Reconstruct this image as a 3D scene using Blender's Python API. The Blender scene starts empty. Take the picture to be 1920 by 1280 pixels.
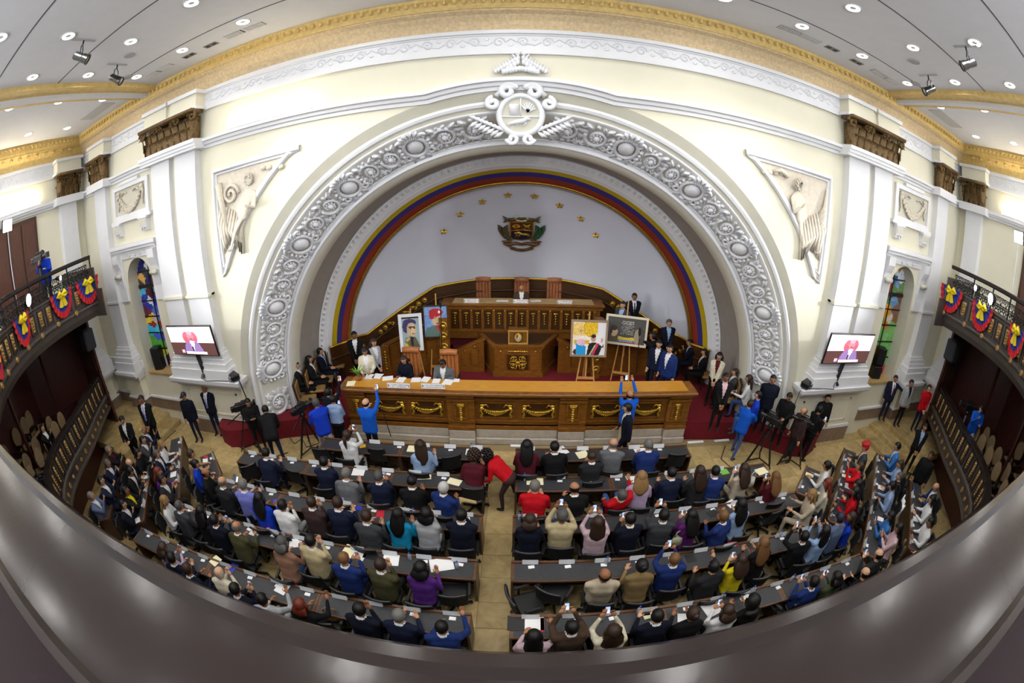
import bpy, bmesh, math, random
import numpy as np
from math import sin, cos, pi, radians, hypot, atan2, sqrt
from mathutils import Vector, Matrix
random.seed(7)
S = bpy.context.scene
COL = S.collection
# ------------------------------------------------------------------ camera
HC = 6.9                                   # lens height above the chamber floor, on the rear gallery
FPX = 800.0; PIT, ROL, YAW = map(radians, (22.4, 0.2, -1.35))
def cam_to_world(d):
    cp, sp, cy, sy = cos(PIT), sin(PIT), cos(YAW), sin(YAW)
    w = (d[0], d[2]*cp + d[1]*sp, -d[2]*sp + d[1]*cp)
    return Vector((w[0]*cy + w[1]*sy, -w[0]*sy + w[1]*cy, w[2]))
cd = bpy.data.cameras.new('camera'); cam = bpy.data.objects.new('camera', cd); COL.objects.link(cam)
cd.type = 'PANO'; cd.sensor_width = 36; cd.clip_start = 0.02; cd.clip_end = 200
try:
    cd.cycles.panorama_type = 'FISHEYE_EQUISOLID'; cd.cycles.fisheye_lens = 15.0; cd.cycles.fisheye_fov = radians(200)
except Exception:
    cd.panorama_type = 'FISHEYE_EQUISOLID'; cd.fisheye_lens = 15.0; cd.fisheye_fov = radians(200)
_r = cam_to_world((cos(ROL), sin(ROL), 0)); _u = cam_to_world((-sin(ROL), cos(ROL), 0)); _f = cam_to_world((0, 0, 1))
cam.matrix_world = Matrix(((_r.x, _u.x, -_f.x, 0), (_r.y, _u.y, -_f.y, 0), (_r.z, _u.z, -_f.z, HC), (0, 0, 0, 1)))
S.camera = cam
def ray(x, y):
    u, v = x-960, 640-y
    u, v = u*cos(ROL) - v*sin(ROL), u*sin(ROL) + v*cos(ROL)
    r = hypot(u, v) + 1e-9; th = 2*math.asin(min(1, r/(2*FPX)))
    return cam_to_world((sin(th)*u/r, sin(th)*v/r, cos(th)))
def at(x, y, ax, val):                     # where a line of sight meets the plane axis = val
    d = ray(x, y); o = Vector((0, 0, HC)); return o + d*((val-o[ax])/d[ax])
# ------------------------------------------------------------------ look
S.view_settings.view_transform = 'Standard'; S.view_settings.look = 'None'
S.view_settings.exposure = 0.1; S.view_settings.gamma = 1.0; S.view_settings.use_curve_mapping = False
W = bpy.data.worlds.new('world'); S.world = W; W.use_nodes = True
W.node_tree.nodes['Background'].inputs[0].default_value = (.93, .96, 1, 1); W.node_tree.nodes['Background'].inputs[1].default_value = 2.6
S.cycles.max_bounces = 4; S.cycles.diffuse_bounces = 2; S.cycles.glossy_bounces = 2; S.cycles.transmission_bounces = 3; S.cycles.sample_clamp_indirect = 4
S.cycles.use_light_tree = False; S.cycles.adaptive_threshold = .04; S.cycles.caustics_reflective = False; S.cycles.caustics_refractive = False
# main dimensions
XC = -0.05; YW = 8.9; ZCEIL = 10.95; XS = 15.7; ZC = 0.9; ZD = 0.6; YB = -4.5
LIGHTK = 0.27; LAMP_P = 110; COVE_P = 30; STAGE_P = 30
def area_light(name, loc, size, power, rot=(0, 0, 0), color=(1, 1, 1), spread=pi, parent=None):
    l = bpy.data.lights.new(name, 'AREA'); l.shape = 'DISK'; l.size = size; l.energy = power*LIGHTK; l.color = color; l.spread = spread
    o = bpy.data.objects.new(name, l); COL.objects.link(o); o.location = loc; o.rotation_euler = rot
    if parent: o.parent = parent
    return o
# ------------------------------------------------------------------ materials
MATS = {}
def mat(name, col, rough=.6, metal=0., var=0., scale=3., bump=0., bscale=40., spec=.5, emit=None, estr=0., kind='noise', col2=None, attr=None, oattr=None, orand=0., stretch=None, coat=0., alpha=None):
    if name in MATS: return MATS[name]
    m = bpy.data.materials.new(name); MATS[name] = m; m.use_nodes = True; nt = m.node_tree; N = nt.nodes; L = nt.links
    b = N['Principled BSDF']; c4 = (*col, 1)
    b.inputs['Base Color'].default_value = c4; b.inputs['Roughness'].default_value = rough; b.inputs['Metallic'].default_value = metal
    b.inputs['Specular IOR Level'].default_value = spec; b.inputs['Coat Weight'].default_value = coat
    src = None
    if attr or oattr:
        a = N.new('ShaderNodeAttribute'); a.attribute_name = attr or oattr; a.attribute_type = 'GEOMETRY' if attr else 'OBJECT'; src = a.outputs['Color']
    if var > 0 or kind != 'noise' or bump > 0:
        tc = N.new('ShaderNodeTexCoord'); vec = tc.outputs['Object']
        if stretch:
            mp = N.new('ShaderNodeMapping'); mp.inputs['Scale'].default_value = stretch; L.new(vec, mp.inputs[0]); vec = mp.outputs[0]
    if var > 0 and kind in ('noise', 'wood', 'marble'):
        nz = N.new('ShaderNodeTexNoise'); nz.inputs['Scale'].default_value = scale; nz.inputs['Detail'].default_value = 4 if kind == 'noise' else 6
        L.new(vec, nz.inputs['Vector']); fac = nz.outputs['Fac']
        if kind == 'marble': nz.inputs['Distortion'].default_value = 1.5
        mx = N.new('ShaderNodeMix'); mx.data_type = 'RGBA'
        cr = N.new('ShaderNodeMapRange'); cr.inputs[1].default_value = .3; cr.inputs[2].default_value = .7; L.new(fac, cr.inputs[0])
        c2 = col2 or tuple(max(0, c*(1-var)) for c in col); c1 = col if col2 else tuple(min(1, c*(1+var*.5)) for c in col)
        L.new(cr.outputs[0], mx.inputs[0]); mx.inputs[6].default_value = (*c1, 1); mx.inputs[7].default_value = (*c2, 1)
        if src is not None:
            ml = N.new('ShaderNodeMix'); ml.data_type = 'RGBA'; ml.blend_type = 'MULTIPLY'; ml.inputs[0].default_value = 1
            mx.inputs[6].default_value = (1, 1, 1, 1); mx.inputs[7].default_value = (1-var,)*3+(1,)
            L.new(src, ml.inputs[6]); L.new(mx.outputs[2], ml.inputs[7]); src = ml.outputs[2]
        else: src = mx.outputs[2]
    if orand > 0:
        oi = N.new('ShaderNodeObjectInfo'); mr = N.new('ShaderNodeMapRange'); mr.inputs[3].default_value = 1-orand; mr.inputs[4].default_value = 1+orand*.4
        L.new(oi.outputs['Random'], mr.inputs[0]); hs = N.new('ShaderNodeHueSaturation'); L.new(mr.outputs[0], hs.inputs['Value'])
        if src is not None: L.new(src, hs.inputs['Color'])
        else: hs.inputs['Color'].default_value = c4
        src = hs.outputs[0]
    if src is not None:
        L.new(src, b.inputs['Base Color'])
        if emit == 'src': L.new(src, b.inputs['Emission Color']); b.inputs['Emission Strength'].default_value = estr
    if emit and emit != 'src': b.inputs['Emission Color'].default_value = (*emit, 1); b.inputs['Emission Strength'].default_value = estr
    if bump > 0:
        nb = N.new('ShaderNodeTexNoise'); nb.inputs['Scale'].default_value = bscale; nb.inputs['Detail'].default_value = 3; L.new(vec, nb.inputs['Vector'])
        bp = N.new('ShaderNodeBump'); bp.inputs['Strength'].default_value = bump; bp.inputs['Distance'].default_value = .02
        L.new(nb.outputs['Fac'], bp.inputs['Height']); L.new(bp.outputs[0], b.inputs['Normal'])
    if alpha is not None: b.inputs['Alpha'].default_value = alpha
    return m
# ------------------------------------------------------------------ mesh building
class MB:
    def __init__(s): s.v = []; s.f = []; s.m = []; s.c = []
    def add(s, V, F, mi=0, col=None):
        o = len(s.v); s.v += [tuple(p) for p in V]; s.f += [tuple(i+o for i in f) for f in F]; s.m += [mi]*len(F)
        if col is not None: s.c += [col]*len(F)
        return s
    def box(s, x0, x1, y0, y1, z0, z1, mi=0, col=None):
        return s.add([(x0,y0,z0),(x1,y0,z0),(x1,y1,z0),(x0,y1,z0),(x0,y0,z1),(x1,y0,z1),(x1,y1,z1),(x0,y1,z1)],
                     [(0,3,2,1),(4,5,6,7),(0,1,5,4),(1,2,6,5),(2,3,7,6),(3,0,4,7)], mi, col)
    def bbox(s, x0, x1, y0, y1, z0, z1, b=.02, mi=0):      # box with bevelled top/bottom rims
        R = []
        for z, i in ((z0, b), (z0+b, 0), (z1-b, 0), (z1, b)):
            R.append([(x0+i,y0+b,z),(x0+b,y0+i,z),(x1-b,y0+i,z),(x1-i,y0+b,z),(x1-i,y1-b,z),(x1-b,y1-i,z),(x0+b,y1-i,z),(x0+i,y1-b,z)])
        return s.loft(R, True, True, True, mi)
    def obox(s, c, a, b, d, mi=0):                        # oriented box, half vectors
        c, a, b, d = map(Vector, (c, a, b, d))
        V = [c-a-b-d, c+a-b-d, c+a+b-d, c-a+b-d, c-a-b+d, c+a-b+d, c+a+b+d, c-a+b+d]
        F = [(0,3,2,1),(4,5,6,7),(0,1,5,4),(1,2,6,5),(2,3,7,6),(3,0,4,7)]
        if a.cross(b).dot(d) < 0: F = [f[::-1] for f in F]
        return s.add(V, F, mi)
    def bar(s, p, q, w, h, up=(0,0,1), mi=0):
        p, q = Vector(p), Vector(q); d = q-p; t = d.normalized(); up = Vector(up)
        if abs(t.dot(up)) > .98: up = Vector((1,0,0)) if abs(t.x) < .9 else Vector((0,1,0))
        x = t.cross(up).normalized(); y = x.cross(t)
        return s.obox((p+q)/2, x*w/2, t*d.length/2, y*h/2, mi)
    def loft(s, rings, close=True, cap0=False, cap1=False, mi=0, loop=False):
        n = len(rings[0]); V = [p for r in rings for p in r]; F = []; k = len(rings)
        for i in range(k if loop else k-1):
            a, b2 = i*n, ((i+1) % k)*n
            for j in range(n if close else n-1):
                j2 = (j+1) % n; F.append((a+j, a+j2, b2+j2, b2+j))
        if cap0: F.append(tuple(range(n-1, -1, -1)))
        if cap1: F.append(tuple((k-1)*n+j for j in range(n)))
        return s.add(V, F, mi)
    def tube(s, pts, r, n=6, mi=0, cap=True, loop=False, up=None):
        pts = [Vector(p) for p in pts]; k = len(pts); rs = r if isinstance(r, (list, tuple)) else [r]*k
        R = []; ref = None
        for i, p in enumerate(pts):
            t = (pts[(i+1) % k]-pts[i-1]) if loop else (pts[min(i+1, k-1)]-pts[max(i-1, 0)])
            t = t.normalized() if t.length > 1e-9 else Vector((0,0,1))
            if ref is None or up: ref = Vector(up) if up else (Vector((0,0,1)) if abs(t.z) < .9 else Vector((1,0,0)))
            x = ref - t*ref.dot(t)
            x = x.normalized() if x.length > 1e-5 else t.orthogonal().normalized()
            ref = x; y = t.cross(x)
            R.append([p + (x*cos(2*pi*j/n) + y*sin(2*pi*j/n))*rs[i] for j in range(n)])
        return s.loft(R, True, cap and not loop, cap and not loop, mi, loop)
    def ell(s, c, r, n=10, m=6, mi=0, M=None):
        V = []; F = []; c = Vector(c); r = (r, r, r) if isinstance(r, (int, float)) else r
        for i in range(1, m):
            t = pi*i/m
            for j in range(n):
                a = 2*pi*j/n; p = Vector((sin(t)*cos(a)*r[0], sin(t)*sin(a)*r[1], cos(t)*r[2])); V.append(c + (M @ p if M else p))
        top = Vector((0,0,r[2])); V.append(c+(M@top if M else top)); V.append(c-(M@top if M else top))
        for i in range(m-2):
            for j in range(n):
                a, b2 = i*n, (i+1)*n; F.append((a+j, b2+j, b2+(j+1) % n, a+(j+1) % n))
        for j in range(n): F.append((len(V)-2, j, (j+1) % n)); F.append((len(V)-1, (m-2)*n+(j+1) % n, (m-2)*n+j))
        return s.add(V, F, mi)
    def lathe(s, prof, n=12, c=(0,0,0), ax=2, mi=0, cap=True):
        R = []
        for r, h in prof:
            ring = []
            for j in range(n):
                a = 2*pi*j/n
                p = (r*cos(a), r*sin(a), h) if ax == 2 else ((h, r*cos(a), r*sin(a)) if ax == 0 else (r*sin(a), h, r*cos(a)))
                ring.append((c[0]+p[0], c[1]+p[1], c[2]+p[2]))
            R.append(ring)
        return s.loft(R, True, cap, cap, mi)
    def prism(s, poly, d0, d1, f=lambda a, b, d: (a, d, b), mi=0):     # polygon extruded from d0 to d1; default plane xz, depth y
        n = len(poly); A = [f(a, b, d0) for a, b in poly]; B = [f(a, b, d1) for a, b in poly]
        F = [tuple(range(n)), tuple(range(2*n-1, n-1, -1))] + [(i, i+n, (i+1) % n+n, (i+1) % n) for i in range(n)]
        return s.add(A+B, F, mi)
    def sweep(s, path, prof, mi=0, loop=False, cap=True):   # path: (x, y, nx, ny) plan points with outward normal; prof: (out, z)
        R = [[(x+nx*o, y+ny*o, z) for o, z in prof] for x, y, nx, ny in path]
        return s.loft(R, True, cap and not loop, cap and not loop, mi, loop)
    def xf(s, M):
        s.v = [tuple(M @ Vector(p)) for p in s.v]; return s
    def join(s, o, M=None, mi=None):
        s.add([M @ Vector(p) for p in o.v] if M else o.v, o.f); s.m[-len(o.f):] = [mi]*len(o.f) if mi is not None else o.m; return s
    def mesh(s, name, mats=(), smooth=False, fix=True):
        me = bpy.data.meshes.new(name); me.from_pydata(s.v, [], s.f)
        for m in (mats if isinstance(mats, (list, tuple)) else [mats]): me.materials.append(m)
        if any(s.m): me.polygons.foreach_set('material_index', s.m)
        if s.c:
            ca = me.color_attributes.new('paint', 'FLOAT_COLOR', 'CORNER'); arr = []
            for p, c in zip(s.f, s.c): arr += (list(c)+[1])*len(p)
            ca.data.foreach_set('color', arr)
        if fix:
            bm = bmesh.new(); bm.from_mesh(me); bmesh.ops.recalc_face_normals(bm, faces=bm.faces); bm.to_mesh(me); bm.free()
        if smooth: me.polygons.foreach_set('use_smooth', [True]*len(me.polygons))
        me.update(); return me
    def obj(s, name, mats, parent=None, smooth=False, fix=True):
        return link(name, s.mesh(name, mats, smooth, fix), parent)
def link(name, me, parent=None, loc=None, rot=None, sc=None):
    o = bpy.data.objects.new(name, me); COL.objects.link(o)
    if parent: o.parent = parent
    if loc is not None: o.location = loc
    if rot is not None: o.rotation_euler = rot
    if sc is not None: o.scale = sc if isinstance(sc, (tuple, list)) else (sc,)*3
    return o
def tag(o, label, cat, group=None):
    o['label'] = label; o['category'] = cat
    if group: o['group'] = group
    return o
def thing(name, label, cat, loc=(0,0,0), rz=0, group=None):
    o = bpy.data.objects.new(name, None); COL.objects.link(o); o.location = loc; o.rotation_euler = (0, 0, rz); o.empty_display_size = .1
    return tag(o, label, cat, group)
def struct(o): o['kind'] = 'structure'; return o
def stuff(o): o['kind'] = 'stuff'; return o
def sroot(name, loc=(0,0,0)):
    o = bpy.data.objects.new(name, None); COL.objects.link(o); o.location = loc; return struct(o)
def dup(root, loc=None, rz=None, label=None, group=None, sc=None):
    r = root.copy(); COL.objects.link(r)
    if loc is not None: r.location = loc
    if rz is not None: r.rotation_euler = (0, 0, rz)
    if label: r['label'] = label
    if group: r['group'] = group
    if sc: r.scale = (sc,)*3
    for ch in list(root.children):
        c = ch.copy(); COL.objects.link(c); c.parent = r
        for g in ch.children:
            d = g.copy(); COL.objects.link(d); d.parent = c
    return r
def arc(c, r, a0, a1, n): return [(c[0]+r*cos(a0+(a1-a0)*i/n), c[1]+r*sin(a0+(a1-a0)*i/n)) for i in range(n+1)]
def spiral(c, r0, r1, a0, turns, n=20):
    return [(c[0]+(r0+(r1-r0)*i/n)*cos(a0+turns*2*pi*i/n), c[1]+(r0+(r1-r0)*i/n)*sin(a0+turns*2*pi*i/n)) for i in range(n+1)]
# palette (linear)
def srgb(r, g, b):
    f = lambda c: (c/255/12.92 if c/255 <= .04045 else ((c/255+.055)/1.055)**2.4); return (f(r), f(g), f(b))
m_cream = mat('cream_plaster', srgb(238,233,210), .75, var=.03, scale=1.5)
m_white = mat('white_plaster', srgb(240,240,242), .6, var=.03, scale=2, bump=.03)
m_greyp = mat('grey_cream_plaster', srgb(214,210,192), .75, var=.04)
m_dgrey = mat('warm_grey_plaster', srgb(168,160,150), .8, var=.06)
m_ceil = mat('ceiling_paint', srgb(240,241,246), .8, var=.02)
m_gold_and_light = mat('gold_paint_and_warm_light', srgb(238,204,128), .55, var=.16, scale=9, bump=.5, bscale=26)  # true gold bands; on the lower side coves it paints in warm light
m_tan_paint = mat('tan_cornice_paint', srgb(230,204,160), .6, var=.18, scale=14, bump=.6, bscale=30)
m_bronze = mat('bronze_gilt', srgb(112,86,46), .45, .35, var=.5, scale=14, bump=.4)
m_gold = mat('gilt', srgb(212,168,60), .3, .75, var=.25, scale=20)
m_oak = mat('honey_oak', srgb(128,80,26), .35, var=.45, scale=5, kind='wood', stretch=(1,1,9))
m_oakd = mat('dark_oak', srgb(70,42,15), .35, var=.4, scale=5, kind='wood', stretch=(1,1,8))
m_oakl = mat('light_oak_top', srgb(206,146,48), .3, var=.2, scale=4, kind='wood', stretch=(1,8,8))
m_walnut = mat('walnut', srgb(74,50,36), .35, var=.4, scale=5, kind='wood', stretch=(1,8,8))
m_deskwood = mat('desk_walnut', srgb(98,68,48), .35, var=.35, scale=5, kind='wood', stretch=(1,8,8))
m_mahog = mat('mahogany_panel', srgb(70,34,28), .4, var=.35, scale=4, kind='wood', stretch=(6,6,1))
m_balc = mat('balcony_lacquer', srgb(74,66,62), .32, var=.12, scale=5)
m_rail = mat('polished_rail', srgb(44,37,35), .19, var=.2, scale=3, bump=.012, bscale=40, spec=.16)
m_iron = mat('black_iron', srgb(26,26,28), .45, .3)
m_black = mat('black_leather', srgb(24,24,26), .45, var=.3, scale=12)
m_blackm = mat('black_mesh_fabric', srgb(18,18,20), .75, var=.2, scale=60)
m_blackp = mat('black_plastic', srgb(20,20,22), .35)
m_inlay = mat('desk_leather_inlay', srgb(52,53,57), .55, var=.15, scale=12)
m_trav = mat('travertine', srgb(206,184,132), .35, kind='marble', var=.4, scale=2.2, col2=srgb(168,140,88), orand=.22)
m_stone = mat('grey_brown_stone', srgb(176,166,152), .5, var=.15, scale=8)
m_stoneb = mat('brown_marble', srgb(140,118,100), .4, var=.25, scale=4, kind='marble')
m_carpet = mat('crimson_carpet', srgb(116,8,26), .95, var=.35, scale=20, bump=.3, bscale=120)
m_carpetd = mat('maroon_carpet', srgb(86,8,26), .95, var=.35, scale=20)
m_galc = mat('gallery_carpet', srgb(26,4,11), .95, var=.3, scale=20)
m_tymp = mat('tympanum_white', srgb(220,222,234), .8, var=.03, scale=1.2, bump=.05, bscale=3)
m_fy = mat('mosaic_yellow', srgb(204,176,8), .6, var=.25, scale=60)
m_fb = mat('mosaic_blue', srgb(52,44,120), .6, var=.25, scale=60)
m_fr = mat('mosaic_red', srgb(142,50,30), .6, var=.25, scale=60)
m_relief = mat('relief_white', srgb(244,245,248), .55, bump=.05); m_rground = mat('relief_ground_paint', srgb(228,226,214), .7, var=.04)
m_statue = mat('relief_cream', srgb(224,214,196), .7, var=.12, scale=10)
m_paint = mat('painted_print', (1,1,1), .5, attr='paint')
m_paper = mat('paper', srgb(240,240,240), .8)
m_papery = mat('cream_paper', srgb(244,236,196), .8)
m_acryl = mat('clear_acrylic', srgb(225,228,232), .15, spec=.7)
m_chrome = mat('chrome', srgb(180,182,186), .2, 1.)
m_lamp = mat('downlight_glow', (1,1,1), .5, emit=(1,.97,.92), estr=14); m_lamp.cycles.emission_sampling = 'NONE'
# ================================================================== ROOM SHELL
def rect(name, pts, m, root=None):
    o = MB().add(pts, [tuple(range(len(pts)))]).obj(name, m, root, fix=False); return o if root else struct(o)
# floor slab (grout) with travertine tiles
floor = MB().box(-XS, XS, -4.5, 16, -.1, -.012).obj('floor', mat('floor_grout', srgb(150,130,92), .8)); struct(floor)
tile_me = MB().bbox(-.297, .297, -.297, .297, -.03, 0, .004).mesh('floor_tile', m_trav)
tl = []
for i in range(-21, 22):
    for j in range(0, 12):
        x, y = i*.6-.4, 2.2+j*.6
        if -.9 < x+.3 and x-.3 < 0 or (y > 5.6 and abs(x) > 4.4+max(0, (7.6-y))*1.4 and abs(x) < 12.4): tl.append((x, y, 0))
        else: tl.append((x, y, 1))
nt = 0; rest = MB()
for x, y, k in tl:
    if k == 0 and nt < 230: link('floor_tile', tile_me, floor, (x, y, 0), (0, 0, random.choice((0, pi/2, pi, -pi/2)))); nt += 1
    else: rest.box(x-.297, x+.297, y-.297, y+.297, -.03, 0)
stuff(rest.obj('floor_tiles', m_trav, floor))
# front wall with the great arch and two window niches cut through it
RA = 7.88; WX = 11.97; WR = .78; WZ0 = 1.98; WZ1 = 5.12
def wall_front():
    b = MB(); xs = sorted(set([-XS, XS] + [round(XC+RA*cos(pi*i/72), 4) for i in range(73)] + [round(s*WX+WR*cos(pi*i/12), 4) for s in (-1, 1) for i in range(13)]))
    top = 10.25
    for x0, x1 in zip(xs, xs[1:]):
        xm = (x0+x1)/2; q = lambda za0, za1, zb0, zb1: b.add([(x0,YW,za0),(x1,YW,za1),(x1,YW,zb1),(x0,YW,zb0)], [(0,1,2,3)])
        if abs(xm-XC) < RA:
            f = lambda x: ZC + sqrt(max(0, RA*RA-(x-XC)**2)); q(f(x0), f(x1), top, top)
        else:
            w = [s for s in (-1, 1) if abs(xm-s*WX) < WR]
            if w:
                f = lambda x: WZ1 + sqrt(max(0, WR*WR-(x-w[0]*WX)**2)); q(0, 0, WZ0, WZ0); q(f(x0), f(x1), top, top)
            else: q(0, 0, top, top)
    return b
struct(wall_front().obj('wall_front', m_cream, fix=False))
for s, nm in ((-1, 'left'), (1, 'right')):
    rect('wall_'+nm, [(s*XS,-4.5,0),(s*XS,YW,0),(s*XS,YW,10.25),(s*XS,-4.5,10.25)], m_cream)
rect('wall_back', [(-XS,YB,0),(XS,YB,0),(XS,YB,5.4),(-XS,YB,5.4)], m_cream)  # kept low; opening above the gallery is made to let world light in
ceil = MB().box(-XS, XS, YB, YW, ZCEIL, ZCEIL+.1).obj('ceiling', m_ceil); struct(ceil)
# cornice cove between walls and ceiling: lower patterned tan coves, upper gold egg band
def cove(name, pts, m1, m2):
    # pts: path (x,y,nx,ny) along the wall, normal to the inside
    b = MB(); p = [(0,10.18),(.05,10.2),(.06,10.24),(.1,10.42),(.19,10.56),(.3,10.62),(.3,10.66)]
    b.sweep(pts, p+[(0,10.66)], 0); b.sweep(pts, [(0,10.66),(.33,10.66),(.36,10.72),(.4,10.84),(.46,10.88),(.46,10.97),(0,10.97)], 1)
    return struct(b.obj(name, [m1, m2]))
cove('trim_1', [(-XS,YW,0,-1),(XS,YW,0,-1)], m_tan_paint, m_gold_and_light)
for s in (-1, 1): cove('trim_%d' % (2+(s > 0)), [(s*XS,YB,-s,0),(s*XS,YW,-s,0)], m_gold_and_light, m_gold_and_light)  # lower side coves gold too: warm light put into their colour
# small gold beads of the egg band
eb = MB()
for i in range(150): eb.ell((-15+i*.2, YW-.44, 10.82), (.05,.05,.07), 6, 4)
for s in (-1, 1):
    for i in range(40): eb.ell((s*(XS-.44), 8.3-i*.2, 10.82), (.05,.05,.07), 6, 4)
    for i in range(14): eb.ell((s*(XS-.22), 8.1-i*.42, 10.52), (.07,.1,.06), 6, 4)
stuff(eb.obj('egg_beads', m_gold_and_light, ceil))
# ceiling beams (gold, with a white fillet), running towards the galleries
for k, s in enumerate((-1, 1)):
    b = MB().box(s*10.05, s*10.55, YB, YW-.4, ZCEIL-.12, ZCEIL+.02, 0).box(s*10.72, s*11.12, YB, YW-.4, ZCEIL-.12, ZCEIL+.02, 0).box(s*10.5, s*10.75, YB, YW-.4, ZCEIL-.2, ZCEIL+.01, 1)
    struct(b.obj('trim_%d' % (4+k), [m_gold_and_light, m_ceil]))
gr = mat('ceiling_groove', srgb(96,96,104), .8)
for y in (.1, 2.45, 4.63, 6.9): MB().box(-10.05, 10.05, y-.018, y+.018, ZCEIL-.004, ZCEIL+.02).obj('groove', gr, ceil)
# frieze, wall cornice with its arched rise over the medallion
def xsweep(b, path, prof, mi=0):   # path in the xz plane with up-normal, prof (out towards the hall, up)
    R = []
    for i, (x, z) in enumerate(path):
        a = path[max(0, i-1)]; c = path[min(len(path)-1, i+1)]; t = Vector((c[0]-a[0], c[1]-a[1])).normalized(); n = Vector((-t.y, t.x))
        if n.y < 0: n = -n
        R.append([(x+n.x*u, YW-o, z+n.y*u) for o, u in prof])
    return b.loft(R, True, True, True, mi)
cpath = [(-XS, 8.65), (-2.3, 8.65)] + [(XC+8.0*cos(a), .9+8.0*sin(a)) for a in [pi/2+.245-.49*i/16 for i in range(17)]] + [(2.2, 8.65), (XS, 8.65)]
b = MB(); xsweep(b, cpath, [(0,-.14),(.06,-.14),(.07,-.06),(.13,-.04),(.15,.03),(.22,.05),(.22,.13),(0,.13)])
struct(b.obj('trim_6', m_white))
b = MB()
for z0, z1, o in ((9.6,9.68,.08),(9.68,9.74,.05),(9.74,10.06,.025),(10.06,10.1,.05),(10.1,10.19,.1)): b.box(-XS, XS, YW-o, YW, z0, z1)
fr = b.obj('trim_7', m_white); struct(fr)
b = MB()
for i in range(-30, 31):
    x = i*.5; f = 1 if i % 2 else -1
    sp = [(p[0], YW-.03, p[1]) for p in spiral((x, 9.9), .13, .03, 0 if f > 0 else pi, 1.3*f, 12)]
    b.tube(sp, .022, 4); b.tube([(x+.13*f, YW-.03, 9.9), (x+.25, YW-.03, 9.9+.08*f), (x+.37, YW-.03, 9.9)], .018, 4)
    b.ell((x+.25, YW-.03, 9.9-.07*f), (.06,.02,.035), 6, 4)
stuff(b.obj('frieze_scrolls', m_relief, fr))
for s in (-1, 1):
    b = MB()
    for z0, z1, o in ((9.6,9.68,.08),(9.68,9.74,.05),(9.74,10.06,.025),(10.06,10.1,.05),(10.1,10.19,.1),(8.52,8.6,.07),(8.6,8.68,.14),(8.68,8.78,.2)): b.box(*sorted((s*XS, s*(XS-o))), YB, YW, z0, z1)
    fw = struct(b.obj('trim_%d' % (8+(s > 0)), m_white)); b = MB()
    for i in range(20):
        y = 8.0-i*.4; b.tube([(s*(XS-.03), y+.2*u, 9.9+.12*sin(u*pi*2)) for u in [k/8-.5 for k in range(9)]], .022, 4)
        b.ell((s*(XS-.03), y, 9.9), (.02,.05,.05), 6, 4)
    stuff(b.obj('frieze_scrolls', m_relief, fw))
# ------------------------------------------------------------------ the great arch
def ring(R, y, z0=ZD, n=72):
    return [(XC-R, y, z0)] + [(XC-R*cos(pi*i/n), y, ZC+R*sin(pi*i/n)) for i in range(n+1)] + [(XC+R, y, z0)]
def band(name, prof, m, parent=None, smooth=True):
    o = MB().loft([ring(R, y) for R, y in prof], close=False).obj(name, m, parent, smooth, fix=False)
    return o if parent else struct(o)
band('trim_10', [(7.9,8.88),(7.86,8.9),(7.74,8.96),(7.66,9.02)], m_greyp)
arch = band('trim_11', [(7.66,9.02),(7.66,8.96),(7.6,8.93),(7.54,8.96),(7.53,9.02)], m_white, smooth=False)
band('arch_groove', [(7.53,9.02),(7.45,9.06)], m_greyp, arch); band('arch_fillet', [(7.45,9.06),(7.44,9.02),(7.41,9.02),(7.38,9.08)], m_white, arch)
band('relief_ground', [(7.38,9.08),(6.9,9.84)], m_rground, arch)
band('inner_frame', [(6.9,9.84),(6.89,9.79),(6.86,9.8),(6.84,9.85),(6.8,9.8),(6.74,9.8),(6.71,9.87)], m_white, arch, False)
band('trim_12', [(6.71,9.87),(6.6,9.98),(6.59,10.24)], m_greyp)
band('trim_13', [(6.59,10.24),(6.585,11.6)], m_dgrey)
dentil = band('trim_14', [(6.585,11.6),(6.55,11.56),(6.38,11.66),(6.34,11.71),(6.3,11.74),(6.24,11.84),(6.21,11.89)], m_white, smooth=False)
flag = sroot('trim_15')
band('yellow_band', [(6.21,11.89),(6.11,12.08)], m_fy, flag); band('blue_band', [(6.11,12.08),(5.98,12.2)], m_fb, flag); band('red_band', [(5.98,12.2),(5.82,12.42)], m_fr, flag)
band('gold_fillet', [(5.82,12.42),(5.83,12.38),(5.79,12.38),(5.76,12.46)], m_gold, flag)
b = MB()
for i in range(110):
    a = pi*(i+.5)/110; b.obox((XC+6.46*cos(a), 11.6, ZC+6.46*sin(a)), (-.03*sin(a), 0, .03*cos(a)), (.05*cos(a), .02, .05*sin(a)), (0,.03,0))
stuff(b.obj('dentils', m_white, dentil))
# apse: shallow concave shell behind the flag ring
AR = 5.78; AY = 12.44; AD = 2.7
def apse_y(x, z):
    r = hypot(x-XC, max(0, z-ZC))/AR; return AY + AD*max(0, 1-r*r)**.8
def apse_hit(px, py):
    d = ray(px, py); lo, hi = 5., 30.
    for _ in range(50):
        t = (lo+hi)/2; p = Vector((0, 0, HC)) + d*t
        if p.y > apse_y(p.x, p.z): hi = t
        else: lo = t
    return Vector((0, 0, HC)) + d*lo
def apse_n(p):
    e = .02; return Vector((apse_y(p.x+e, p.z)-apse_y(p.x-e, p.z), -2*e, apse_y(p.x, p.z+e)-apse_y(p.x, p.z-e))).normalized()
R = []
for k in range(15):
    f = 1-k/14*.999; f = sin(f*pi/2)
    row = []
    for x, _, z in ring(AR*f, 0, ZC, 60)[1:-1]: row.append((x, apse_y(x, z), z))
    row = [(row[0][0], row[0][1], ZD-.1)] + row + [(row[-1][0], row[-1][1], ZD-.1)]; R.append(row)
struct(MB().loft(R, close=False).obj('wall_apse', m_tymp, None, True, fix=False))
struct(MB().loft([ring(AR-.06, AY-.02), ring(AR-.02, AY+.3)], close=False).obj('trim_16', m_gold, None, True, False))
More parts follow.
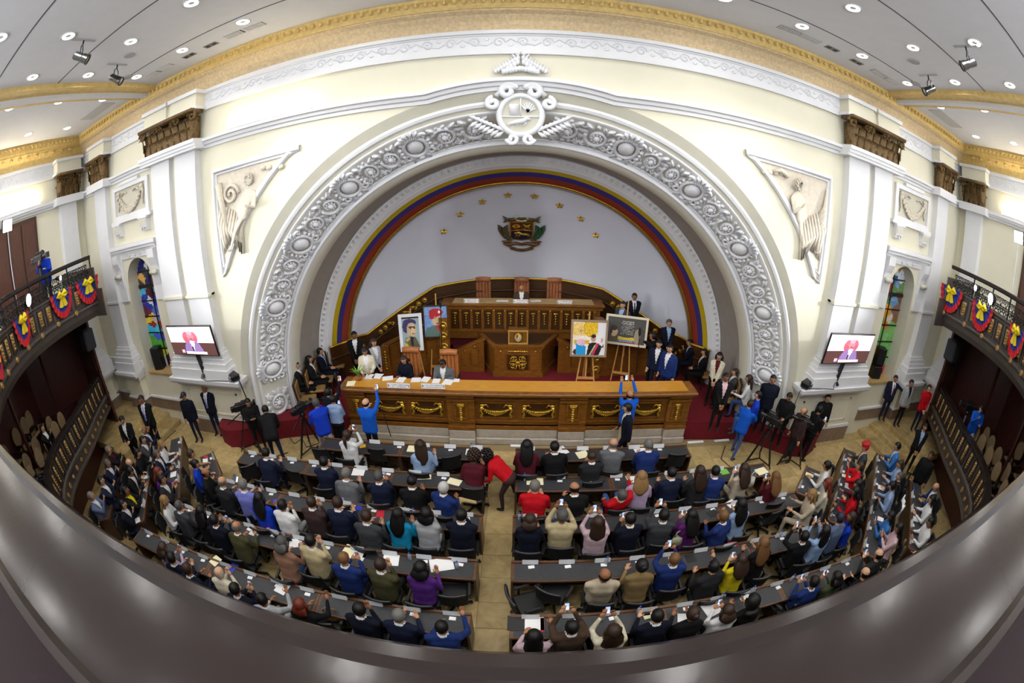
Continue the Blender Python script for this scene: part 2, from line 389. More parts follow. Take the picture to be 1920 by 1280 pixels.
# relief ornament along the arch
def relief_leaf(b, p, a, L, w, h=.05):     # curved leaf in uv plane
    R = []
    for i in range(6):
        t = i/5; c = (p[0]+cos(a)*L*t, p[1]+sin(a)*L*t); n = (-sin(a), cos(a)); ww = w*sin(pi*min(.98, t*.9+.08))
        R.append([(c[0]-n[0]*ww, c[1]-n[1]*ww, 0), (c[0]-n[0]*ww*.5, c[1]-n[1]*ww*.5, h), (c[0], c[1], h*.55), (c[0]+n[0]*ww*.5, c[1]+n[1]*ww*.5, h), (c[0]+n[0]*ww, c[1]+n[1]*ww, 0)])
    b.loft(R, close=False)
def scroll_mesh(fl):
    b = MB(); sp = spiral((0, 0), .33, .05, -pi*.1, 1.7*fl, 34)
    b.tube([(u, v, .03) for u, v in sp], [.06-.03*i/34 for i in range(35)], 6); b.ell((0, 0, .05), (.1,.1,.08), 8, 5)
    for i in range(9):
        a = i/9*2*pi; b.ell((.13*cos(a), .13*sin(a), .04), (.04,.04,.05), 6, 4)
    for i in range(12):
        a = i/12*2*pi; relief_leaf(b, (.3*cos(a), .3*sin(a)), a+.8*fl, .22 if abs(sin(a)) < .6 else .15, .06, .07)
    for u in (-1, 1):
        for q in (-1, 1):
            relief_leaf(b, (.2*u, .22*q), atan2(q, u), .26, .075, .08)
            b.tube([(.18*u, .28*q, .03), (.3*u, .36*q, .05), (.42*u, .26*q, .03)], .035, 5)
    return b
def cart_mesh():
    b = MB(); b.ell((0, -.02, 0), (.2,.26,.14), 12, 6)
    b.tube([(.26*cos(a), -.02+.33*sin(a), .05) for a in [i/20*2*pi for i in range(20)]], .05, 6, loop=True)
    for i in range(7):
        a = pi*(.12+.76*i/6); relief_leaf(b, (.06*cos(a), -.3-.02*sin(a)), -a, .26, .06, .1)
    for u in (-1, 1):
        b.tube([(p[0]*u, p[1], .05) for p in spiral((.26, .28), .13, .03, pi, 1.2, 14)], .04, 5)
        b.tube([(p[0]*u, p[1], .05) for p in spiral((.24, -.3), .12, .03, 0, -1.2, 14)], .04, 5)
        relief_leaf(b, (.12*u, .3), pi/2-.5*u, .2, .06, .1)
        for k in range(3): b.ell((.34*u, -.12+.13*k, .04), (.06,.05,.07), 6, 4)
    b.ell((0, .38, .04), (.09,.07,.08), 8, 5)
    return b
sc_me = [scroll_mesh(1).mesh('relief_scroll', m_relief, True), scroll_mesh(-1).mesh('relief_scroll', m_relief, True)]
ca_me = cart_mesh().mesh('relief_cartouche', m_relief, True)
def arch_mx(a, s=.5, flip=1):
    R = 7.38+(6.9-7.38)*s; y = 9.08+(9.84-9.08)*s; P = Vector((XC+R*cos(a), y, ZC+R*sin(a)))
    u = Vector((-sin(a), 0, cos(a)))*flip; v = Vector(((6.9-7.38)*cos(a), .76, (6.9-7.38)*sin(a))).normalized(); n = u.cross(v)
    if n.y > 0: n = -n
    return Matrix.Translation(P) @ Matrix((u, v, n)).transposed().to_4x4()
ang = []
for px, py in ((778,272),(656,352),(566,458),(522,577),(510,690)):
    p = at(px, py, 1, 9.45); ang.append(atan2(p.z-ZC, p.x-XC))
al = [pi/2] + ang
for s in (0, 1):
    prev = pi/2+.10
    for k, a in enumerate(ang):
        A = a if s == 0 else pi-a
        o = link('relief_cartouche', ca_me, arch); o.matrix_world = arch_mx(A)
        g0 = (pi/2+.085 if k == 0 else ang[k-1]+.045); g1 = a-.045
        for j in (0, 1):
            aa = g0+(g1-g0)*(.27+.47*j); aa = aa if s == 0 else pi-aa
            o = link('relief_scroll', sc_me[(j+s) % 2], arch); o.matrix_world = arch_mx(aa); L = (g1-g0)*7.1/2; o.scale = (L/.86, 1., .95)
    A = ang[-1]+.16; A = A if s == 0 else pi-A
    o = link('relief_scroll', sc_me[s], arch); o.matrix_world = arch_mx(A)
# central medallion on the arch crown
med = sroot('trim_17', (XC, 8.86, 8.2))
def disc(b, cx, cz, r, y, n=28, sx=1.): b.add([(cx+r*sx*cos(2*pi*i/n), y, cz+r*sin(2*pi*i/n)) for i in range(n)], [tuple(range(n))])
b = MB(); b.lathe([(.36,.2),(.46,.1),(.5,-.02),(.44,-.1),(.38,-.06),(.37,.05)], 28, (0,0,0), 1, cap=False); b.obj('shield_frame', m_relief, med, True)
b = MB(); b.lathe([(.39,.2),(.385,-.02),(.001,-.02)], 28, (0,0,0), 1); b.obj('shield_field', m_greyp, med)
b = MB(); b.box(-.38, .38, -.05, 0, -.05, -.02); b.box(-.012, .012, -.05, 0, -.03, .37)
b.prism([(-.2,-.01),(-.06,-.01),(-.04,.2),(0-.03,.24),(-.22,.24),(-.24,.2)], -.06, 0)
for k in range(7):
    a = .3+k*.35; b.bar((.14,-.04,.06), (.14+.17*cos(a), -.04, .1+.17*sin(a)), .05, .03)
b.tube([(-.26,-.04,-.2),(-.1,-.05,-.16),(.06,-.05,-.13),(.13,-.05,-.07),(.2,-.04,-.1)], [.02,.05,.06,.045,.02], 6)
for x in (-.18, -.02, .12): b.tube([(x,-.04,-.16),(x-.06,-.04,-.24)], .016, 5)
b.obj('shield_charges', m_relief, med, True)
b = MB()
for u in (-1, 1):
    b.tube([(p[0]*u, -.06, p[1]) for p in spiral((.26,.52), .19, .04, pi*.9, -1.1, 18)], .07, 6); b.tube([(p[0]*u, -.05, p[1]) for p in spiral((.56,.26), .14, .03, pi/2, -1.3, 18)], .06, 6)
    b.tube([(p[0]*u, -.05, p[1]) for p in spiral((.16,-.52), .12, .03, 0, -1.2, 14)], .05, 6)
    b.tube([(.1*u,-.06,.6),(.3*u,-.06,.62),(.5*u,-.04,.42)], .06, 6)
    for k in range(7):
        q = (.34*u+.085*k*u, .1-.46+.04*k)
        for e in (-1, 1): b.tube([(q[0],-.03,q[1]), (q[0]+.1*u,-.07,q[1]+.08*e), (q[0]+.2*u,-.03,q[1]+.12*e)], [.01,.05,.008], 5)
b.obj('shield_scrolls', m_relief, med, True)
# floral crest standing on the cornice above
cr = sroot('trim_18', (XC, 8.78, 9.12)); b = MB()
for u in (-1, 1):
    for k in range(9):
        x = u*(.1+k*.11); z = .36*max(0, 1-k/8.5)+.04
        b.ell((x, 0, z), (.09,.06,.07), 7, 5); b.tube([(x,0,z),(x+.06*u,-.03,z+.09),(x+.12*u,0,z+.1)], [.03,.025,.005], 5)
    for k in range(6): b.ell((u*(.06+k*.12), -.02, .1*max(0,1-k/7)+.02), (.1,.06,.08), 7, 5)
    for k in range(4): b.ell((u*(.12+k*.13), 0, .3-.06*k), (.1,.06,.09), 7, 5)
    b.tube([(0,0,.55),(.1*u,0,.5),(.08*u,0,.36),(.2*u,0,.2)], .035, 6); b.tube([(.2*u,0,.42),(.34*u,0,.5),(.3*u,0,.38)], [.04,.03,.01], 5)
b.xf(Matrix.Diagonal((.52,1,.9,1))).obj('crest_blossoms', m_relief, cr, True)
# ================================================================== WALL ARCHITECTURE
def leaf3(b, base, out, side, L, w, curl=.35, M=None):     # acanthus leaf standing on a face: base point, outward dir, side dir
    base, out, side = Vector(base), Vector(out), Vector(side); R = []
    for i in range(8):
        t = i/7; z = L*(sin(t*1.9)/sin(1.9) if t < .83 else 1-(t-.83)*.8); o = curl*L*t**2.2; ww = w*(.62+.38*sin(pi*min(1, t*1.1)))*(1 if t < .7 else max(.15, 1-(t-.7)*2.6))
        c = base+out*o+Vector((0,0,z)); R.append([c-side*ww, c-side*ww*.45+out*.03, c+out*.008, c+side*ww*.45+out*.03, c+side*ww])
    b.loft(R, close=False)
def capital(w, d, h):                                      # pilaster capital: back on y=0, front towards -y, base z=0
    b = MB(); b.prism([(-w/2+.06,0),(w/2-.06,0),(w/2-.06,h*.8),(-w/2+.06,h*.8)], 0, -d*.4)
    n = max(2, round(w/.3))
    for row, (z, L, k) in enumerate(((0,.42*h,n),(.18*h,.55*h,n-1))):
        for i in range(k):
            x = -w/2+.06+(w-.12)*(i+.5)/k; leaf3(b, (x,-d*.4,z), (0,-1,0), (1,0,0), L, (w-.1)/k*.44, .62)
    for s in (-1, 1):
        leaf3(b, (s*(w/2-.04),-d*.3,0), (s,0,0), (0,1,0), .5*h, .11, .3); leaf3(b, (s*(w/2-.05),-d*.5,.2*h), (s*.7,-.7,0), (.7,.7*s,0), .5*h, .12, .4)
        b.tube([(s*(w/2-.02-.13+p[0]), -d*.62, h*.72+p[1]) for p in spiral((.1,.05), .17, .03, pi if s > 0 else 0, -1.5*s, 22)], .045, 6)
    xs = [0] if w < 1.6 else [-w*.17, w*.17]
    for x0 in xs:
        for s in (-1, 1): b.tube([(x0+s*.1+p[0]*s, -d*.62, h*.76+p[1]) for p in spiral((0,0), .11, .025, 0, 1.3, 16)], .032, 5)
        b.ell((x0,-d*.66,h*.86), (.07,.05,.07), 8, 5)
    b.prism([(-w/2-.03,h*.88),(w/2+.03,h*.88),(w/2+.06,h),(-w/2-.06,h)], 0, -d*.85)
    return b
pp = 0
for s, nm in ((-1, 'left'), (1, 'right')):
    X = lambda a, b2: tuple(sorted((s*a, s*b2)))
    # twin pilasters by the arch with ledge and pedestal
    pil = sroot('trim_%d' % (20+pp)); pp += 1
    for a, c in ((8.35, 9.25), (9.5, 10.4)): MB().box(*X(a, c), YW-.25, YW, 2.6, 8.54).obj('pilaster_shaft', m_white, pil)
    MB().box(*X(9.25, 9.5), YW-.1, YW, 2.6, 8.54).obj('pilaster_gap', m_cream, pil)
    b = MB()
    for a, c in ((8.3, 9.3), (9.45, 10.45)): b.box(*X(a, c), YW-.31, YW, 4.52, 4.6)
    b.box(*X(8.3, 10.45), YW-.14, YW, 4.53, 4.59); b.obj('impost_moulding', m_cream, pil)
    b = MB()
    for i, (e, z0, z1) in enumerate(((.06,2.86,2.95),(.12,2.72,2.86),(.17,2.6,2.72),(.24,2.42,2.6),(.3,2.1,2.42))): b.box(*X(8.35-e, 10.4+e), YW-.25-e*.8, YW, z0, z1)
    b.obj('pilaster_base', m_white, pil)
    b = MB(); R = []
    for o, z in ((0,1.72),(.1,1.76),(.14,1.86),(.3,1.92),(.34,1.98),(.36,2.1),(.02,2.11)):
        R.append([(s*(7.95-o*.7), YW, z), (s*(7.95-o*.7), YW-.2-o, z), (s*(10.7+o*.55), YW-.2-o, z), (s*(10.7+o*.55), YW, z)])
    b.loft(R, False, False, True); b.obj('pedestal_ledge', m_white, pil)
    b = MB().box(*X(7.95, 10.7), YW-.18, YW, .55, 1.76); b.obj('pedestal_block', m_cream, pil)
    b = MB()
    for q in ((8.2,10.45,1.5,1.56),(8.2,10.45,.75,.81)): b.box(*X(*q[:2]), YW-.2, YW, *q[2:])
    for q in ((8.2,8.26),(10.39,10.45)): b.box(*X(*q), YW-.2, YW, .75, 1.56)
    b.obj('panel_moulding', m_cream, pil)
    MB().box(*X(7.9, 10.75), YW-.22, YW, .5, .6).obj('plinth_moulding', m_white, pil); MB().box(*X(7.88, 10.77), YW-.24, YW, 0, .5).obj('stone_plinth', m_stoneb, pil)
    # frieze block and capital of the twin pilasters
    c = capital(2.4, .62, .84); link('capital', c.mesh('capital', m_bronze, True), pil, (s*9.4, YW-.12, 8.8))
    b = MB().box(*X(8.1, 10.7), YW-.5, YW, 9.62, 9.7); b.obj('capital_abacus', m_white, pil)
    b = MB().box(*X(8.2, 9.3), YW-.42, YW, 9.7, 10.08).box(*X(9.5, 10.6), YW-.42, YW, 9.7, 10.08).box(*X(9.3, 9.5), YW-.32, YW, 9.7, 10.08); b.obj('frieze_block', m_cream, pil)
    b = MB().box(*X(8.14, 9.36), YW-.5, YW, 10.08, 10.19).box(*X(9.44, 10.66), YW-.5, YW, 10.08, 10.19).box(*X(9.36, 9.44), YW-.4, YW, 10.08, 10.19); b.obj('block_cap', m_white, pil)
    b = MB().box(*X(8.1, 10.7), YW-.48, YW, 8.53, 8.61).box(*X(8.1, 10.7), YW-.53, YW, 8.61, 8.7).box(*X(8.1, 10.7), YW-.58, YW, 8.7, 8.8); b.obj('cornice_return', m_white, pil)
    # corner pilasters: one on the front wall, one on the side wall
    cp = sroot('trim_%d' % (20+pp)); pp += 1
    MB().box(*X(13.35, 14.2), YW-.25, YW, 2.6, 8.54).obj('pilaster_shaft', m_white, cp); MB().box(*X(15.4, 15.7), 7.6, 8.4, 2.6, 8.54).obj('pilaster_shaft', m_white, cp)
    b = MB()
    for e, z0, z1 in ((.04,4.52,4.6),(.06,2.86,2.95),(.12,2.72,2.86),(.17,2.6,2.72),(.24,2.42,2.6),(.3,2.1,2.42)):
        b.box(*X(13.35-e, 14.2+e), YW-.25-e*.8, YW, z0, z1); b.box(*X(15.4-e*.8, 15.7), max(7.47, 7.6-e), 8.4+e, z0, z1)
    b.box(*X(13.0, 15.7), YW-.12, YW, 2.1, 2.42); b.box(*X(15.58, 15.7), 7.47, YW, 2.1, 2.42); b.obj('pilaster_base', m_white, cp)
    b = MB()
    for o, z0, z1 in ((.12,1.75,1.9),(.3,1.9,2.0),(.38,2.0,2.1)):
        b.box(*X(13.2-o*.4, 14.35+o*.4), YW-.25-o, YW, z0, z1); b.box(*X(15.4-o, 15.7), 7.47, 8.55+o*.4, z0, z1); b.box(*X(13.2, 15.7), YW-.05-o*.4, YW, z0, z1)
    b.obj('pedestal_ledge', m_white, cp)
    MB().box(*X(13.25, 14.3), YW-.3, YW, .95, 1.76).box(*X(15.35, 15.7), 7.5, 8.5, .95, 1.76).obj('pedestal_block', m_cream, cp)
    MB().box(*X(13.2, 14.35), YW-.33, YW, .55, .95).box(*X(15.3, 15.7), 7.45, 8.55, .55, .95).box(*X(11.3, 15.7), YW-.05, YW, .55, .95).box(*X(15.64, 15.7), 5.8, YW, .55, .95).obj('brown_plinth', m_stoneb, cp)
    MB().box(*X(13.17, 14.38), YW-.36, YW, .95, 1.02).box(*X(15.27, 15.7), 7.42, 8.58, .95, 1.02).box(*X(11.3, 15.7), YW-.08, YW, .95, 1.02).obj('plinth_moulding', m_white, cp)
    c = capital(1.15, .6, .84); cm = c.mesh('capital', m_bronze, True); link('capital', cm, cp, (s*13.78, YW-.12, 8.8)); link('capital', cm, cp, (s*15.58, 8.0, 8.8), (0, 0, -s*pi/2))
    for q in ((13.1,14.45,YW-.5,YW),(15.2,15.7,7.3,8.7)):
        MB().box(*X(*q[:2]), *q[2:], 9.62, 9.7).obj('capital_abacus', m_white, cp); MB().box(*X(*q[:2]), *q[2:], 8.53, 8.8).obj('cornice_return', m_white, cp)
        MB().box(*X(q[0]+.08, q[1]-.08 if q[1] < 15 else q[1]), q[2]+.08, q[3]-.08 if q[3] < YW else q[3], 9.7, 10.08).obj('frieze_block', m_cream, cp)
        MB().box(*X(*q[:2]), *q[2:], 10.08, 10.19).obj('block_cap', m_white, cp)
    # garland panel over the window
    gp = sroot('trim_%d' % (20+pp), (s*11.93, YW, 7.8)); pp += 1
    b = MB()
    for q in ((-1.12,1.12,.42,.56),(-1.12,1.12,-.56,-.42)): b.box(q[0], q[1], -.1, 0, q[2], q[3])
    for q in ((-1.12,-.96),(.96,1.12)): b.box(q[0], q[1], -.1, 0, -.42, .42)
    b.box(-1.25, 1.25, -.16, 0, -.66, -.56); b.box(-.6, .6, -.14, 0, .56, .66); b.obj('panel_frame', m_white, gp)
    MB().box(-.96, .96, -.02, 0, -.42, .42).obj('panel_field', m_greyp, gp)
    b = MB()
    for i in range(15):
        t = i/14*2-1; z = .2-.5*(1-t*t); r = .07+.05*(1-abs(t)); b.ell((t*.72, -.08, z), (r,.07,r), 7, 5); b.ell((t*.72+.04, -.1, z+r*.7), (r*.5,.06,r*.5), 6, 4); b.ell((t*.72-.05, -.1, z-r*.7), (r*.5,.06,r*.5), 6, 4)
    for u in (-1, 1):
        b.tube([(u*.76,-.06,.3),(u*.82,-.08,.1),(u*.74,-.06,-.1),(u*.8,-.05,-.28)], [.07,.05,.04,.02], 6); b.ell((u*.74,-.08,.3), (.12,.08,.08), 8, 5); b.tube([(u*.2,-.06,.26),(u*.4,-.08,.32),(u*.6,-.06,.2)], .03, 5)
    b.obj('plaster_garland', m_statue, gp, True)
    b = MB()
    for u in (-1, 1):
        b.box(u*.85-.2, u*.85+.2, -.2, 0, -1.0, -.72); b.box(u*.85-.26, u*.85+.26, -.24, 0, -.72, -.66)
        for k in range(4): b.box(u*.85-.17+k*.1, u*.85-.12+k*.1, -.16, 0, -1.1, -1.0)
    b.obj('console_block', m_white, gp)
    MB().box(-1.02, -.68, -.22, -.2, -.95, -.77).box(.68, 1.02, -.22, -.2, -.95, -.77).obj('console_panel', m_greyp, gp)
    # window surround
    ws = sroot('trim_%d' % (20+pp), (s*WX, YW, 0)); pp += 1
    b = MB()
    for o, z0, z1 in ((.1,6.12,6.2),(.2,6.2,6.3),(.28,6.3,6.42)): b.box(-1.3-o*.6, 1.3+o*.6, -o, 0, z0, z1)
    b.obj('window_cornice', m_white, ws); MB().box(-.95, .95, -.06, 0, 5.93, 6.12).obj('window_frieze', m_white, ws)
    for k in (-1, 0, 1): MB().lathe([(.06,0),(.05,-.05),(.02,-.05),(.015,-.02)], 12, (k*.35, -.06, 6.03), 1).obj('rosette', m_white, ws, True)
    for u in (-1, 1):
        b = MB(); R = [[(u*1.15-.18, 0, z), (u*1.15-.18, -o, z), (u*1.15+.18, -o, z), (u*1.15+.18, 0, z)] for z, o in ((6.12,.26),(5.85,.25),(5.6,.13),(5.45,.09),(5.35,.16),(5.2,.12),(4.9,.06),(4.55,.05))]
        b.loft(R, False, True, True); b.obj('window_bracket', m_white, ws); b = MB(); b.tube([(u*1.15-.17, -.19, 5.4), (u*1.15+.17, -.19, 5.4)], .08, 10); b.obj('bracket_scroll', m_greyp, ws, True)
        MB().box(u*1.15-.25, u*1.15+.25, -.07, 0, 4.5, 6.12).obj('bracket_panel', m_white, ws)
# ------------------------------------------------------------------ stained glass windows
GL = [ # (x, z from sill 0..1, colour) left window, read from the glass
(.3,.98,(20,30,110)),(.5,.95,(225,235,240)),(.5,.9,(230,238,245)),(.75,.93,(70,80,170)),(.15,.9,(25,35,120)),(.35,.84,(60,60,70)),(.2,.8,(230,180,90)),(.55,.83,(50,50,60)),(.8,.85,(140,120,190)),(.85,.8,(130,60,80)),(.65,.79,(120,60,90)),(.4,.77,(40,40,110)),(.5,.745,(70,66,64)),(.1,.745,(70,66,64)),(.9,.745,(70,66,64)),
(.15,.7,(80,190,230)),(.35,.69,(90,30,40)),(.45,.66,(80,24,36)),(.7,.71,(90,200,235)),(.85,.69,(240,210,30)),(.75,.66,(240,200,30)),(.2,.62,(40,60,170)),(.3,.6,(235,240,250)),(.8,.62,(20,20,40)),(.85,.61,(230,235,245)),(.6,.6,(50,60,180)),(.25,.55,(30,50,160)),(.7,.56,(70,90,210)),(.9,.54,(200,70,50)),(.2,.5,(110,30,60)),(.5,.51,(90,110,200)),(.75,.5,(130,40,40)),
(.25,.45,(240,210,40)),(.35,.43,(230,190,180)),(.55,.46,(120,150,220)),(.85,.44,(240,210,20)),(.7,.42,(235,200,20)),(.3,.38,(140,40,30)),(.6,.38,(160,60,50)),(.85,.36,(60,50,120)),(.25,.33,(60,190,235)),(.4,.34,(80,210,240)),(.65,.34,(110,170,220)),(.3,.28,(60,100,220)),(.55,.28,(70,80,180)),(.8,.29,(90,80,110)),
(.2,.22,(80,170,50)),(.4,.2,(90,180,60)),(.7,.23,(170,140,110)),(.85,.2,(150,110,80)),(.8,.25,(110,100,95)),(.35,.15,(230,90,40)),(.2,.13,(120,190,70)),(.45,.12,(200,210,90)),(.75,.15,(160,110,70)),(.9,.12,(130,80,60)),(.3,.06,(200,205,220)),(.55,.07,(90,30,50)),(.8,.07,(190,195,215)),(.65,.03,(220,222,235)),(.92,.03,(70,140,200)),(.2,.02,(60,40,70))]
GR = [(.7,.97,(180,130,70)),(.85,.95,(230,235,240)),(.55,.93,(220,228,235)),(.4,.9,(90,130,180)),(.8,.88,(215,225,235)),(.2,.88,(80,120,180)),(.55,.86,(70,100,150)),(.25,.82,(200,80,60)),(.35,.8,(170,50,50)),(.7,.82,(120,160,200)),(.85,.79,(110,150,90)),(.3,.76,(120,150,100)),(.6,.77,(90,130,80)),(.5,.735,(110,90,66)),(.15,.735,(110,90,66)),(.85,.735,(110,90,66)),
(.3,.7,(110,150,210)),(.7,.69,(120,165,215)),(.3,.66,(90,140,80)),(.7,.66,(100,150,190)),(.35,.6,(215,150,40)),(.2,.62,(110,80,70)),(.55,.57,(225,160,50)),(.8,.6,(130,100,90)),(.25,.53,(200,140,50)),(.65,.52,(220,205,190)),(.85,.52,(140,100,60)),(.3,.47,(100,150,90)),(.55,.46,(210,140,50)),(.8,.47,(130,190,110)),
(.2,.4,(90,100,50)),(.5,.4,(120,190,100)),(.8,.4,(130,195,110)),(.65,.35,(140,200,120)),(.3,.35,(110,180,95)),(.15,.3,(60,50,30)),(.5,.3,(110,185,100)),(.8,.3,(120,190,100)),(.2,.22,(70,62,32)),(.35,.24,(170,130,50)),(.6,.22,(120,190,105)),(.85,.2,(120,190,105)),(.25,.12,(60,58,34)),(.4,.14,(90,80,40)),(.6,.13,(130,180,100)),(.75,.12,(190,60,50)),(.9,.1,(120,190,110)),(.3,.04,(220,190,90)),(.6,.05,(190,90,60)),(.8,.04,(110,170,100)),(.92,.06,(200,60,50))]
m_glassp = mat('stained_glass', (1,1,1), .18, attr='paint', emit='src', estr=.12, spec=.6)  # faint glow added to the panes, nothing lights them from behind
m_lead = mat('lead_bar', srgb(34,30,28), .6)
yg = YW+.5
for k, (s, seeds) in enumerate(((-1, GL), (1, GR))):
    wr = sroot('window_%d' % (k+1), (s*WX, yg, WZ0)); Ht = WZ1+WR-WZ0
    sd = np.array([(p[0], p[1]) for p in seeds]); sc = [srgb(*p[2]) for p in seeds]
    cuts = [0, .165, .31, .46, .6, .73, .86, 1.0]
    for c in (0, 1):
        for z0, z1 in zip(cuts, cuts[1:]):
            b = MB(); nx = 9; nz = max(6, int((z1-z0)*70))
            for i in range(nx):
                for j in range(nz):
                    u0, u1 = c*.5+.5*i/nx, c*.5+.5*(i+1)/nx; w0, w1 = z0+(z1-z0)*j/nz, z0+(z1-z0)*(j+1)/nz
                    um, wm = (u0+u1)/2, (w0+w1)/2; zz = wm*Ht
                    if zz > WZ1-WZ0 and hypot((um-.5)*2*WR, zz-(WZ1-WZ0)) > WR: continue
                    q = int(np.argmin((sd[:,0]-um)**2*1.0+((sd[:,1]-wm)*2.5)**2)); jit = 1-.25*random.random()
                    b.add([((u-.5)*2*WR, 0, w*Ht) for u, w in ((u0,w0),(u1,w0),(u1,w1),(u0,w1))], [(0,1,2,3)], 0, tuple(v*jit for v in sc[q]))
            if b.f: b.obj('glass_pane', m_glassp, wr, fix=False)
    b = MB(); b.box(-.02, .02, -.03, .03, 0, Ht)
    for z in cuts[1:-1]: b.box(-WR, WR, -.03, .03, z*Ht-.02, z*Ht+.02)
    b.box(-WR, WR, -.04, .04, .73*Ht-.06, .73*Ht+.06); b.obj('lead_bars', m_lead, wr)
    out = [(-WR, 0)] + [(-WR*cos(pi*i/16), WZ1-WZ0+WR*sin(pi*i/16)) for i in range(17)] + [(WR, 0)]
    MB().loft([[(x, .03, z) for x, z in out], [(x, -.5, z) for x, z in out]], close=False).obj('window_reveal', m_greyp, wr, fix=False)
    MB().box(-WR, WR, -.58, .03, -.06, 0).obj('window_sill', mat('tan_sill', srgb(206,172,116), .5, var=.2, scale=5), wr)
    MB().box(-1.2, 1.2, .06, .1, -.2, Ht+.3).obj('outer_shutter', m_dgrey, wr)
# ------------------------------------------------------------------ steps and landings beside the chamber floor
for k, s in enumerate((-1, 1)):
    st = sroot('floor_landing' if 0 else 'trim_%d' % (40+k))
    for i, x in enumerate((11.75, 12.35, 12.95)):
        for j in range(4): MB().bbox(*sorted((s*x, s*(x+.62))), 6.1+j*.7, 6.1+j*.7+.697, 0, (i+1)*.18, .012).obj('step_stone', m_trav, st)
    for i in range(4):
        for j in range(4): MB().bbox(*sorted((s*(13.55+i*.54), s*(13.55+i*.54+.537))), 6.1+j*.7, 6.1+j*.7+.697, .3, .55, .006).obj('landing_stone', m_trav, st)
# ================================================================== GALLERIES
def se_path(a, b2, c, n, N=140):
    P = []
    for i in range(2000):
        t = pi*i/1999; x = -a*(1 if cos(t) > 0 else -1)*abs(cos(t))**(2/n); y = c-b2*abs(sin(t))**(2/n); P.append((x, y))
    return resample(P, N)
def resample(P, N):
    L = [0]
    for p, q in zip(P, P[1:]): L.append(L[-1]+hypot(q[0]-p[0], q[1]-p[1]))
    out = []; j = 0
    for i in range(N+1):
        d = L[-1]*i/N
        while j < len(L)-2 and L[j+1] < d: j += 1
        f = (d-L[j])/max(1e-9, L[j+1]-L[j]); out.append((P[j][0]+(P[j+1][0]-P[j][0])*f, P[j][1]+(P[j+1][1]-P[j][1])*f))
    R = []
    for i, p in enumerate(out):
        a, c = out[max(0, i-1)], out[min(N, i+1)]; t = Vector((c[0]-a[0], c[1]-a[1])).normalized(); n = Vector((-t.y, t.x))
        if n.dot(Vector((-p[0], 5-p[1]))) < 0: n = -n
        R.append((p[0], p[1], n.x, n.y))
    return R
UP = [(-12.8, 7.35, 1, 0)] + se_path(12.8, 6.8, 7.0, 2.4, 150) + [(12.8, 7.35, -1, 0)]
def on_path(P, px, py):
    d = ray(px, py); a = atan2(d.x, d.y); best = None
    for i in (range(len(P)-1) if px < 960 else range(len(P)-2, -1, -1)):
        a0, a1 = atan2(P[i][0], P[i][1]), atan2(P[i+1][0], P[i+1][1])
        if (a0-a)*(a1-a) <= 0 and abs(a0-a1) < 1:
            f = (a-a0)/(a1-a0) if a1 != a0 else 0; return i+f
    return min(range(len(P)), key=lambda i: abs(atan2(P[i][0], P[i][1])-a))
def pt(P, i):
    k = min(int(i), len(P)-2); f = i-k; return tuple(P[k][j]+(P[k+1][j]-P[k][j])*f for j in range(4))
def place(P, i, z, o=0):     # matrix: x along path, y out to the chamber, z up
    x, y, nx, ny = pt(P, i); n = Vector((nx, ny, 0)).normalized(); t = Vector((ny, -nx, 0)).normalized()
    return Matrix.Translation((x+n.x*o, y+n.y*o, z)) @ Matrix((t, n, Vector((0,0,1)))).transposed().to_4x4()
gal = thing('gallery_balcony', 'dark horseshoe upper balcony with polished rail and gilded carved panels', 'balcony')
ZR = 6.49
MB().sweep(UP, [(0,ZR-.09),(.0,ZR-.02),(-.012,ZR),(-.03,ZR+.004),(-.04,ZR-.012),(-.235,ZR-.012),(-.25,ZR),(-.27,ZR-.004),(-.28,ZR-.03),(-.28,ZR-.09),(-.22,ZR-.12),(-.06,ZR-.12)]).obj('hand_rail', m_rail, gal)
MB().sweep(UP, [(-.1,5.79),(-.03,5.79),(-.03,5.74),(-.06,5.7),(-.06,5.08),(-.02,5.06),(.04,5.03),(.05,4.98),(.03,4.93),(0,4.9),(-.03,4.75),(-.1,4.62),(-.12,4.58),(-.5,4.56),(-.5,5.3),(-.1,5.3)]).obj('parapet', m_balc, gal)
# iron scroll-work under the rail, bays that show at both sides
def iron_bay(w):
    b = MB(); n = 3
    for k in range(n):
        c = -w/2+w*(k+.5)/n
        for f in (-1, 1):
            b.tube([(c+p[0]*f, 0, .16+p[1]) for p in spiral((.09,.0), .1, .03, 0, 1.4, 16)], .016, 4); b.tube([(c+p[0]*f, 0, .36+p[1]) for p in spiral((.08,.02), .08, .02, pi, -1.4, 14)], .013, 4)
            b.tube([(c, 0, 0), (c+.06*f, 0, .12), (c+.02*f, 0, .3), (c+.1*f, 0, .44)], .013, 4)
            for q in range(3): b.ell((c+.05*f+.05*f*q, 0, .06+.05*q), (.03,.012,.02), 5, 3)
        b.ell((c, 0, .26), (.03,.03,.04), 6, 4)
    b.box(-w/2, w/2, -.015, .015, .0, .03); b.box(-w/2, w/2, -.012, .012, .43, .45)
    return b
bay = iron_bay(.86).mesh('iron_scrollwork', m_iron); post = MB().box(-.02,.02,-.02,.02,0,.6).mesh('rail_post', m_iron)
plen = sum(hypot(UP[i+1][0]-UP[i][0], UP[i+1][1]-UP[i][1]) for i in range(len(UP)-1)); step = (len(UP)-1)/plen
nb = int(plen/.9)
carve = MB(); carve.box(-.1,.1,0,.02,0,.42)
for k in range(5): carve.ell((0,.02,.05+.08*k), (.07-.02*(k % 2),.04,.04), 7, 4)
for f in (-1, 1): carve.tube([(p[0]*f,.02,.3+p[1]) for p in spiral((.05,0), .05, .015, 0, 1.2, 10)], .015, 4)
carve_me = carve.mesh('gilt_carving', m_gold_and_light if 0 else mat('old_gilt', srgb(176,140,84), .5, .3, var=.3, scale=30), True)
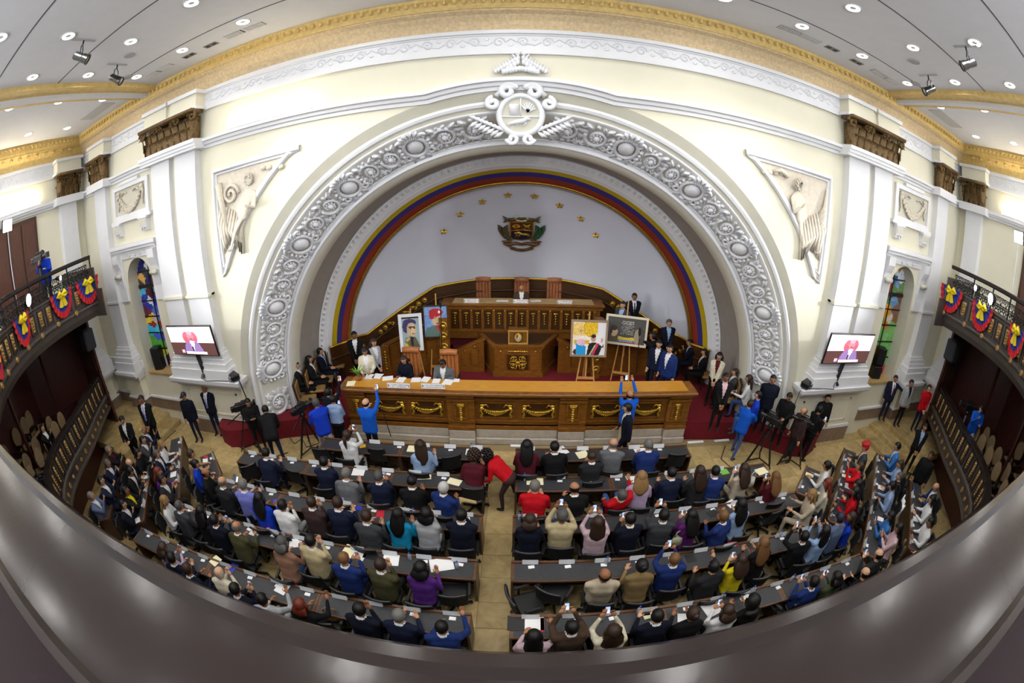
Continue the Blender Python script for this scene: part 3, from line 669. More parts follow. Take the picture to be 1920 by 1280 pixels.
niche_me = MB().loft([[(-.17,.0,-.06),(.17,.0,-.06),(.17,.0,.5),(-.17,.0,.5)],[(-.17,.03,-.06),(.17,.03,-.06),(.17,.03,.5),(-.17,.03,.5)],[(-.14,.03,-.03),(.14,.03,-.03),(.14,.03,.47),(-.14,.03,.47)],[(-.13,-.03,-.02),(.13,-.03,-.02),(.13,-.03,.46),(-.13,-.03,.46)]], True, False, True).mesh('panel_niche', mat('niche_dark', srgb(38,33,31), .4))
boss = MB().lathe([(.001,.05),(.05,.05),(.075,.03),(.09,.0),(.001,.0)], 14, (0,0,0), 1)
for k in range(6): boss.ell((.05*cos(k*pi/3),.05,.05*sin(k*pi/3)), (.02,.015,.02), 5, 3)
boss_me = boss.mesh('gilt_boss', MATS['old_gilt'], True)
for i in range(nb):
    u = (i+.5)*(len(UP)-1)/nb; x, y, nx, ny = pt(UP, u)
    if abs(x) < 8.0: continue
    o = link('iron_scrollwork', bay, gal); o.matrix_world = place(UP, u, 5.8, -.08)
    o = link('rail_post', post, gal); o.matrix_world = place(UP, i*(len(UP)-1)/nb, 5.79, -.08)
    for e in (-.22, .22):
        uu = u+e*step
        o = link('panel_niche', niche_me, gal); o.matrix_world = place(UP, uu, 5.17, -.06)
        o = link('gilt_carving', carve_me, gal); o.matrix_world = place(UP, uu, 5.18, -.05)
    o = link('gilt_boss', boss_me, gal); o.matrix_world = place(UP, u+.45*step, 5.0, .04)
# gallery floor slab, ceiling of the boxes below, carpet behind the rail
def slab(name, P, z0, z1, m, root):
    b = MB(); out = []
    for x, y, nx, ny in P:
        yy = y if abs(x) > 12.7 else max(YB, y-6); out.append((x-nx*.4, y-ny*.4))
    for (x0, y0), (x1, y1) in zip(out, out[1:]):
        e = lambda x, y: (max(-XS, min(XS, x*1.28)), max(YB, min(7.35, y-5+4.5*min(1, (abs(x)/12.8)**6)))) if abs(x) < 12.6 else ((-XS if x < 0 else XS), y)
        a, c = e(x0, y0), e(x1, y1); b.add([(x0,y0,z0),(x1,y1,z0),(c[0],c[1],z0),(a[0],a[1],z0)], [(0,1,2,3)]); b.add([(x0,y0,z1),(x1,y1,z1),(c[0],c[1],z1),(a[0],a[1],z1)], [(3,2,1,0)])
    return b.obj(name, m, root, fix=False)
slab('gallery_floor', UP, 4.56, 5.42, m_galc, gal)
for s in (-1, 1): MB().box(*sorted((s*12.3, s*XS)), 7.33, 7.37, 4.56, 5.42).obj('end_fascia', m_balc, gal); MB().box(*sorted((s*12.6, s*15.7)), 7.3, 7.34, 5.42, 6.1).obj('end_parapet', m_balc, gal)
# bunting in the national colours hung on the balcony
m_bunr = mat('bunting_red', srgb(200,20,36), .7, var=.2, scale=10); m_bunb = mat('bunting_blue', srgb(30,52,150), .7, var=.2, scale=10); m_buny = mat('bunting_yellow', srgb(244,214,20), .6, var=.1)
def fan(r0, r1, w=.06, n=40):
    R = []
    for i in range(n+1):
        a = pi*i/n; z = w*(.5+.5*sin(i*1.9)); row = []
        for k in range(5):
            r = r0+(r1-r0)*k/4; row.append((-r*cos(a)*.62, .02+z*(r/r1), -r*sin(a)*.95))
        R.append(row)
    return MB().loft(R, close=False)
bun_meshes = (fan(.02,.62).mesh('blue_field', m_bunb, True, False), fan(.6,.82).mesh('red_border', m_bunr, True, False))
b = MB()
for f in (-1, 1):
    b.tube([(0,.1,-.1),(.12*f,.14,-.02),(.2*f,.12,-.12),(.1*f,.12,-.16),(0,.1,-.1)], [.03,.07,.08,.06,.03], 6); b.add([(0,.1,-.12),(.06*f,.11,-.1),(.2*f,.1,-.42),(.1*f,.12,-.46),(.01*f,.11,-.44)], [(0,1,2,3,4)])
b.ell((0,.12,-.1), (.06,.05,.06), 8, 5); bow_me = b.mesh('yellow_bow', m_buny, True)
bl = [(162,530,'end of the left balcony by the white pilaster'),(113,555,'left balcony below the blue-jacketed camera operator'),(40,612,'left balcony under the glaring lamp'),(3,715,'left balcony, nearest one at the picture edge'),
      (1786,545,'end of the right balcony by the corner pilaster'),(1843,583,'right balcony beside the glaring lamp'),(1904,645,'right balcony, nearest one at the picture edge')]
for px, py, lab in bl:
    u = on_path(UP, px, py)
    if u is None: continue
    t = thing('flag_bunting', 'fan bunting with yellow bow, '+lab, 'bunting', group='flag bunting on the balcony'); t.matrix_world = place(UP, u, 5.84, .01)
    link('blue_field', bun_meshes[0], t); link('red_border', bun_meshes[1], t); link('yellow_bow', bow_me, t)
# ------------------------------------------------------------------ lower tier of boxes
LK = [(-14.4,7.6),(-13.4,6.25),(-12.5,5.05),(-11.75,3.75),(-11.1,2.95),(-10.3,2.45),(-9.2,2.2),(-7,2.12),(-3.5,2.05),(0,2.0)]
LK = LK + [(-x, y) for x, y in LK[-2::-1]]
def catmull(K, n=8):
    out = []
    for i in range(len(K)-1):
        p0, p1, p2, p3 = K[max(0, i-1)], K[i], K[i+1], K[min(len(K)-1, i+2)]
        for j in range(n):
            t = j/n; out.append(tuple(.5*((2*p1[q])+(-p0[q]+p2[q])*t+(2*p0[q]-5*p1[q]+4*p2[q]-p3[q])*t*t+(-p0[q]+3*p1[q]-3*p2[q]+p3[q])*t**3) for q in (0, 1)))
    return out+[K[-1]]
LO = resample(catmull(LK), 150)
box = thing('box_tier', 'lower tier of dark panelled boxes with gilded carvings under the balcony', 'box front')
ZL = 2.47
MB().sweep(LO, [(0,ZL-.08),(0,ZL-.01),(-.02,ZL),(-.26,ZL),(-.28,ZL-.02),(-.28,ZL-.08)]).obj('box_rail', m_rail, box)
MB().sweep(LO, [(-.24,ZL-.08),(-.04,ZL-.08),(-.06,ZL-.12),(-.06,1.72),(-.02,1.7),(.02,1.66),(.02,1.58),(-.04,1.55),(-.04,1.28),(0,1.26),(.02,1.2),(-.02,1.14),(-.3,1.12),(-.3,ZL-.08)]).obj('box_parapet', m_balc, box)
MB().sweep(LO, [(-.75,0),(-.72,0),(-.72,1.15),(-.75,1.15)]).obj('box_base_wall', m_mahog, box)
L2 = sum(hypot(LO[i+1][0]-LO[i][0], LO[i+1][1]-LO[i][1]) for i in range(150)); n2 = int(L2/.42)
c2 = MB(); c2.box(-.055,.055,0,.02,0,.5)
for k in range(6): c2.ell((0,.02,.06+.075*k), (.045,.03,.035), 6, 4)
c2m = c2.mesh('gilt_carving', MATS['old_gilt'], True)
nm2 = MB().loft([[(-.15,.0,-.06),(.15,.0,-.06),(.15,.0,.56),(-.15,.0,.56)],[(-.15,.03,-.06),(.15,.03,-.06),(.15,.03,.56),(-.15,.03,.56)],[(-.12,.03,-.03),(.12,.03,-.03),(.12,.03,.53),(-.12,.03,.53)],[(-.11,-.03,-.02),(.11,-.03,-.02),(.11,-.03,.52),(-.11,-.03,.52)]], True, False, True).mesh('panel_niche', MATS['niche_dark'])
for i in range(n2):
    u = (i+.5)*150/n2; x = pt(LO, u)[0]
    if abs(x) < 10.2: continue
    o = link('panel_niche', nm2, box); o.matrix_world = place(LO, u, 1.79, -.06); o = link('gilt_carving', c2m, box); o.matrix_world = place(LO, u, 1.8, -.05)
    o = link('gilt_boss', boss_me, box); o.matrix_world = place(LO, u, 1.41, -.04) @ Matrix.Diagonal((.9, .7, .8 if i % 2 else 1.2, 1))
slab2 = MB()
for (x0, y0, a0, b0), (x1, y1, a1, b1) in zip(LO, LO[1:]):
    slab2.add([(x0-a0*.25,y0-b0*.25,1.45),(x1-a1*.25,y1-b1*.25,1.45),(x1-a1*1.6,y1-b1*1.6,1.45),(x0-a0*1.6,y0-b0*1.6,1.45)], [(0,1,2,3)])
    slab2.add([(x0-a0*1.6,y0-b0*1.6,1.45),(x1-a1*1.6,y1-b1*1.6,1.45),(x1-a1*1.6,y1-b1*1.6,1.8),(x0-a0*1.6,y0-b0*1.6,1.8)], [(0,1,2,3)])
    slab2.add([(x0-a0*1.6,y0-b0*1.6,1.8),(x1-a1*1.6,y1-b1*1.6,1.8),(x1-a1*2.75,y1-b1*2.75,1.8),(x0-a0*2.75,y0-b0*2.75,1.8)], [(0,1,2,3)])
    slab2.add([(x0-a0*2.75,y0-b0*2.75,1.8),(x1-a1*2.75,y1-b1*2.75,1.8),(x1-a1*2.75,y1-b1*2.75,4.6),(x0-a0*2.75,y0-b0*2.75,4.6)], [(0,1,2,3)])
slab2.obj('box_floor_and_back', m_mahog, box, fix=False)
for s in (-1, 1):
    MB().box(*sorted((s*14.15, s*15.65)), 7.36, 7.46, .6, 4.58).obj('box_end_wall', m_mahog, box)
    for q in range(2): MB().box(*sorted((s*(14.3+q*.66), s*(14.86+q*.66))), 7.33, 7.37, 2.6, 4.2).obj('end_wall_panel', m_walnut, box)
    MB().box(*sorted((s*15.6, s*15.68)), -4.4, 7.36, 0, 4.56).obj('box_side_panelling', m_mahog, box)
for u in (9, 21, 33, 117, 129, 141):
    o = MB().box(-.05,.05,-.05,.05,0,3.1).obj('box_post', m_mahog, box); o.matrix_world = place(LO, u, 1.5, -1.55)
    o = MB().box(-.03,.03,-1.3,-.0,0,.75).obj('box_partition', m_mahog, box); o.matrix_world = place(LO, u, 1.45, -1.6)
# gallery doors on the side walls
for k, (s, y0, y1) in enumerate(((-1, 4.1, 6.4), (1, 3.4, 5.4))):
    d = sroot('door_%d' % (k+1), (s*XS, 0, 0)); MB().box(*sorted((0, -s*.12)), y0, y1, 5.42, 8.45).obj('door_frame', m_walnut, d)
    n = 3; w = (y1-y0-.2)/n
    for i in range(n):
        MB().box(*sorted((-s*.12, -s*.17)), y0+.1+i*w+.04, y0+.1+(i+1)*w-.04, 5.5, 8.3).obj('door_leaf', mat('door_walnut', srgb(92,58,46), .4, var=.3, scale=4, kind='wood', stretch=(6,6,1)), d)
        for z0, z1 in ((5.65,6.5),(6.65,8.1)): MB().box(*sorted((-s*.16, -s*.185)), y0+.1+i*w+.16, y0+.1+(i+1)*w-.16, z0, z1).obj('door_panel', MATS['door_walnut'], d)
# ================================================================== DAIS
def inpoly(x, y, P):
    c = False; j = len(P)-1
    for i in range(len(P)):
        if (P[i][1] > y) != (P[j][1] > y) and x < (P[j][0]-P[i][0])*(y-P[i][1])/(P[j][1]-P[i][1])+P[i][0]: c = not c
        j = i
    return c
def painted(w, h, nx, ny, shapes, bg, y=0.):
    b = MB(); bgc = srgb(*bg)
    for i in range(nx):
        for j in range(ny):
            u, v = (i+.5)/nx, (j+.5)/ny; col = bgc
            for sh in shapes:
                k = sh[0]
                if k == 'e': hit = ((u-sh[1])/sh[3])**2+((v-sh[2])/sh[4])**2 < 1
                elif k == 'r': hit = sh[1] <= u <= sh[2] and sh[3] <= v <= sh[4]
                elif k == 'n': hit = sh[1] <= u <= sh[2] and sh[3] <= v <= sh[4] and random.random() < sh[6]
                else: hit = inpoly(u, v, sh[1])
                if hit: col = srgb(*sh[5 if k in 'ern' else 2])
            x0, x1, z0, z1 = -w/2+w*i/nx, -w/2+w*(i+1)/nx, h*j/ny, h*(j+1)/ny
            b.add([(x0,y,z0),(x1,y,z0),(x1,y,z1),(x0,y,z1)], [(0,1,2,3)], 0, col)
    return b
m_screen = mat('lit_screen', (0,0,0), .3, attr='paint', emit='src', estr=1.0)
# platform with carpet, side aprons in front of the arch piers
out = [(-9.2,8.66),(-9.05,8.3),(-8.6,8.12),(-8.1,8.25),(-7.0,8.95),(-6.1,9.3),(-4.85,9.5),(4.7,9.5),(6.4,9.32),(7.0,9.0),(7.9,8.2),(8.5,8.05),(9.0,8.3),(9.2,8.66),(9.2,9.2),(7.6,9.2),(7.3,10),(6.55,12.2),(5.8,12.6),(4,14.2),(0,15.2),(-4,14.2),(-5.8,12.6),(-6.6,12.2),(-7.4,10),(-7.7,9.2),(-9.2,9.2)]
struct(MB().prism(out, 0, ZD, lambda a, b2, d: (a, b2, d)).obj('floor_dais', m_carpet))
# wainscot around the apse
wp = [(622,650),(655,637),(690,625),(752,579),(815,537),(855,529),(895,523),(978,521),(1060,525),(1130,541),(1180,573),(1240,615),(1295,643),(1325,655)]
W3 = []
for px, py in wp:
    if px < 640: p = at(px, py, 1, 11.75); p.x = -6.2
    elif px > 1310: p = at(px, py, 1, 11.75); p.x = 6.1
    elif px < 665 or px > 1285: p = at(px, py, 1, 12.3)
    else: p = apse_hit(px, py)
    W3.append(p)
fine = []
for a, c in zip(W3, W3[1:]):
    for i in range(6):
        t = i/6; x, z = a.x+(c.x-a.x)*t, a.z+(c.z-a.z)*t; y = a.y+(c.y-a.y)*t
        if abs(x-XC) < 5.6: y = apse_y(x, z if z > 1 else 1)
        fine.append(Vector((x, min(y, apse_y(x, ZC) if abs(x) < 5.6 else y)-.06, z)))
fine.append(W3[-1]-Vector((0,.06,0)))
wain = sroot('wall_wainscot')
MB().loft([[(p.x,p.y,p.z) for p in fine],[(p.x,min(p.y, 12.2+2.6*max(0,1-(p.x/5.8)**2)**.8)-.02,ZD) for p in fine]], close=False).obj('wainscot_boards', m_oakd, wain, fix=False)
MB().tube([p+Vector((0,-.02,0)) for p in fine], .045, 6).obj('gilt_capping', m_gold, wain, True)
MB().tube([p+Vector((0,-.05,-.42)) for p in fine], .03, 6).obj('chair_rail', m_oakd, wain, True)
gs = MB().ell((0,0,0), (.07,.03,.07), 10, 5)
for k in range(8): gs.ell((.075*cos(k*pi/4),0,.075*sin(k*pi/4)), (.03,.02,.03), 6, 4)
gsm = gs.mesh('gilt_rosette', m_gold, True)
gc = MB()
for f in (-1, 1): gc.tube([(p[0]*f,0,p[1]) for p in spiral((.09,0), .07, .02, 0, 1.3, 12)], .025, 5)
gc.ell((0,0,.02), (.04,.03,.07), 6, 4); gcm = gc.mesh('gilt_leaf', m_gold, True)
for px, py, k in ((798,560,0),(787,567,0),(777,575,1),(763,584,1),(735,604,1),(725,611,0),(716,619,0),(683,645,0),(1147,567,0),(1158,573,0),(1226,617,0),(1238,640,1),(1265,660,0),(1277,655,1)):
    p = apse_hit(px, py); link('gilt_rosette' if k == 0 else 'gilt_leaf', gsm if k == 0 else gcm, wain, p-Vector((0,.16,0)))
# ---------------- long front desk of the secretaries
desk = thing('council_desk', 'long honey oak desk with gilded garlands on a grey stone base', 'desk', (XC, 9.5, 0))
pil_x = (-4.42, -1.5, 1.42, 4.34); gar_x = (-3.46, -2.42, -.58, .52, 2.34, 3.42)
segs = [(-4.72,-4.12),(-4.12,-1.86),(-1.86,-1.14),(-1.14,1.06),(1.06,1.78),(1.78,4.04),(4.04,4.7)]
for i, (x0, x1) in enumerate(segs):
    f = .08 if i % 2 == 0 else 0
    MB().bbox(x0+.004, x1-.004, -.12-f, .5, 0, .2, .015).obj('stone_block', m_stone, desk); MB().bbox(x0+.004, x1-.004, -.06-f, .5, .2, .46, .02).obj('stone_block', m_stone, desk)
    MB().box(x0, x1, -.0-f, .5, .46, 1.56).obj('desk_front', m_oak, desk)
    for o_, z0, z1 in ((.06,.46,.56),(.04,.7,.76),(.05,1.34,1.4),(.09,1.47,1.56)): MB().box(x0, x1, -o_-f, .0, z0, z1).obj('moulding', m_oak, desk)
fg = MB()
for i in range(13):
    t = i/12*2-1; z = -.12*(1-t*t); r = .035+.045*(1-abs(t)); fg.ell((t*.34,-.03,z), (r,.05,r*.9), 7, 5); fg.ell((t*.34+.02,-.06,z+r*.5), (r*.6,.03,r*.6), 6, 4); fg.ell((t*.34-.02,-.05,z-r*.6), (r*.55,.03,r*.5), 6, 4)
for s in (-1, 1):
    fg.tube([(s*.36,-.03,.08),(s*.4,-.04,-.06),(s*.36,-.03,-.14),(s*.4,-.03,-.22)], [.05,.04,.035,.05], 6); fg.ell((s*.36,-.04,.1), (.07,.04,.05), 8, 5); fg.tube([(s*.34,-.03,.1),(s*.26,-.05,.14),(s*.2,-.04,.06)], .022, 5); fg.ell((s*.39,-.03,-.24), (.05,.03,.04), 6, 4)
fgm = fg.mesh('gilt_garland', m_gold, True)
pd = MB().box(-.1,.1,-.03,0,.2,.24); pd.prism([(-.1,.2),(.1,.2),(.06,.14),(-.06,.14)], -.04, 0)
for k in range(6): pd.ell((0,-.02,.1-.07*k), (.05-.012*(k % 2),.03,.045), 7, 4)
pdm = pd.mesh('gilt_pendant', m_gold, True)
for x in gar_x:
    b = MB()
    for q in ((-.47,.47,1.26,1.3),(-.47,.47,.8,.84)): b.box(x+q[0], x+q[1], -.03, 0, q[2], q[3])
    for q in (-.47, .43): b.box(x+q, x+q+.04, -.03, 0, .84, 1.26)
    b.obj('panel_frame', m_oak, desk); MB().box(x-.43, x+.43, -.006, 0, .84, 1.26).obj('desk_panel', m_oakd, desk); link('gilt_garland', fgm, desk, (x, -.01, 1.1))
for x in pil_x:
    b = MB()
    for q in ((-.17,.17,1.28,1.32),(-.17,.17,.78,.82)): b.box(x+q[0], x+q[1], -.11, -.08, q[2], q[3])
    for q in (-.17, .13): b.box(x+q, x+q+.04, -.11, -.08, .82, 1.28)
    b.obj('panel_frame', m_oak, desk); link('gilt_pendant', pdm, desk, (x, -.09, 1.03))
MB().bbox(-4.86, 4.82, -.24, .52, 1.56, 1.65, .02).obj('desk_top', m_oak, desk); MB().box(-4.6, 4.56, -.08, .5, 1.645, 1.658).obj('top_inlay', m_oakl, desk)
# ---------------- lectern
lec = thing('lectern', 'carved oak lectern with gilded scroll panel and a crested front box', 'lectern', (-.1, 12.3, ZD))
P0 = [(-.75,0),(.75,0),(1.24,1.0),(-1.24,1.0)]
def plan_prism(b, P, z0, z1, g=0.): 
    c = (0, .5); Q = [(c[0]+(x-c[0])*(1+g), c[1]+(y-c[1])*(1+g)) for x, y in P]; return b.prism(Q, z0, z1, lambda a, b2, d: (a, b2, d))
plan_prism(MB(), P0, .16, 1.05).obj('lectern_body', m_oak, lec); b = MB(); plan_prism(b, P0, 0, .16, .06); plan_prism(b, P0, .16, .2, .03); b.obj('lectern_plinth', m_oak, lec)
b = MB(); plan_prism(b, P0, .98, 1.05, .05); plan_prism(b, P0, 1.05, 1.12, .1); b.obj('lectern_cornice', m_oak, lec); plan_prism(MB(), P0, 1.12, 1.13, -.06).obj('reading_top', m_oakd, lec)
for x in (-.55, .55): MB().box(x-.14, x+.14, -.02, 0, .25, .85).obj('side_panel', m_oak, lec)
MB().box(-.34, .34, -.03, 0, .26, .78).obj('carved_panel', m_oakd, lec)
b = MB()
for u in (-1, 1):
    for v in (-1, 1):
        b.tube([(p[0]*u,-.05,.52+p[1]*v) for p in spiral((.16,.12), .1, .02, pi, 1.4, 18)], .02, 5); b.tube([(0,-.05,.52),(.1*u,-.06,.52+.06*v),(.28*u,-.05,.52+.02*v)], .018, 5); b.tube([(.02*u,-.05,.52+.05*v),(.06*u,-.06,.52+.2*v),(.2*u,-.05,.52+.22*v)], .016, 5)
b.ell((0,-.06,.52), (.07,.04,.06), 8, 5); b.obj('gilt_scrollwork', m_gold, lec, True)
b = MB()
for i in range(9): b.ell((-.28+.07*i,-.03,.9), (.05,.03,.025+.012*(1-abs(i-4)/4)), 6, 4)
b.obj('gilt_frieze', m_gold, lec, True)
for x in (-.55, .55): MB().ell((x,-.03,.9), (.035,.03,.035), 8, 5).obj('gilt_stud', m_gold, lec, True)
cb = MB().box(-.31, .31, .02, .32, 1.13, 1.6).obj('crest_box', m_oak, lec)
b = MB()
for q in ((-.31,.31,1.55,1.6),(-.31,.31,1.13,1.18)): b.box(q[0], q[1], 0, .02, q[2], q[3])
for q in (-.31, .27): b.box(q, q+.04, 0, .02, 1.18, 1.55)
b.obj('crest_box_frame', mat('pale_gilt_frame', srgb(200,160,84), .4, .3), cb)
o = painted(.26, .34, 16, 20, [('e',.5,.5,.5,.5,(30,26,30)),('e',.5,.5,.42,.43,(190,160,70)),('r',.25,.5,.52,.75,(170,50,40)),('r',.5,.75,.52,.75,(220,190,60)),('r',.25,.75,.28,.52,(60,110,180)),('p',[(.3,.35),(.6,.45),(.72,.4),(.55,.34)],(235,235,235))], (100,66,28)).obj('crest', m_paint, cb, fix=False); o.location = (0, -.002, 1.2)
# ---------------- presidium bench with stair balustrades
pre = thing('presidium_bench', 'raised oak presidium bench with a row of gilded drop panels', 'bench', (0, 13.35, 0))
MB().box(-2.55, 2.62, 0, .12, 1.5, 2.62).obj('bench_front', m_oak, pre); MB().box(-2.62, 2.7, -.06, .12, 2.55, 2.66).obj('moulding', m_oak, pre); MB().box(-2.6, 2.66, -.04, .1, 1.75, 1.85).obj('moulding', m_oak, pre)
MB().bbox(-2.7, 2.76, -.12, .62, 2.66, 2.74, .02).obj('bench_top', m_oak, pre); MB().box(-2.3, 2.4, .0, .6, 2.735, 2.748).obj('writing_surface', mat('pale_oak', srgb(190,160,110), .4, var=.2, scale=4, kind='wood'), pre)
MB().box(-2.9, 2.95, .1, 1.5, 1.2, 1.82).obj('presidium_floor', m_carpetd, pre)
dr = MB().box(-.07,.07,-.02,0,.18,.23)
for k in range(4): dr.ell((0,-.015,.12-.09*k), (.028,.02,.035), 7, 4)
drm = dr.mesh('gilt_drop', m_gold, True); st = MB().ell((0,0,0), (.03,.02,.03), 8, 5).mesh('gilt_stud', m_gold, True)
for i in range(13):
    x = -2.22+i*.372; o = MB().box(-.13, .13, -.025, 0, -.33, .3).obj('drop_panel', m_oakd, pre); o.location = (x, .0, 2.2); o2 = link('gilt_drop', drm, o, (0, -.03, 0))
    MB().box(x+.14, x+.23, -.05, 0, 1.85, 2.55).obj('bench_stile', m_oak, pre); link('gilt_stud', st, pre, (x+.186, -.06, 2.5))
for s in (-1, 1):
    MB().prism([(s*1.2,ZD),(s*1.2,1.78),(s*2.35,1.2),(s*2.35,ZD)], -.75, -.63).obj('stair_balustrade', m_oak, pre); MB().bar((s*1.15,-.69,1.8),(s*2.4,-.69,1.2),.2,.07).obj('stair_handrail', m_oak, pre)
    for k in range(3): MB().prism([(s*(1.4+k*.3),.85),(s*(1.4+k*.3),1.5-k*.14),(s*(1.62+k*.3),1.38-k*.14),(s*(1.62+k*.3),.85)], -.78, -.75).obj('balustrade_panel', m_oak, pre); link('gilt_stud', st, pre, (s*(1.5+k*.32), -.78, 1.52-k*.15))
    MB().prism([(s*2.5,ZD),(s*2.5,2.6),(s*3.0,2.2),(s*4.45,1.55),(s*4.5,ZD)], -.95, -.83).obj('outer_balustrade', m_oak, pre); MB().bar((s*2.45,-.89,2.58),(s*4.55,-.89,1.56),.22,.08).obj('outer_handrail', m_oak, pre)
    for k in range(4): MB().prism([(s*(2.7+k*.42),.9),(s*(2.7+k*.42),2.15-k*.2),(s*(3.04+k*.42),1.98-k*.2),(s*(3.04+k*.42),.9)], -.98, -.95).obj('balustrade_panel', m_oak, pre)
    MB().box(s*2.42-.14, s*2.42+.14, -1.12, -.84, ZD, 2.6).obj('newel_post', m_oak, pre); MB().box(s*4.45-.13, s*4.45+.13, -1.1, -.84, ZD, 1.62).obj('newel_post', m_oak, pre)
    b = MB(); z = 2.5
    for k in range(5): b.tube([(s*2.42+(.1 if k % 2 else -.1)*cos(t), -1.15, z-.13+.12*sin(t)) for t in [q*.5 for q in range(10)]], .035, 5); b.ell((s*2.42,-1.16,z-.15), (.09,.05,.07), 7, 5); z -= .36
    b.obj('gilt_newel_scroll', m_gold, pre, True); b = MB()
    for k in range(7): b.ell((s*4.45,-1.12,1.42-.1*k), (.05-.014*(k % 2),.03,.05), 7, 4)
    b.obj('gilt_newel_drop', m_gold, pre, True)
    for k in range(5): MB().box(*sorted((s*1.3, s*2.35)), -.5+k*.22, -.28+k*.22, ZD, ZD+.2*(k+1)).obj('stair_step', m_carpet, pre)
# ---------------- chairs of the presidium and the secretaries
m_tanl = mat('tan_leather', srgb(172,108,70), .4, var=.2, scale=8); m_cognac = mat('cognac_leather', srgb(176,108,58), .4, var=.2, scale=8)
def exec_chair(lab, m, loc, rz, tall=1.0, group='leather high-back chairs on the dais'):
    t = thing('executive_chair', lab, 'chair', loc, rz, group); h = .72*tall
    MB().bbox(-.28, .28, -.25, .27, .42, .54, .04).obj('seat', m, t)
    o = MB()
    for k in range(5): o.bbox(-.27+k*.108, -.27+(k+1)*.108-.006, -.33, -.22, .52, .5+h, .03)
    o.obj('backrest', m, t, False); o = MB(); o.tube([(-.25,-.26,.55+h),(0,-.27,.57+h),(.25,-.26,.55+h)], .1, 10); o.obj('head_roll', m, t, True)
    for s in (-1, 1): MB().bbox(s*.3-.035, s*.3+.035, -.2, .2, .64, .69, .015).box(s*.3-.02, s*.3+.02, -.05, .02, .46, .64).obj('armrest', m_blackp, t)
    MB().tube([(0,0,.1),(0,0,.42)], .035, 8).obj('gas_column', m_chrome, t)
    for k in range(5): MB().bar((0,0,.1),(.3*cos(k*1.2566),.3*sin(k*1.2566),.05),.05,.04).obj('base_leg', m_blackp, t)
    return t
for px, lab in ((905,'empty tan leather high-back chair left of the speaker on the presidium'),(978,'tan leather high-back chair behind the presiding person'),(1040,'empty tan leather high-back chair right of the speaker on the presidium')):
    p = at(px, 545, 1, 14.3); exec_chair(lab, m_tanl, (p.x, 14.3, 1.82), pi, 1.2)
exec_chair('cognac leather chair behind the blue-shirted secretary', m_cognac, (-3.25, 10.95, ZD), pi, 1.12); exec_chair('cognac leather chair behind the grey-suited secretary', m_cognac, (-2.1, 10.9, ZD), pi, 1.08)
m_tanf = mat('tan_upholstery', srgb(150,116,66), .7, var=.2, scale=14); m_frame = mat('dark_wood_frame', srgb(46,30,20), .4)
def dais_chair(lab, loc, rz):
    t = thing('side_chair', lab, 'chair', loc, rz, 'tan upholstered side chairs along the arch')
    MB().bbox(-.25, .25, -.24, .26, .4, .49, .03).obj('seat', m_tanf, t); o = MB().bbox(-.23, .23, -.29, -.23, .52, 1.04, .02); o.obj('backrest', m_tanf, t)
    b = MB()
    for s in (-1, 1): b.bar((s*.25,-.25,.36),(s*.25,-.31,1.08),.045,.05)
    b.bar((-.26,-.31,1.07),(.26,-.31,1.07),.05,.06); b.bar((-.25,-.27,.5),(.25,-.27,.5),.03,.04); b.obj('back_frame', m_frame, t)
    for s in (-1, 1):
        for y0, y1 in ((-.24,-.3),(.22,.24)): MB().bar((s*.22,y0,.4),(s*.23,y1,0),.04,.04).obj('leg', m_frame, t)
    return t
ch = [(537,742,'empty tan side chair at the foot of the arch relief',-1.2),(560,722,'tan side chair under the person with the red tie',-1.25),(585,706,'tan side chair under the person in black beside the arch',-1.25),(604,694,'tan side chair under the person reading papers',-1.3),(622,680,'empty tan side chair with papers left on its seat',-1.35),(650,668,'empty tan side chair beside the standing person in black',-1.4),
      (1295,675,'tan side chair under the person in navy by the flag stripes',1.4),(1325,690,'tan side chair under the person in white sneakers',1.35),(1352,700,'tan side chair behind the person in the cream jacket',1.3),(1382,728,'tan side chair under the seated person in grey',1.25),(1408,742,'tan side chair under the person in jeans',1.2),(1428,765,'tan side chair under the person in royal blue',1.1)]
for px, py, lab, rz in ch:
    p = at(px, py, 2, ZD+.45); lim = 6.15 if p.y > 9.6 else 6.75; p.x = max(-lim, min(lim, p.x))
    dais_chair(lab, (p.x, p.y-.1, ZD), rz)
# ---------------- easels with pictures
m_pine = mat('pine_easel', srgb(206,150,84), .5, var=.2, scale=6, kind='wood')
def easel(lab, loc, rz, z_pic):
    t = thing('easel', lab, 'easel', loc, rz, 'wooden easels on the dais')
    for s in (-1, 1): MB().bar((s*.3,0,0),(s*.17,.12,z_pic),.05,.04).obj('front_leg', m_pine, t)
    MB().bar((0,.06,.25),(0,.2,z_pic+1.35),.05,.04).obj('mast', m_pine, t); MB().bar((0,.2,1.3),(0,.7,0),.05,.04).obj('rear_leg', m_pine, t)
    MB().bar((-.27,.02,.3),(.27,.02,.3),.05,.07).obj('cross_bar', m_pine, t); MB().bar((-.32,.04,z_pic),(.32,.04,z_pic),.1,.05).obj('picture_ledge', m_pine, t); return t
def picture(name, lab, loc, rz, w, h, fw, fm, P, tilt=.1):
    t = thing(name, lab, 'picture', loc, rz, 'framed pictures on easels'); t.rotation_euler = (-tilt, 0, rz)
    MB().box(-w/2, w/2, .0, .03, 0, h).obj('backing', m_frame, t)
    b = MB().box(-w/2, w/2, -.02, .0, 0, fw).box(-w/2, w/2, -.02, .0, h-fw, h).box(-w/2, -w/2+fw, -.02, .0, fw, h-fw).box(w/2-fw, w/2, -.02, .0, fw, h-fw); b.obj('frame', fm, t)
    o = P.obj('painting', m_paint, t, fix=False); o.location = (0, -.004, fw); return t
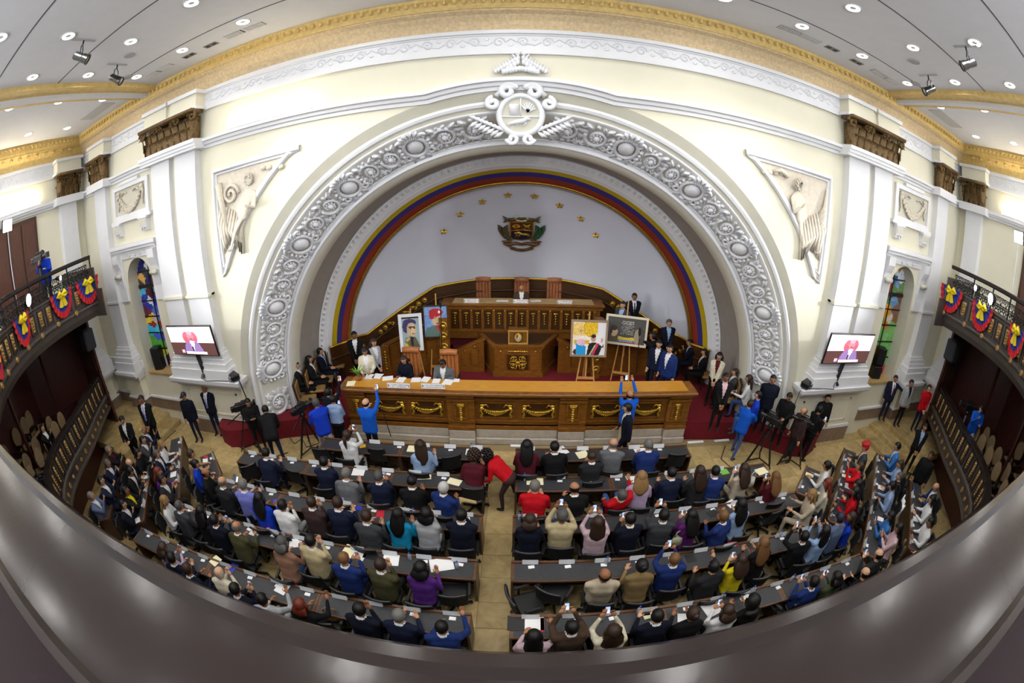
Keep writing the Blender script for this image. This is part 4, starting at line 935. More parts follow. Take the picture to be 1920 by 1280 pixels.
fw_w = mat('white_mat_frame', srgb(235,236,240), .5); fw_d = mat('dark_frame', srgb(60,44,40), .4); fw_g = mat('grey_oak_frame', srgb(150,128,104), .5); fw_c = mat('cream_frame', srgb(226,216,190), .5)
SK = (206,176,140)
P1 = painted(.6, .95, 30, 48, [('e',.46,.86,.34,.13,(66,62,110)),('e',.24,.72,.16,.2,(66,62,110)),('e',.55,.62,.26,.24,SK),('e',.62,.62,.12,.2,(220,196,150)),('r',.4,.72,.68,.72,(50,44,60)),('e',.5,.67,.05,.02,(40,30,40)),('e',.7,.67,.05,.02,(40,30,40)),('r',.56,.7,.46,.49,(150,100,80)),('p',[(.1,0),(.2,.34),(.45,.4),(.75,.36),(.95,.0)],(104,96,70)),('p',[(.1,0),(.16,.2),(.3,.14),(.36,0)],(214,180,60)),('p',[(.45,.38),(.5,.0),(.6,.0),(.62,.36)],(40,38,46)),('p',[(.2,.3),(.4,.38),(.44,.3),(.24,.2)],(196,176,110))], (158,180,186))
P2 = painted(.72, .95, 34, 46, [('r',0,1,.75,1,(120,150,200)),('n',0,1,.2,1,(140,170,214),.3),('e',.56,.58,.22,.26,SK),('e',.52,.8,.3,.14,(176,34,46)),('r',.24,.8,.74,.82,(176,34,46)),('e',.34,.7,.12,.12,(176,34,46)),('e',.66,.82,.04,.05,(230,230,220)),('e',.48,.62,.04,.02,(60,40,30)),('e',.66,.62,.04,.02,(60,40,30)),('r',.52,.66,.42,.45,(150,90,80)),('p',[(0,0),(.1,.3),(.4,.36),(.75,.36),(1,.25),(1,0)],(90,116,110)),('p',[(.5,.36),(.58,.1),(.66,.36)],(190,60,60))], (106,140,196))
P3 = painted(.98, 1.0, 44, 44, [('e',.2,.78,.34,.2,(226,188,90)),('e',.3,.72,.1,.06,(150,110,80)),('n',0,.42,.5,1,(238,210,150),.35),('e',.54,.84,.22,.3,(208,164,16)),('n',.36,.76,.6,1,(236,200,60),.4),('r',0,.55,.3,.5,(236,226,200)),('r',.05,.5,.34,.46,(214,170,40)),('e',.13,.08,.1,.1,(70,40,30)),('p',[(.12,0),(.1,.34),(.2,.3),(.4,.28),(.42,0)],(30,150,210)),('e',.3,.38,.09,.1,(220,170,190)),('e',.2,.4,.08,.08,(222,184,200)),('p',[(.44,0),(.5,.36),(.66,.4),(.84,.32),(.96,.2),(.94,.36),(.82,.0)],(28,28,36)),('e',.63,.5,.075,.1,(200,150,120)),('e',.63,.58,.08,.05,(36,30,30)),('e',.89,.46,.035,.08,(210,160,130)),('p',[(.52,0),(.7,.34),(.76,.36),(.58,0)],(240,210,60)),('p',[(.56,0),(.73,.35),(.78,.37),(.62,0)],(60,90,190)),('p',[(.6,0),(.76,.36),(.82,.36),(.66,0)],(220,40,50))], (232,230,234))
sh = [('n',0,1,0,1,(92,90,86),.4),('e',.17,.42,.1,.2,SK),('e',.16,.56,.1,.1,(60,54,48)),('e',.09,.44,.04,.14,(60,54,48)),('p',[(.02,0),(.06,.22),(.22,.24),(.3,0)],(100,90,66)),('p',[(.28,.1),(.28,.26),(.5,.22),(.74,.26),(.74,.1)],(226,204,60)),('r',.28,.76,.03,.12,(86,116,180)),('p',[(.3,0),(.3,.04),(.9,.06),(.95,0)],(150,80,66)),('e',.8,.3,.08,.3,(170,156,130))]
for k in range(9): sh.append(('n', .38-.02*(k % 3), .68+.02*(k % 2), .84-k*.06, .865-k*.06, (206,206,200), .62))
for k in range(7): sh.append(('e', .36+k*.05, .08, .012, .02, (240,240,240)))
P4 = painted(1.16, .8, 70, 48, sh, (76,75,72))
def put_pic(pxs, y, fn):
    a, c = at(*pxs[0], 1, y), at(*pxs[1], 1, y); return fn(a, c)
easel('pine easel holding the portrait of a uniformed figure in a white mat', (-3.42, 12.1, ZD), .22, .95); easel('pine easel holding the portrait with a red beret', (-2.65, 12.35, ZD), .15, 1.35)
easel('pine easel holding the square picture of a waving couple', (2.0, 11.65, ZD), -.05, 1.05); easel('pine easel holding the dark board with handwritten lines', (3.2, 12.0, ZD), -.32, 1.3)
picture('framed_portrait', 'portrait of a dark-haired figure in uniform, white mat and thin frame', (-3.42, 11.98, 1.6), .22, .74, 1.2, .1, fw_w, P1)
picture('framed_portrait', 'portrait of a person in a red beret on a blue ground', (-2.65, 12.2, 1.98), .15, .78, 1.02, .035, fw_d, P2)
picture('framed_painting', 'square picture of a waving couple with golden foliage behind', (2.0, 11.52, 1.69), -.05, 1.1, 1.13, .06, fw_g, P3)
picture('slogan_board', 'dark board with a portrait, handwritten lines and a flag, cream frame', (3.2, 11.88, 1.92), -.3, 1.32, .94, .07, fw_c, P4)
# ---------------- coat of arms and stars on the apse shell
def on_apse(px, py):
    p = apse_hit(px, py); n = apse_n(p); n = n if n.y < 0 else -n; x = Vector((0,0,1)).cross(n).normalized()*-1; x = n.cross(Vector((0,0,1))).normalized()*-1
    x = Vector((0,0,1)).cross(n).normalized(); x = -x if x.x < 0 else x; z = x.cross(-n).normalized(); z = -z if z.z < 0 else z
    return Matrix.Translation(p) @ Matrix((x, -n, z)).transposed().to_4x4()
sb = MB(); V = [(0,-.09,0)] + [((.13 if i % 2 == 0 else .055)*sin(i*pi/5), -.05 if i % 2 else -.045, (.13 if i % 2 == 0 else .055)*cos(i*pi/5)) for i in range(10)]
sb.add(V, [(0, i+1, (i+1) % 10+1) for i in range(10)]); sb.add([(0,0,0)]+[(v[0], 0, v[2]) for v in V[1:]], [(0, (i+1) % 10+1, i+1) for i in range(10)]); sb.add(V[1:]+[(v[0],0,v[2]) for v in V[1:]], [(i,i+10,(i+1) % 10+10,(i+1) % 10) for i in range(10)])
star_me = sb.mesh('gilt_star', m_gold)
for i, (px, py) in enumerate(((832,433),(863,401),(904,377),(952,365),(1002,367),(1049,384),(1089,409),(1117,440))):
    nm = ('first','second','third','fourth','fifth','sixth','seventh','eighth')[i]
    o = link('wall_star', star_me); tag(o, 'gilt star on the white apse, %s of eight from the left' % nm, 'star', 'gilt stars around the coat of arms'); o.matrix_world = on_apse(px, py)
coa = thing('coat_of_arms', 'painted coat of arms with laurel and palm on the white apse', 'emblem'); coa.matrix_world = on_apse(978, 431)
m_cr = mat('shield_red', srgb(96,30,24), .4); m_cb = mat('shield_blue', srgb(24,26,48), .4); m_cy = mat('shield_umber', srgb(84,62,26), .4); m_lg = mat('laurel_bronze', srgb(92,78,44), .5, .2); m_pg = mat('palm_green', srgb(44,84,48), .5); m_cw = mat('horn_silver', srgb(196,190,170), .4)
sh_out = [(-.36,.42),(.36,.42),(.36,-.2),(.3,-.3),(0,-.36),(-.3,-.3),(-.36,-.2)]
MB().prism([(x*1.07, z*1.06) for x, z in sh_out], -.1, 0).obj('shield_rim', m_gold, coa)
MB().prism([(-.34,.4),(-.01,.4),(-.01,.12),(-.34,.08)], -.13, -.05).obj('shield_quarter', m_cr, coa); MB().prism([(.01,.4),(.34,.4),(.34,.08),(.01,.12)], -.13, -.05).obj('shield_quarter', m_cy, coa)
MB().prism([(-.34,.05),(0,.09),(.34,.05),(.34,-.19),(.28,-.28),(0,-.33),(-.28,-.28),(-.34,-.19)], -.13, -.05).obj('shield_base', m_cb, coa)
b = MB(); b.bar((-.34,-.12,.07),(0,-.12,.11),.03,.03); b.bar((0,-.12,.11),(.34,-.12,.07),.03,.03)
for k in range(7): b.bar((-.17,-.14,.16),(-.17+.13*cos(.2+k*.46),-.14,.25+.11*sin(.2+k*.46)),.03,.02)
b.bar((.06,-.14,.16),(.28,-.14,.34),.025,.025); b.bar((.28,-.14,.16),(.06,-.14,.34),.025,.025); b.ell((.17,-.14,.25), (.08,.02,.05), 8, 4)
b.tube([(-.22,-.14,-.02),(-.1,-.15,.02),(0,-.15,-.05),(.14,-.15,-.06),(.24,-.14,-.08)], [.05,.05,.04,.045,.03], 6)
for x, d in ((-.12,-.08),(-.02,-.1),(.14,.1),(.22,.08)): b.tube([(x,-.14,-.07),(x+d,-.14,-.17)], .018, 5)
b.obj('shield_charges', m_gold, coa, True)
for s, m, nm in ((-1, m_lg, 'laurel_branch'), (1, m_pg, 'palm_branch')):
    b = MB(); b.tube([(s*.42,-.08,-.42),(s*.58,-.08,-.2),(s*.6,-.08,.1)], .025, 5)
    for k in range(9):
        z = -.36+k*.062; x = s*(.46+.14*sin(min(1, k/5)*pi/2))
        for e in (-1, 1): b.tube([(x,-.08,z),(x+e*.1,-.1,z+.1),(x+e*.17,-.08,z+.2-.05*abs(k-4)/4)], [.012,.035,.006], 4)
    b.obj(nm, m, coa, True)
b = MB()
for s in (-1, 1):
    b.tube([(s*.6,-.09,-.5),(s*.45,-.1,-.56),(s*.2,-.1,-.5),(0,-.1,-.54)], [.05,.07,.06,.05], 6); b.tube([(s*.38,-.09,-.6),(s*.36,-.09,-.72),(s*.15,-.09,-.8),(0,-.09,-.82)], [.05,.06,.055,.055], 6); b.tube([(s*.3,-.09,-.36),(s*.5,-.1,-.44),(s*.66,-.09,-.42)], [.03,.05,.02], 6)
b.obj('ribbon', mat('ribbon_bronze', srgb(110,78,40), .4, .3), coa, True)
b = MB()
for s in (-1, 1):
    b.tube([(0,-.1,.5),(s*.12,-.12,.6),(s*.26,-.1,.52),(s*.4,-.1,.5)], [.03,.05,.06,.07], 7)
    for k in range(7): b.tube([(s*.4,-.1,.5),(s*(.5+.05*cos(k)),-.12,.44+.03*k),(s*(.54+.06*cos(k*2)),-.1,.4+.045*k)], [.03,.03,.005], 5)
b.obj('cornucopia', m_lg, coa, True)
MB().tube([(.2*cos(a),-.13,.58+.1*sin(a)) for a in [i/14*2*pi for i in range(14)]], .03, 6, loop=True).obj('horn_knot', m_cw, coa, True)
# ---------------- television screens on the pedestals
tv_sh = [('r',0,1,0,.44,(92,62,58)),('e',.42,.62,.09,.2,(222,110,130)),('e',.58,.62,.09,.2,(222,110,130)),('r',.36,.64,.3,.66,(206,96,116)),('p',[(.3,.08),(.34,.36),(.42,.5),(.6,.5),(.68,.36),(.74,.08)],(150,120,176)),('p',[(.46,.5),(.52,.12),(.58,.5)],(240,240,246)),('e',.51,.66,.07,.16,(206,140,150)),('e',.51,.78,.06,.07,(226,170,186)),('r',.49,.55,.56,.59,(120,60,80)),('r',.32,.78,.04,.13,(246,240,250)),('r',.22,.28,.05,.18,(220,190,220))]
for s, lab in ((-1, 'flat television with the presiding speaker on screen, on the left pedestal'), (1, 'flat television with the presiding speaker on screen, on the right pedestal')):
    t = thing('television', lab, 'television', (s*9.1, 8.3, 2.93)); t.rotation_euler = (.12, 0, 0)
    MB().bbox(-1.02, 1.02, 0, .06, 0, .94, .012).obj('bezel', m_blackp, t); o = painted(1.98, .88, 60, 34, tv_sh, (250,240,252)).obj('screen', m_screen, t, fix=False); o.location = (0, -.003, .03)
    MB().bar((0,.1,-.6),(0,.06,.3),.14,.05).bar((0,.08,-.45),(0,.35,-.45),.1,.05).bar((0,.08,-.62),(.03,-.05,-.72),.08,.05).obj('mount', m_blackp, t)
    MB().tube([(-.05,.06,-.6),(-.12,-.02,-.75),(-.1*s,-.05,-.82),(.6*-s,-.02,-.8),(1.15*-s,.02,-.8)], .012, 5).obj('cable', m_blackp, t, True)
for s, lab in ((-1, 'small black projector box with hanging cable on the left pedestal ledge'), (1, 'small black projector box on the right pedestal ledge')):
    t = thing('ledge_projector', lab, 'projector', (s*7.95, 8.55, 2.12), s*.5); MB().bbox(-.2, .2, -.14, .14, 0, .2, .04).obj('case', m_blackp, t); MB().lathe([(.07,0),(.07,-.05),(.05,-.06)], 12, (.05,-.13,.1), 1).obj('lens', m_chrome, t)
    MB().tube([(.18,.02,.1),(.3,.04,.02),(.32,.1,-.5),(.26,.16,-1.4)] if s < 0 else [(-.18,.02,.08),(-.26,.06,-.1),(-.22,.14,-.9),(-.24,.16,-1.5)], .018 if s < 0 else .01, 6).obj('cable', m_blackp, t, True)
# ================================================================== DEPUTIES' DESKS
ORD = ('', 'first', 'second', 'third', 'fourth', 'fifth', 'sixth', 'seventh', 'eighth', 'ninth', 'tenth', 'eleventh', 'twelfth', 'thirteenth')
DZ = .76; DD = .47
DESKS = []
def desk_unit(p0, p1, label, ends=(1, 1)):            # p0 -> p1 along the far edge, sitters on the right-hand side of travel reversed
    p0, p1 = Vector((*p0, 0)), Vector((*p1, 0)); d = p1-p0; L = d.length; t = d.normalized(); rz = atan2(t.y, t.x)
    o = thing('deputy_desk', label, 'desk', p0, rz, 'walnut deputies desks in rows')      # local: x along the desk, -y towards the sitter
    MB().box(.0, L, -.05, .0, DZ-.05, DZ+.02).obj('rear_rail', m_deskwood, o); MB().bbox(.0, L, -DD, -.05, DZ-.05, DZ, .008).obj('worktop', m_deskwood, o)
    MB().box(.06, L-.06, -DD+.03, -.07, DZ-.001, DZ+.006).obj('leather_inlay', m_inlay, o)
    MB().box(.02, L-.02, -.05, -.025, .02, DZ-.05).obj('front_panel', m_walnut, o)
    MB().box(.04, L-.04, -.36, -.05, .55, .565).obj('shelf', m_walnut, o)
    for k, x in ((0, 0), (1, L-.04)): MB().box(x, x+.04, -DD+.02, -.0, 0, DZ-.05).obj('end_panel', m_walnut, o)
    DESKS.append((p0, p1)); return o
ROWS = {1: 8.2, 2: 7.15, 3: 5.94, 4: 4.76, 5: 3.58}
lx = {1: [-5.03,-2.85,-.7], 2: [-7.13,-5.0,-2.85,-.76], 3: [-7.45,-5.2,-2.95,-.7], 4: [-7.85,-5.5,-3.1,-.7], 5: [-8.45,-5.9,-3.32,-.71]}
rx = {1: [-.1,2.05,4.21], 2: [-.09,2.0,4.05,6.1], 3: [-.11,2.05,4.25,6.42], 4: [-.11,2.2,4.5,6.8], 5: [-.1,2.38,4.75,7.15]}
for r, y in ROWS.items():
    for side, xs in (('left', lx[r]), ('right', rx[r])):
        pr = list(zip(xs, xs[1:])); pr = pr[::-1] if side == 'left' else pr
        for i, (a, c) in enumerate(pr): desk_unit((a, y), (c, y), 'black-topped walnut desk, %s row %s of the aisle, %s unit from the aisle' % (ORD[r], side, ORD[i+1]))
WR_ = [((6.46,5.95),(7.38,6.82)),((6.84,4.8),(9.27,7.27)),((7.2,3.6),(10.45,6.75)),((8.75,3.12),(10.85,5.2))]
WL_ = [((-8.15,6.9),(-7.22,6.05)),((-9.82,7.28),(-7.95,4.9)),((-10.99,7.12),(-8.52,3.8)),((-11.63,5.76),(-9.8,3.36))]
for k, (a, c) in enumerate(WR_): desk_unit(a, c, 'slanting walnut wing desk on the right, %s outward from the rows' % ORD[k+1])
for k, (a, c) in enumerate(WL_): desk_unit(a, c, 'slanting walnut wing desk on the left, %s outward from the rows' % ORD[k+1])
# ------------------------------------------------------------------ office chairs
def arcband(b, w, z0, z1, y, bow, th, n=6):
    R = []
    for i in range(n+1):
        x = -w/2+w*i/n; yy = y-bow*(1-(2*x/w)**2); R.append([(x,yy,z0),(x,yy-th,z0),(x,yy-th-.05,z1),(x,yy-.05,z1)])
    b.loft(R, True, True, True)
seat_me = MB().bbox(-.24, .24, -.22, .25, .43, .5, .03).mesh('seat', m_black)
b = MB(); arcband(b, .46, .52, .92, -.24, .05, .02); back_me = b.mesh('backrest', m_blackm)
b = MB(); b.tube([(x, -.315-.05*(1-(2*x/.48)**2), .93) for x in [-.24+.06*i for i in range(9)]], .024, 6); rail_me = b.mesh('top_rail', mat('rail_vinyl', srgb(40,40,43), .3), True)
arm_me = MB().bbox(-.03, .03, -.16, .12, .66, .69, .01).box(-.015,.015,-.1,-.05,.46,.66).mesh('armrest', m_blackp)
colm_me = MB().tube([(0,0,.09),(0,0,.44)], .03, 8).mesh('gas_column', m_blackp); leg_me = MB().bar((.02,0,.11),(.3,0,.07),.045,.035).ell((.29,0,.035), (.03,.025,.035), 8, 5).mesh('base_leg', m_blackp)
NCH = [0]
def office_chair(x, y, rz, label, group='black office chairs at the desks', spin=0.):
    t = thing('office_chair', label, 'chair', (x, y, 0), rz+spin, group)
    link('seat', seat_me, t); link('backrest', back_me, t); link('top_rail', rail_me, t); link('armrest', arm_me, t, (-.27,0,0)); link('armrest', arm_me, t, (.27,0,0)); link('gas_column', colm_me, t)
    for k in range(5): link('base_leg', leg_me, t, (0,0,0), (0,0,k*1.2566+.3))
    NCH[0] += 1; return t
# ================================================================== PEOPLE
m_skin = mat('skin', (.5,.3,.2), .55, oattr='c_skin', var=.06, scale=20, spec=.3)
m_top = mat('garment_top', (.1,.1,.1), .85, oattr='c_top', var=.18, scale=14, spec=.2)
m_shirt = mat('garment_shirt', (.8,.8,.8), .85, oattr='c_shirt', var=.05, scale=14, spec=.2)
m_pants = mat('garment_trousers', (.1,.1,.1), .9, oattr='c_pants', var=.18, scale=14, spec=.2)
m_shoe = mat('shoes', (.05,.05,.05), .4, oattr='c_shoe')
m_eye = mat('eye_dark', srgb(40,28,24), .3)
m_hair = mat('hair', (.02,.02,.02), .5, oattr='c_hair', var=.35, scale=60, spec=.35, stretch=(1,1,.15))
BM = [m_skin, m_top, m_shirt, m_pants, m_shoe, m_eye]
def rotx(v, a): return Vector((v.x, v.y*cos(a)-v.z*sin(a), v.y*sin(a)+v.z*cos(a)))
def ik(s, w, l1, l2, pole):
    d = w-s; L = min(d.length, (l1+l2)*.995); u = d.normalized(); w = s+u*L; a = (l1*l1-l2*l2+L*L)/(2*L); h = sqrt(max(0, l1*l1-a*a))
    p = Vector(pole); p = p-u*p.dot(u); p = p.normalized() if p.length > 1e-4 else u.orthogonal().normalized(); return s+u*a+p*h, w
POSES = {  # seat?, lean deg, twist deg, (right wrist), (left wrist), legs, head pitch
 's_desk': (1, 9, 0, (.15,.37,.82), (-.13,.39,.82), 'sit', -12), 's_write': (1, 15, -8, (.16,.44,.83), (-.12,.34,.82), 'sit', -24), 's_phone': (1, 5, 4, (.09,.34,.95), (-.06,.34,.93), 'sit', -20),
 's_chin': (1, 9, -5, (.06,.3,1.0), (-.05,.31,1.0), 'sit', 0), 's_clap': (1, 0, 0, (.05,.36,1.08), (-.05,.36,1.08), 'sit', 4), 's_lap': (1, -4, 0, (.1,.26,.7), (-.06,.28,.7), 'sit', -4),
 's_arm': (1, 8, 10, (.22,.5,1.0), (-.15,.36,.82), 'sit', -4), 's_photo': (1, 3, 0, (.1,.36,1.16), (-.1,.36,1.16), 'sit', 0), 's_recline': (1, -24, 18, (.3,.42,.98), (-.2,.2,.66), 'stretch', 8), 's_cross': (1, 4, -20, (.16,.34,.76), (-.2,.46,.83), 'cross', -5), 's_turn': (1, 8, 30, (.2,.4,.82), (-.16,.36,.82), 'sit', -6),
 't_side': (0, 0, 0, (.27,.04,.84), (-.27,.04,.84), 'stand', -2), 't_clasp': (0, 0, 0, (.05,.22,.9), (-.05,.22,.9), 'stand', -6), 't_back': (0, -1, 0, (.08,-.18,.92), (-.08,-.18,.92), 'stand', 0), 't_phone': (0, 2, 0, (.07,.34,1.25), (-.07,.34,1.25), 'stand', -14),
 't_up': (0, 0, 0, (.16,.28,1.92), (-.16,.3,1.94), 'stand', 18), 't_up1': (0, 0, 0, (.2,.3,1.85), (-.16,.34,1.3), 'stand', 14), 't_cam': (0, 9, 0, (.13,.42,1.38), (-.12,.36,1.2), 'stride', -4), 't_lean': (0, 48, 0, (.16,.5,.78), (-.16,.5,.78), 'stride', 20), 't_reach': (0, 0, -8, (.27,.06,.85), (-.72,.12,1.2), 'stand', -4), 't_boom': (0, 2, 20, (.12,.4,1.15), (.05,.36,1.5), 'stand', 10), 't_tab': (0, 2, 0, (.12,.3,1.05), (-.12,.32,1.08), 'stand', -20), 't_walk': (0, 4, 0, (.24,.2,.95), (-.25,-.06,.86), 'walk', -6), 't_crouch': (0, 20, 0, (.14,.45,1.25), (-.14,.45,1.2), 'stand', 0)}
def hand(b, w, d, out, curl=.5):                       # wrist, direction of the forearm, side of the thumb
    d = d.normalized(); th = (out-d*out.dot(d)).normalized(); n = d.cross(th)
    M = Matrix((th, d, n)).transposed(); b.ell(w+d*.05, (.04,.055,.018), 8, 5, 0, M)
    for k, L in enumerate((.066,.076,.07,.054)):
        r = w+d*.09+th*(.027-.018*k); p = [r]; a = curl*.3
        for j in range(3): p.append(p[-1]+(d*cos(a)+n*sin(a))*L*(.45,.33,.25)[j]); a += curl*.55
        b.tube(p, [.0095,.009,.008,.006], 5, 0)
    r = w+d*.03+th*.03; b.tube([r, r+(th*.7+d*.7)*.035, r+(th*.55+d+n*.3)*.055], [.011,.01,.007], 5, 0)
BODY = {}
def body(pose, sex):
    key = (pose, sex)
    if key in BODY: return BODY[key]
    seat, lean, tw, RW, LW, legs, hp = POSES[pose]; f = sex == 'f'
    hipz = .56 if seat else .93; lean = radians(lean); tw = radians(tw); hip = Vector((0, 0, hipz)); sw = .178 if f else .212
    def up(v):      # torso-space (relative to the hips) into the body frame
        v = Vector(v); v = Vector((v.x*cos(tw)-v.y*sin(tw), v.x*sin(tw)+v.y*cos(tw), v.z)); return hip+rotx(v, -lean)
    C = []          # capsules: p, q, r0, r1, material
    k = 1.0 if f else 1.1
    C += [(up((-.08*k,0,.0)), up((.08*k,0,.0)), .125, .125, 3 if (not seat and f) else 1), (up((-.07*k,0,.12)), up((.07*k,0,.12)), .12*k, .12*k, 1), (up((-.075*k,.01,.26)), up((.075*k,.01,.26)), .125*k, .125*k, 1), (up((-.09*k,.0,.38)), up((.09*k,.0,.38)), .122*k, .122*k, 1),
          (up((-sw+.03,-.01,.485)), up((sw-.03,-.01,.485)), .072, .072, 1), (up((-.06,-.01,.5)), up((.06,-.01,.5)), .085, .085, 1)]
    C += [(up((-.077*k,.003,z_)), up((.077*k,.003,z_)), r_*k, r_*k, 1) for z_, r_ in ((.05,.118),(.19,.122),(.32,.125),(.43,.105))]
    if not seat and not f: C.append((up((-.09,0,-.06)), up((.09,0,-.06)), .128, .128, 1))
    if f: C += [(up((s*.06,.08,.33)), up((s*.06,.09,.33)), .07, .06, 1) for s in (-1, 1)]
    nk0, nk1 = up((0,-.005,.53)), up((0,.015,.62)); hc = up((0,.025,.70)); C.append((nk0, nk1, .058 if not f else .05, .052 if not f else .046, 0))
    hpr = radians(hp); H = Matrix.Translation(hc) @ Matrix.Rotation(tw*.6, 4, 'Z') @ Matrix.Rotation(hpr-lean*.25, 4, 'X')
    hv = lambda v: H @ Vector(v)
    C += [(hv((0,-.012,.03)), hv((0,.0,.03)), .092, .09, 0), (hv((0,.03,-.05)), hv((0,.035,-.07)), .062, .05, 0), (hv((0,.02,.0)), hv((0,.03,.03)), .082, .08, 0)]
    ends = []
    for s, W in ((1, RW), (-1, LW)):
        sh = up((s*sw,-.01,.475)); el, wr = ik(sh, Vector(W), .29, .27, Vector((s*.45,-.4,-.9)) if Vector(W).z < 1.5 else Vector((s*1.,.3,0)))
        C += [(sh, el, .062*k, .05*k, 1), (el, wr-(wr-el).normalized()*.02, .048*k, .036*k, 1)]; ends.append((el, wr, s))
    lg = []
    if legs == 'sit': lg = [((s*.09,0,.54),(s*.12,.42,.53),(s*.12,.4,.1),(s*.12,.53,.04)) for s in (-1, 1)]
    elif legs == 'stretch': lg = [((-.09,.02,.54),(-.12,.44,.56),(-.1,.72,.18),(-.1,.82,.14)), ((.09,.02,.54),(.12,.45,.6),(.06,.8,.3),(.06,.88,.32))]
    elif legs == 'cross': lg = [((-.09,0,.54),(-.1,.42,.54),(-.1,.42,.1),(-.1,.55,.04)), ((.09,.02,.55),(.2,.4,.68),(.5,.46,.58),(.6,.5,.6))]
    elif legs == 'stand': lg = [((s*.09,0,.92),(s*.1,.015,.49),(s*.11,-.01,.09),(s*.12,.12,.04)) for s in (-1, 1)]
    elif legs == 'stride': lg = [((-.09,0,.92),(-.12,.14,.5),(-.14,.1,.09),(-.15,.23,.04)), ((.09,0,.92),(.13,-.08,.5),(.16,-.28,.1),(.18,-.16,.04))]
    elif legs == 'walk': lg = [((-.09,0,.92),(-.1,.2,.52),(-.1,.22,.09),(-.1,.35,.05)), ((.09,0,.92),(.1,-.02,.5),(.1,-.3,.16),(.1,-.2,.05))]
    for h, kn, an, toe in lg:
        h, kn, an, toe = map(Vector, (h, kn, an, toe)); C += [(h, kn, .088, .06, 3), (kn, an, .058, .042, 3), (an-Vector((0,0,.04)) if an.z < .2 else an, toe, .042, .034, 4)]
    b = MB()
    for p, q, r0, r1, m in C:
        d = q-p; t = d.normalized() if d.length > 1e-6 else Vector((0,0,1)); pts = []; rs = []
        for a in (-.98,-.7,-.35,0): pts.append(p+t*a*r0); rs.append(r0*sqrt(1-a*a))
        for a in (0,.35,.7,.98): pts.append(q+t*a*r1); rs.append(r1*sqrt(1-a*a))
        if d.length < 1e-3: pts[4] = pts[3]+t*.002
        b.tube(pts, rs, 12)
    me0 = b.mesh('tmp', fix=True); ob = bpy.data.objects.new('tmp', me0); COL.objects.link(ob)
    md = ob.modifiers.new('r', 'REMESH'); md.mode = 'VOXEL'; md.voxel_size = .019; md.use_smooth_shade = True
    dg = bpy.context.evaluated_depsgraph_get(); me = bpy.data.meshes.new_from_object(ob.evaluated_get(dg)); bpy.data.objects.remove(ob); bpy.data.meshes.remove(me0)
    n = len(me.vertices); co = np.empty(n*3); me.vertices.foreach_get('co', co); co = co.reshape(-1, 3)
    ne = len(me.edges); ed = np.empty(ne*2, int); me.edges.foreach_get('vertices', ed); ed = ed.reshape(-1, 2)
    for _ in range(6):
        acc = np.zeros_like(co); cnt = np.zeros(n)
        for a, c in ((0, 1), (1, 0)): np.add.at(acc, ed[:, a], co[ed[:, c]]); np.add.at(cnt, ed[:, a], 1)
        co = co*.5+acc/np.maximum(cnt, 1)[:, None]*.5
    F = [tuple(p.vertices) for p in me.polygons]; cen = np.array([co[list(f)].mean(0) for f in F]); bpy.data.meshes.remove(me)
    D = []
    for p, q, r0, r1, m in C:
        p_, q_ = np.array(p), np.array(q); d = q_-p_; tt = np.clip(((cen-p_)@d)/max(1e-9, d@d), 0, 1); D.append(np.linalg.norm(cen-p_-tt[:, None]*d, axis=1)-(r0+(r1-r0)*tt))
    idx = np.argmin(np.array(D), 0); mi = np.array([c[4] for c in C])[idx]
    # shirt front and collar, in torso space
    ct, stt = cos(lean), sin(lean); rel = cen-np.array(hip); ty = rel[:, 1]*ct-rel[:, 2]*stt*1; tz = rel[:, 1]*stt+rel[:, 2]*ct
    ty = rel[:, 1]*cos(-lean)+rel[:, 2]*sin(-lean); tz = -rel[:, 1]*sin(-lean)+rel[:, 2]*cos(-lean); tx = rel[:, 0]*cos(tw)+ty*sin(tw); ty2 = -rel[:, 0]*sin(tw)+ty*cos(tw)
    tors = (mi == 1) & (idx < 12)
    mi[tors & (ty2 > .03) & (np.abs(tx) < .075*np.clip((tz-.12)/.38, 0, 1)) & (tz < .6)] = 2
    mi[(mi <= 1) & (tz > .555) & (tz < .585) & (np.hypot(tx, ty2) < .078)] = 2
    b = MB(); b.add([tuple(v) for v in co], F); b.m = [int(x) for x in mi]
    for el, wr, s in ends: hand(b, wr, wr-el, Vector((-s, .2, .5)), .6)
    ear = H.to_3x3()
    for s in (-1, 1):
        b.ell(hv((s*.088,-.0,.01)), (.012,.022,.032), 6, 4, 0, ear); b.ell(hv((s*.032,.098,.02)), (.012,.008,.007), 6, 4, 5, ear); b.ell(hv((s*.033,.098,.04)), (.017,.007,.005), 6, 4, 5, ear)
    b.tube([hv((0,.098,.035)), hv((0,.116,-.008)), hv((0,.1,-.018))], [.008,.015,.01], 6, 0); b.ell(hv((0,.093,-.048)), (.022,.008,.006), 6, 4, 5, ear)
    out = (b.mesh('body', BM, True, False), H, ends, lg); BODY[key] = out; return out
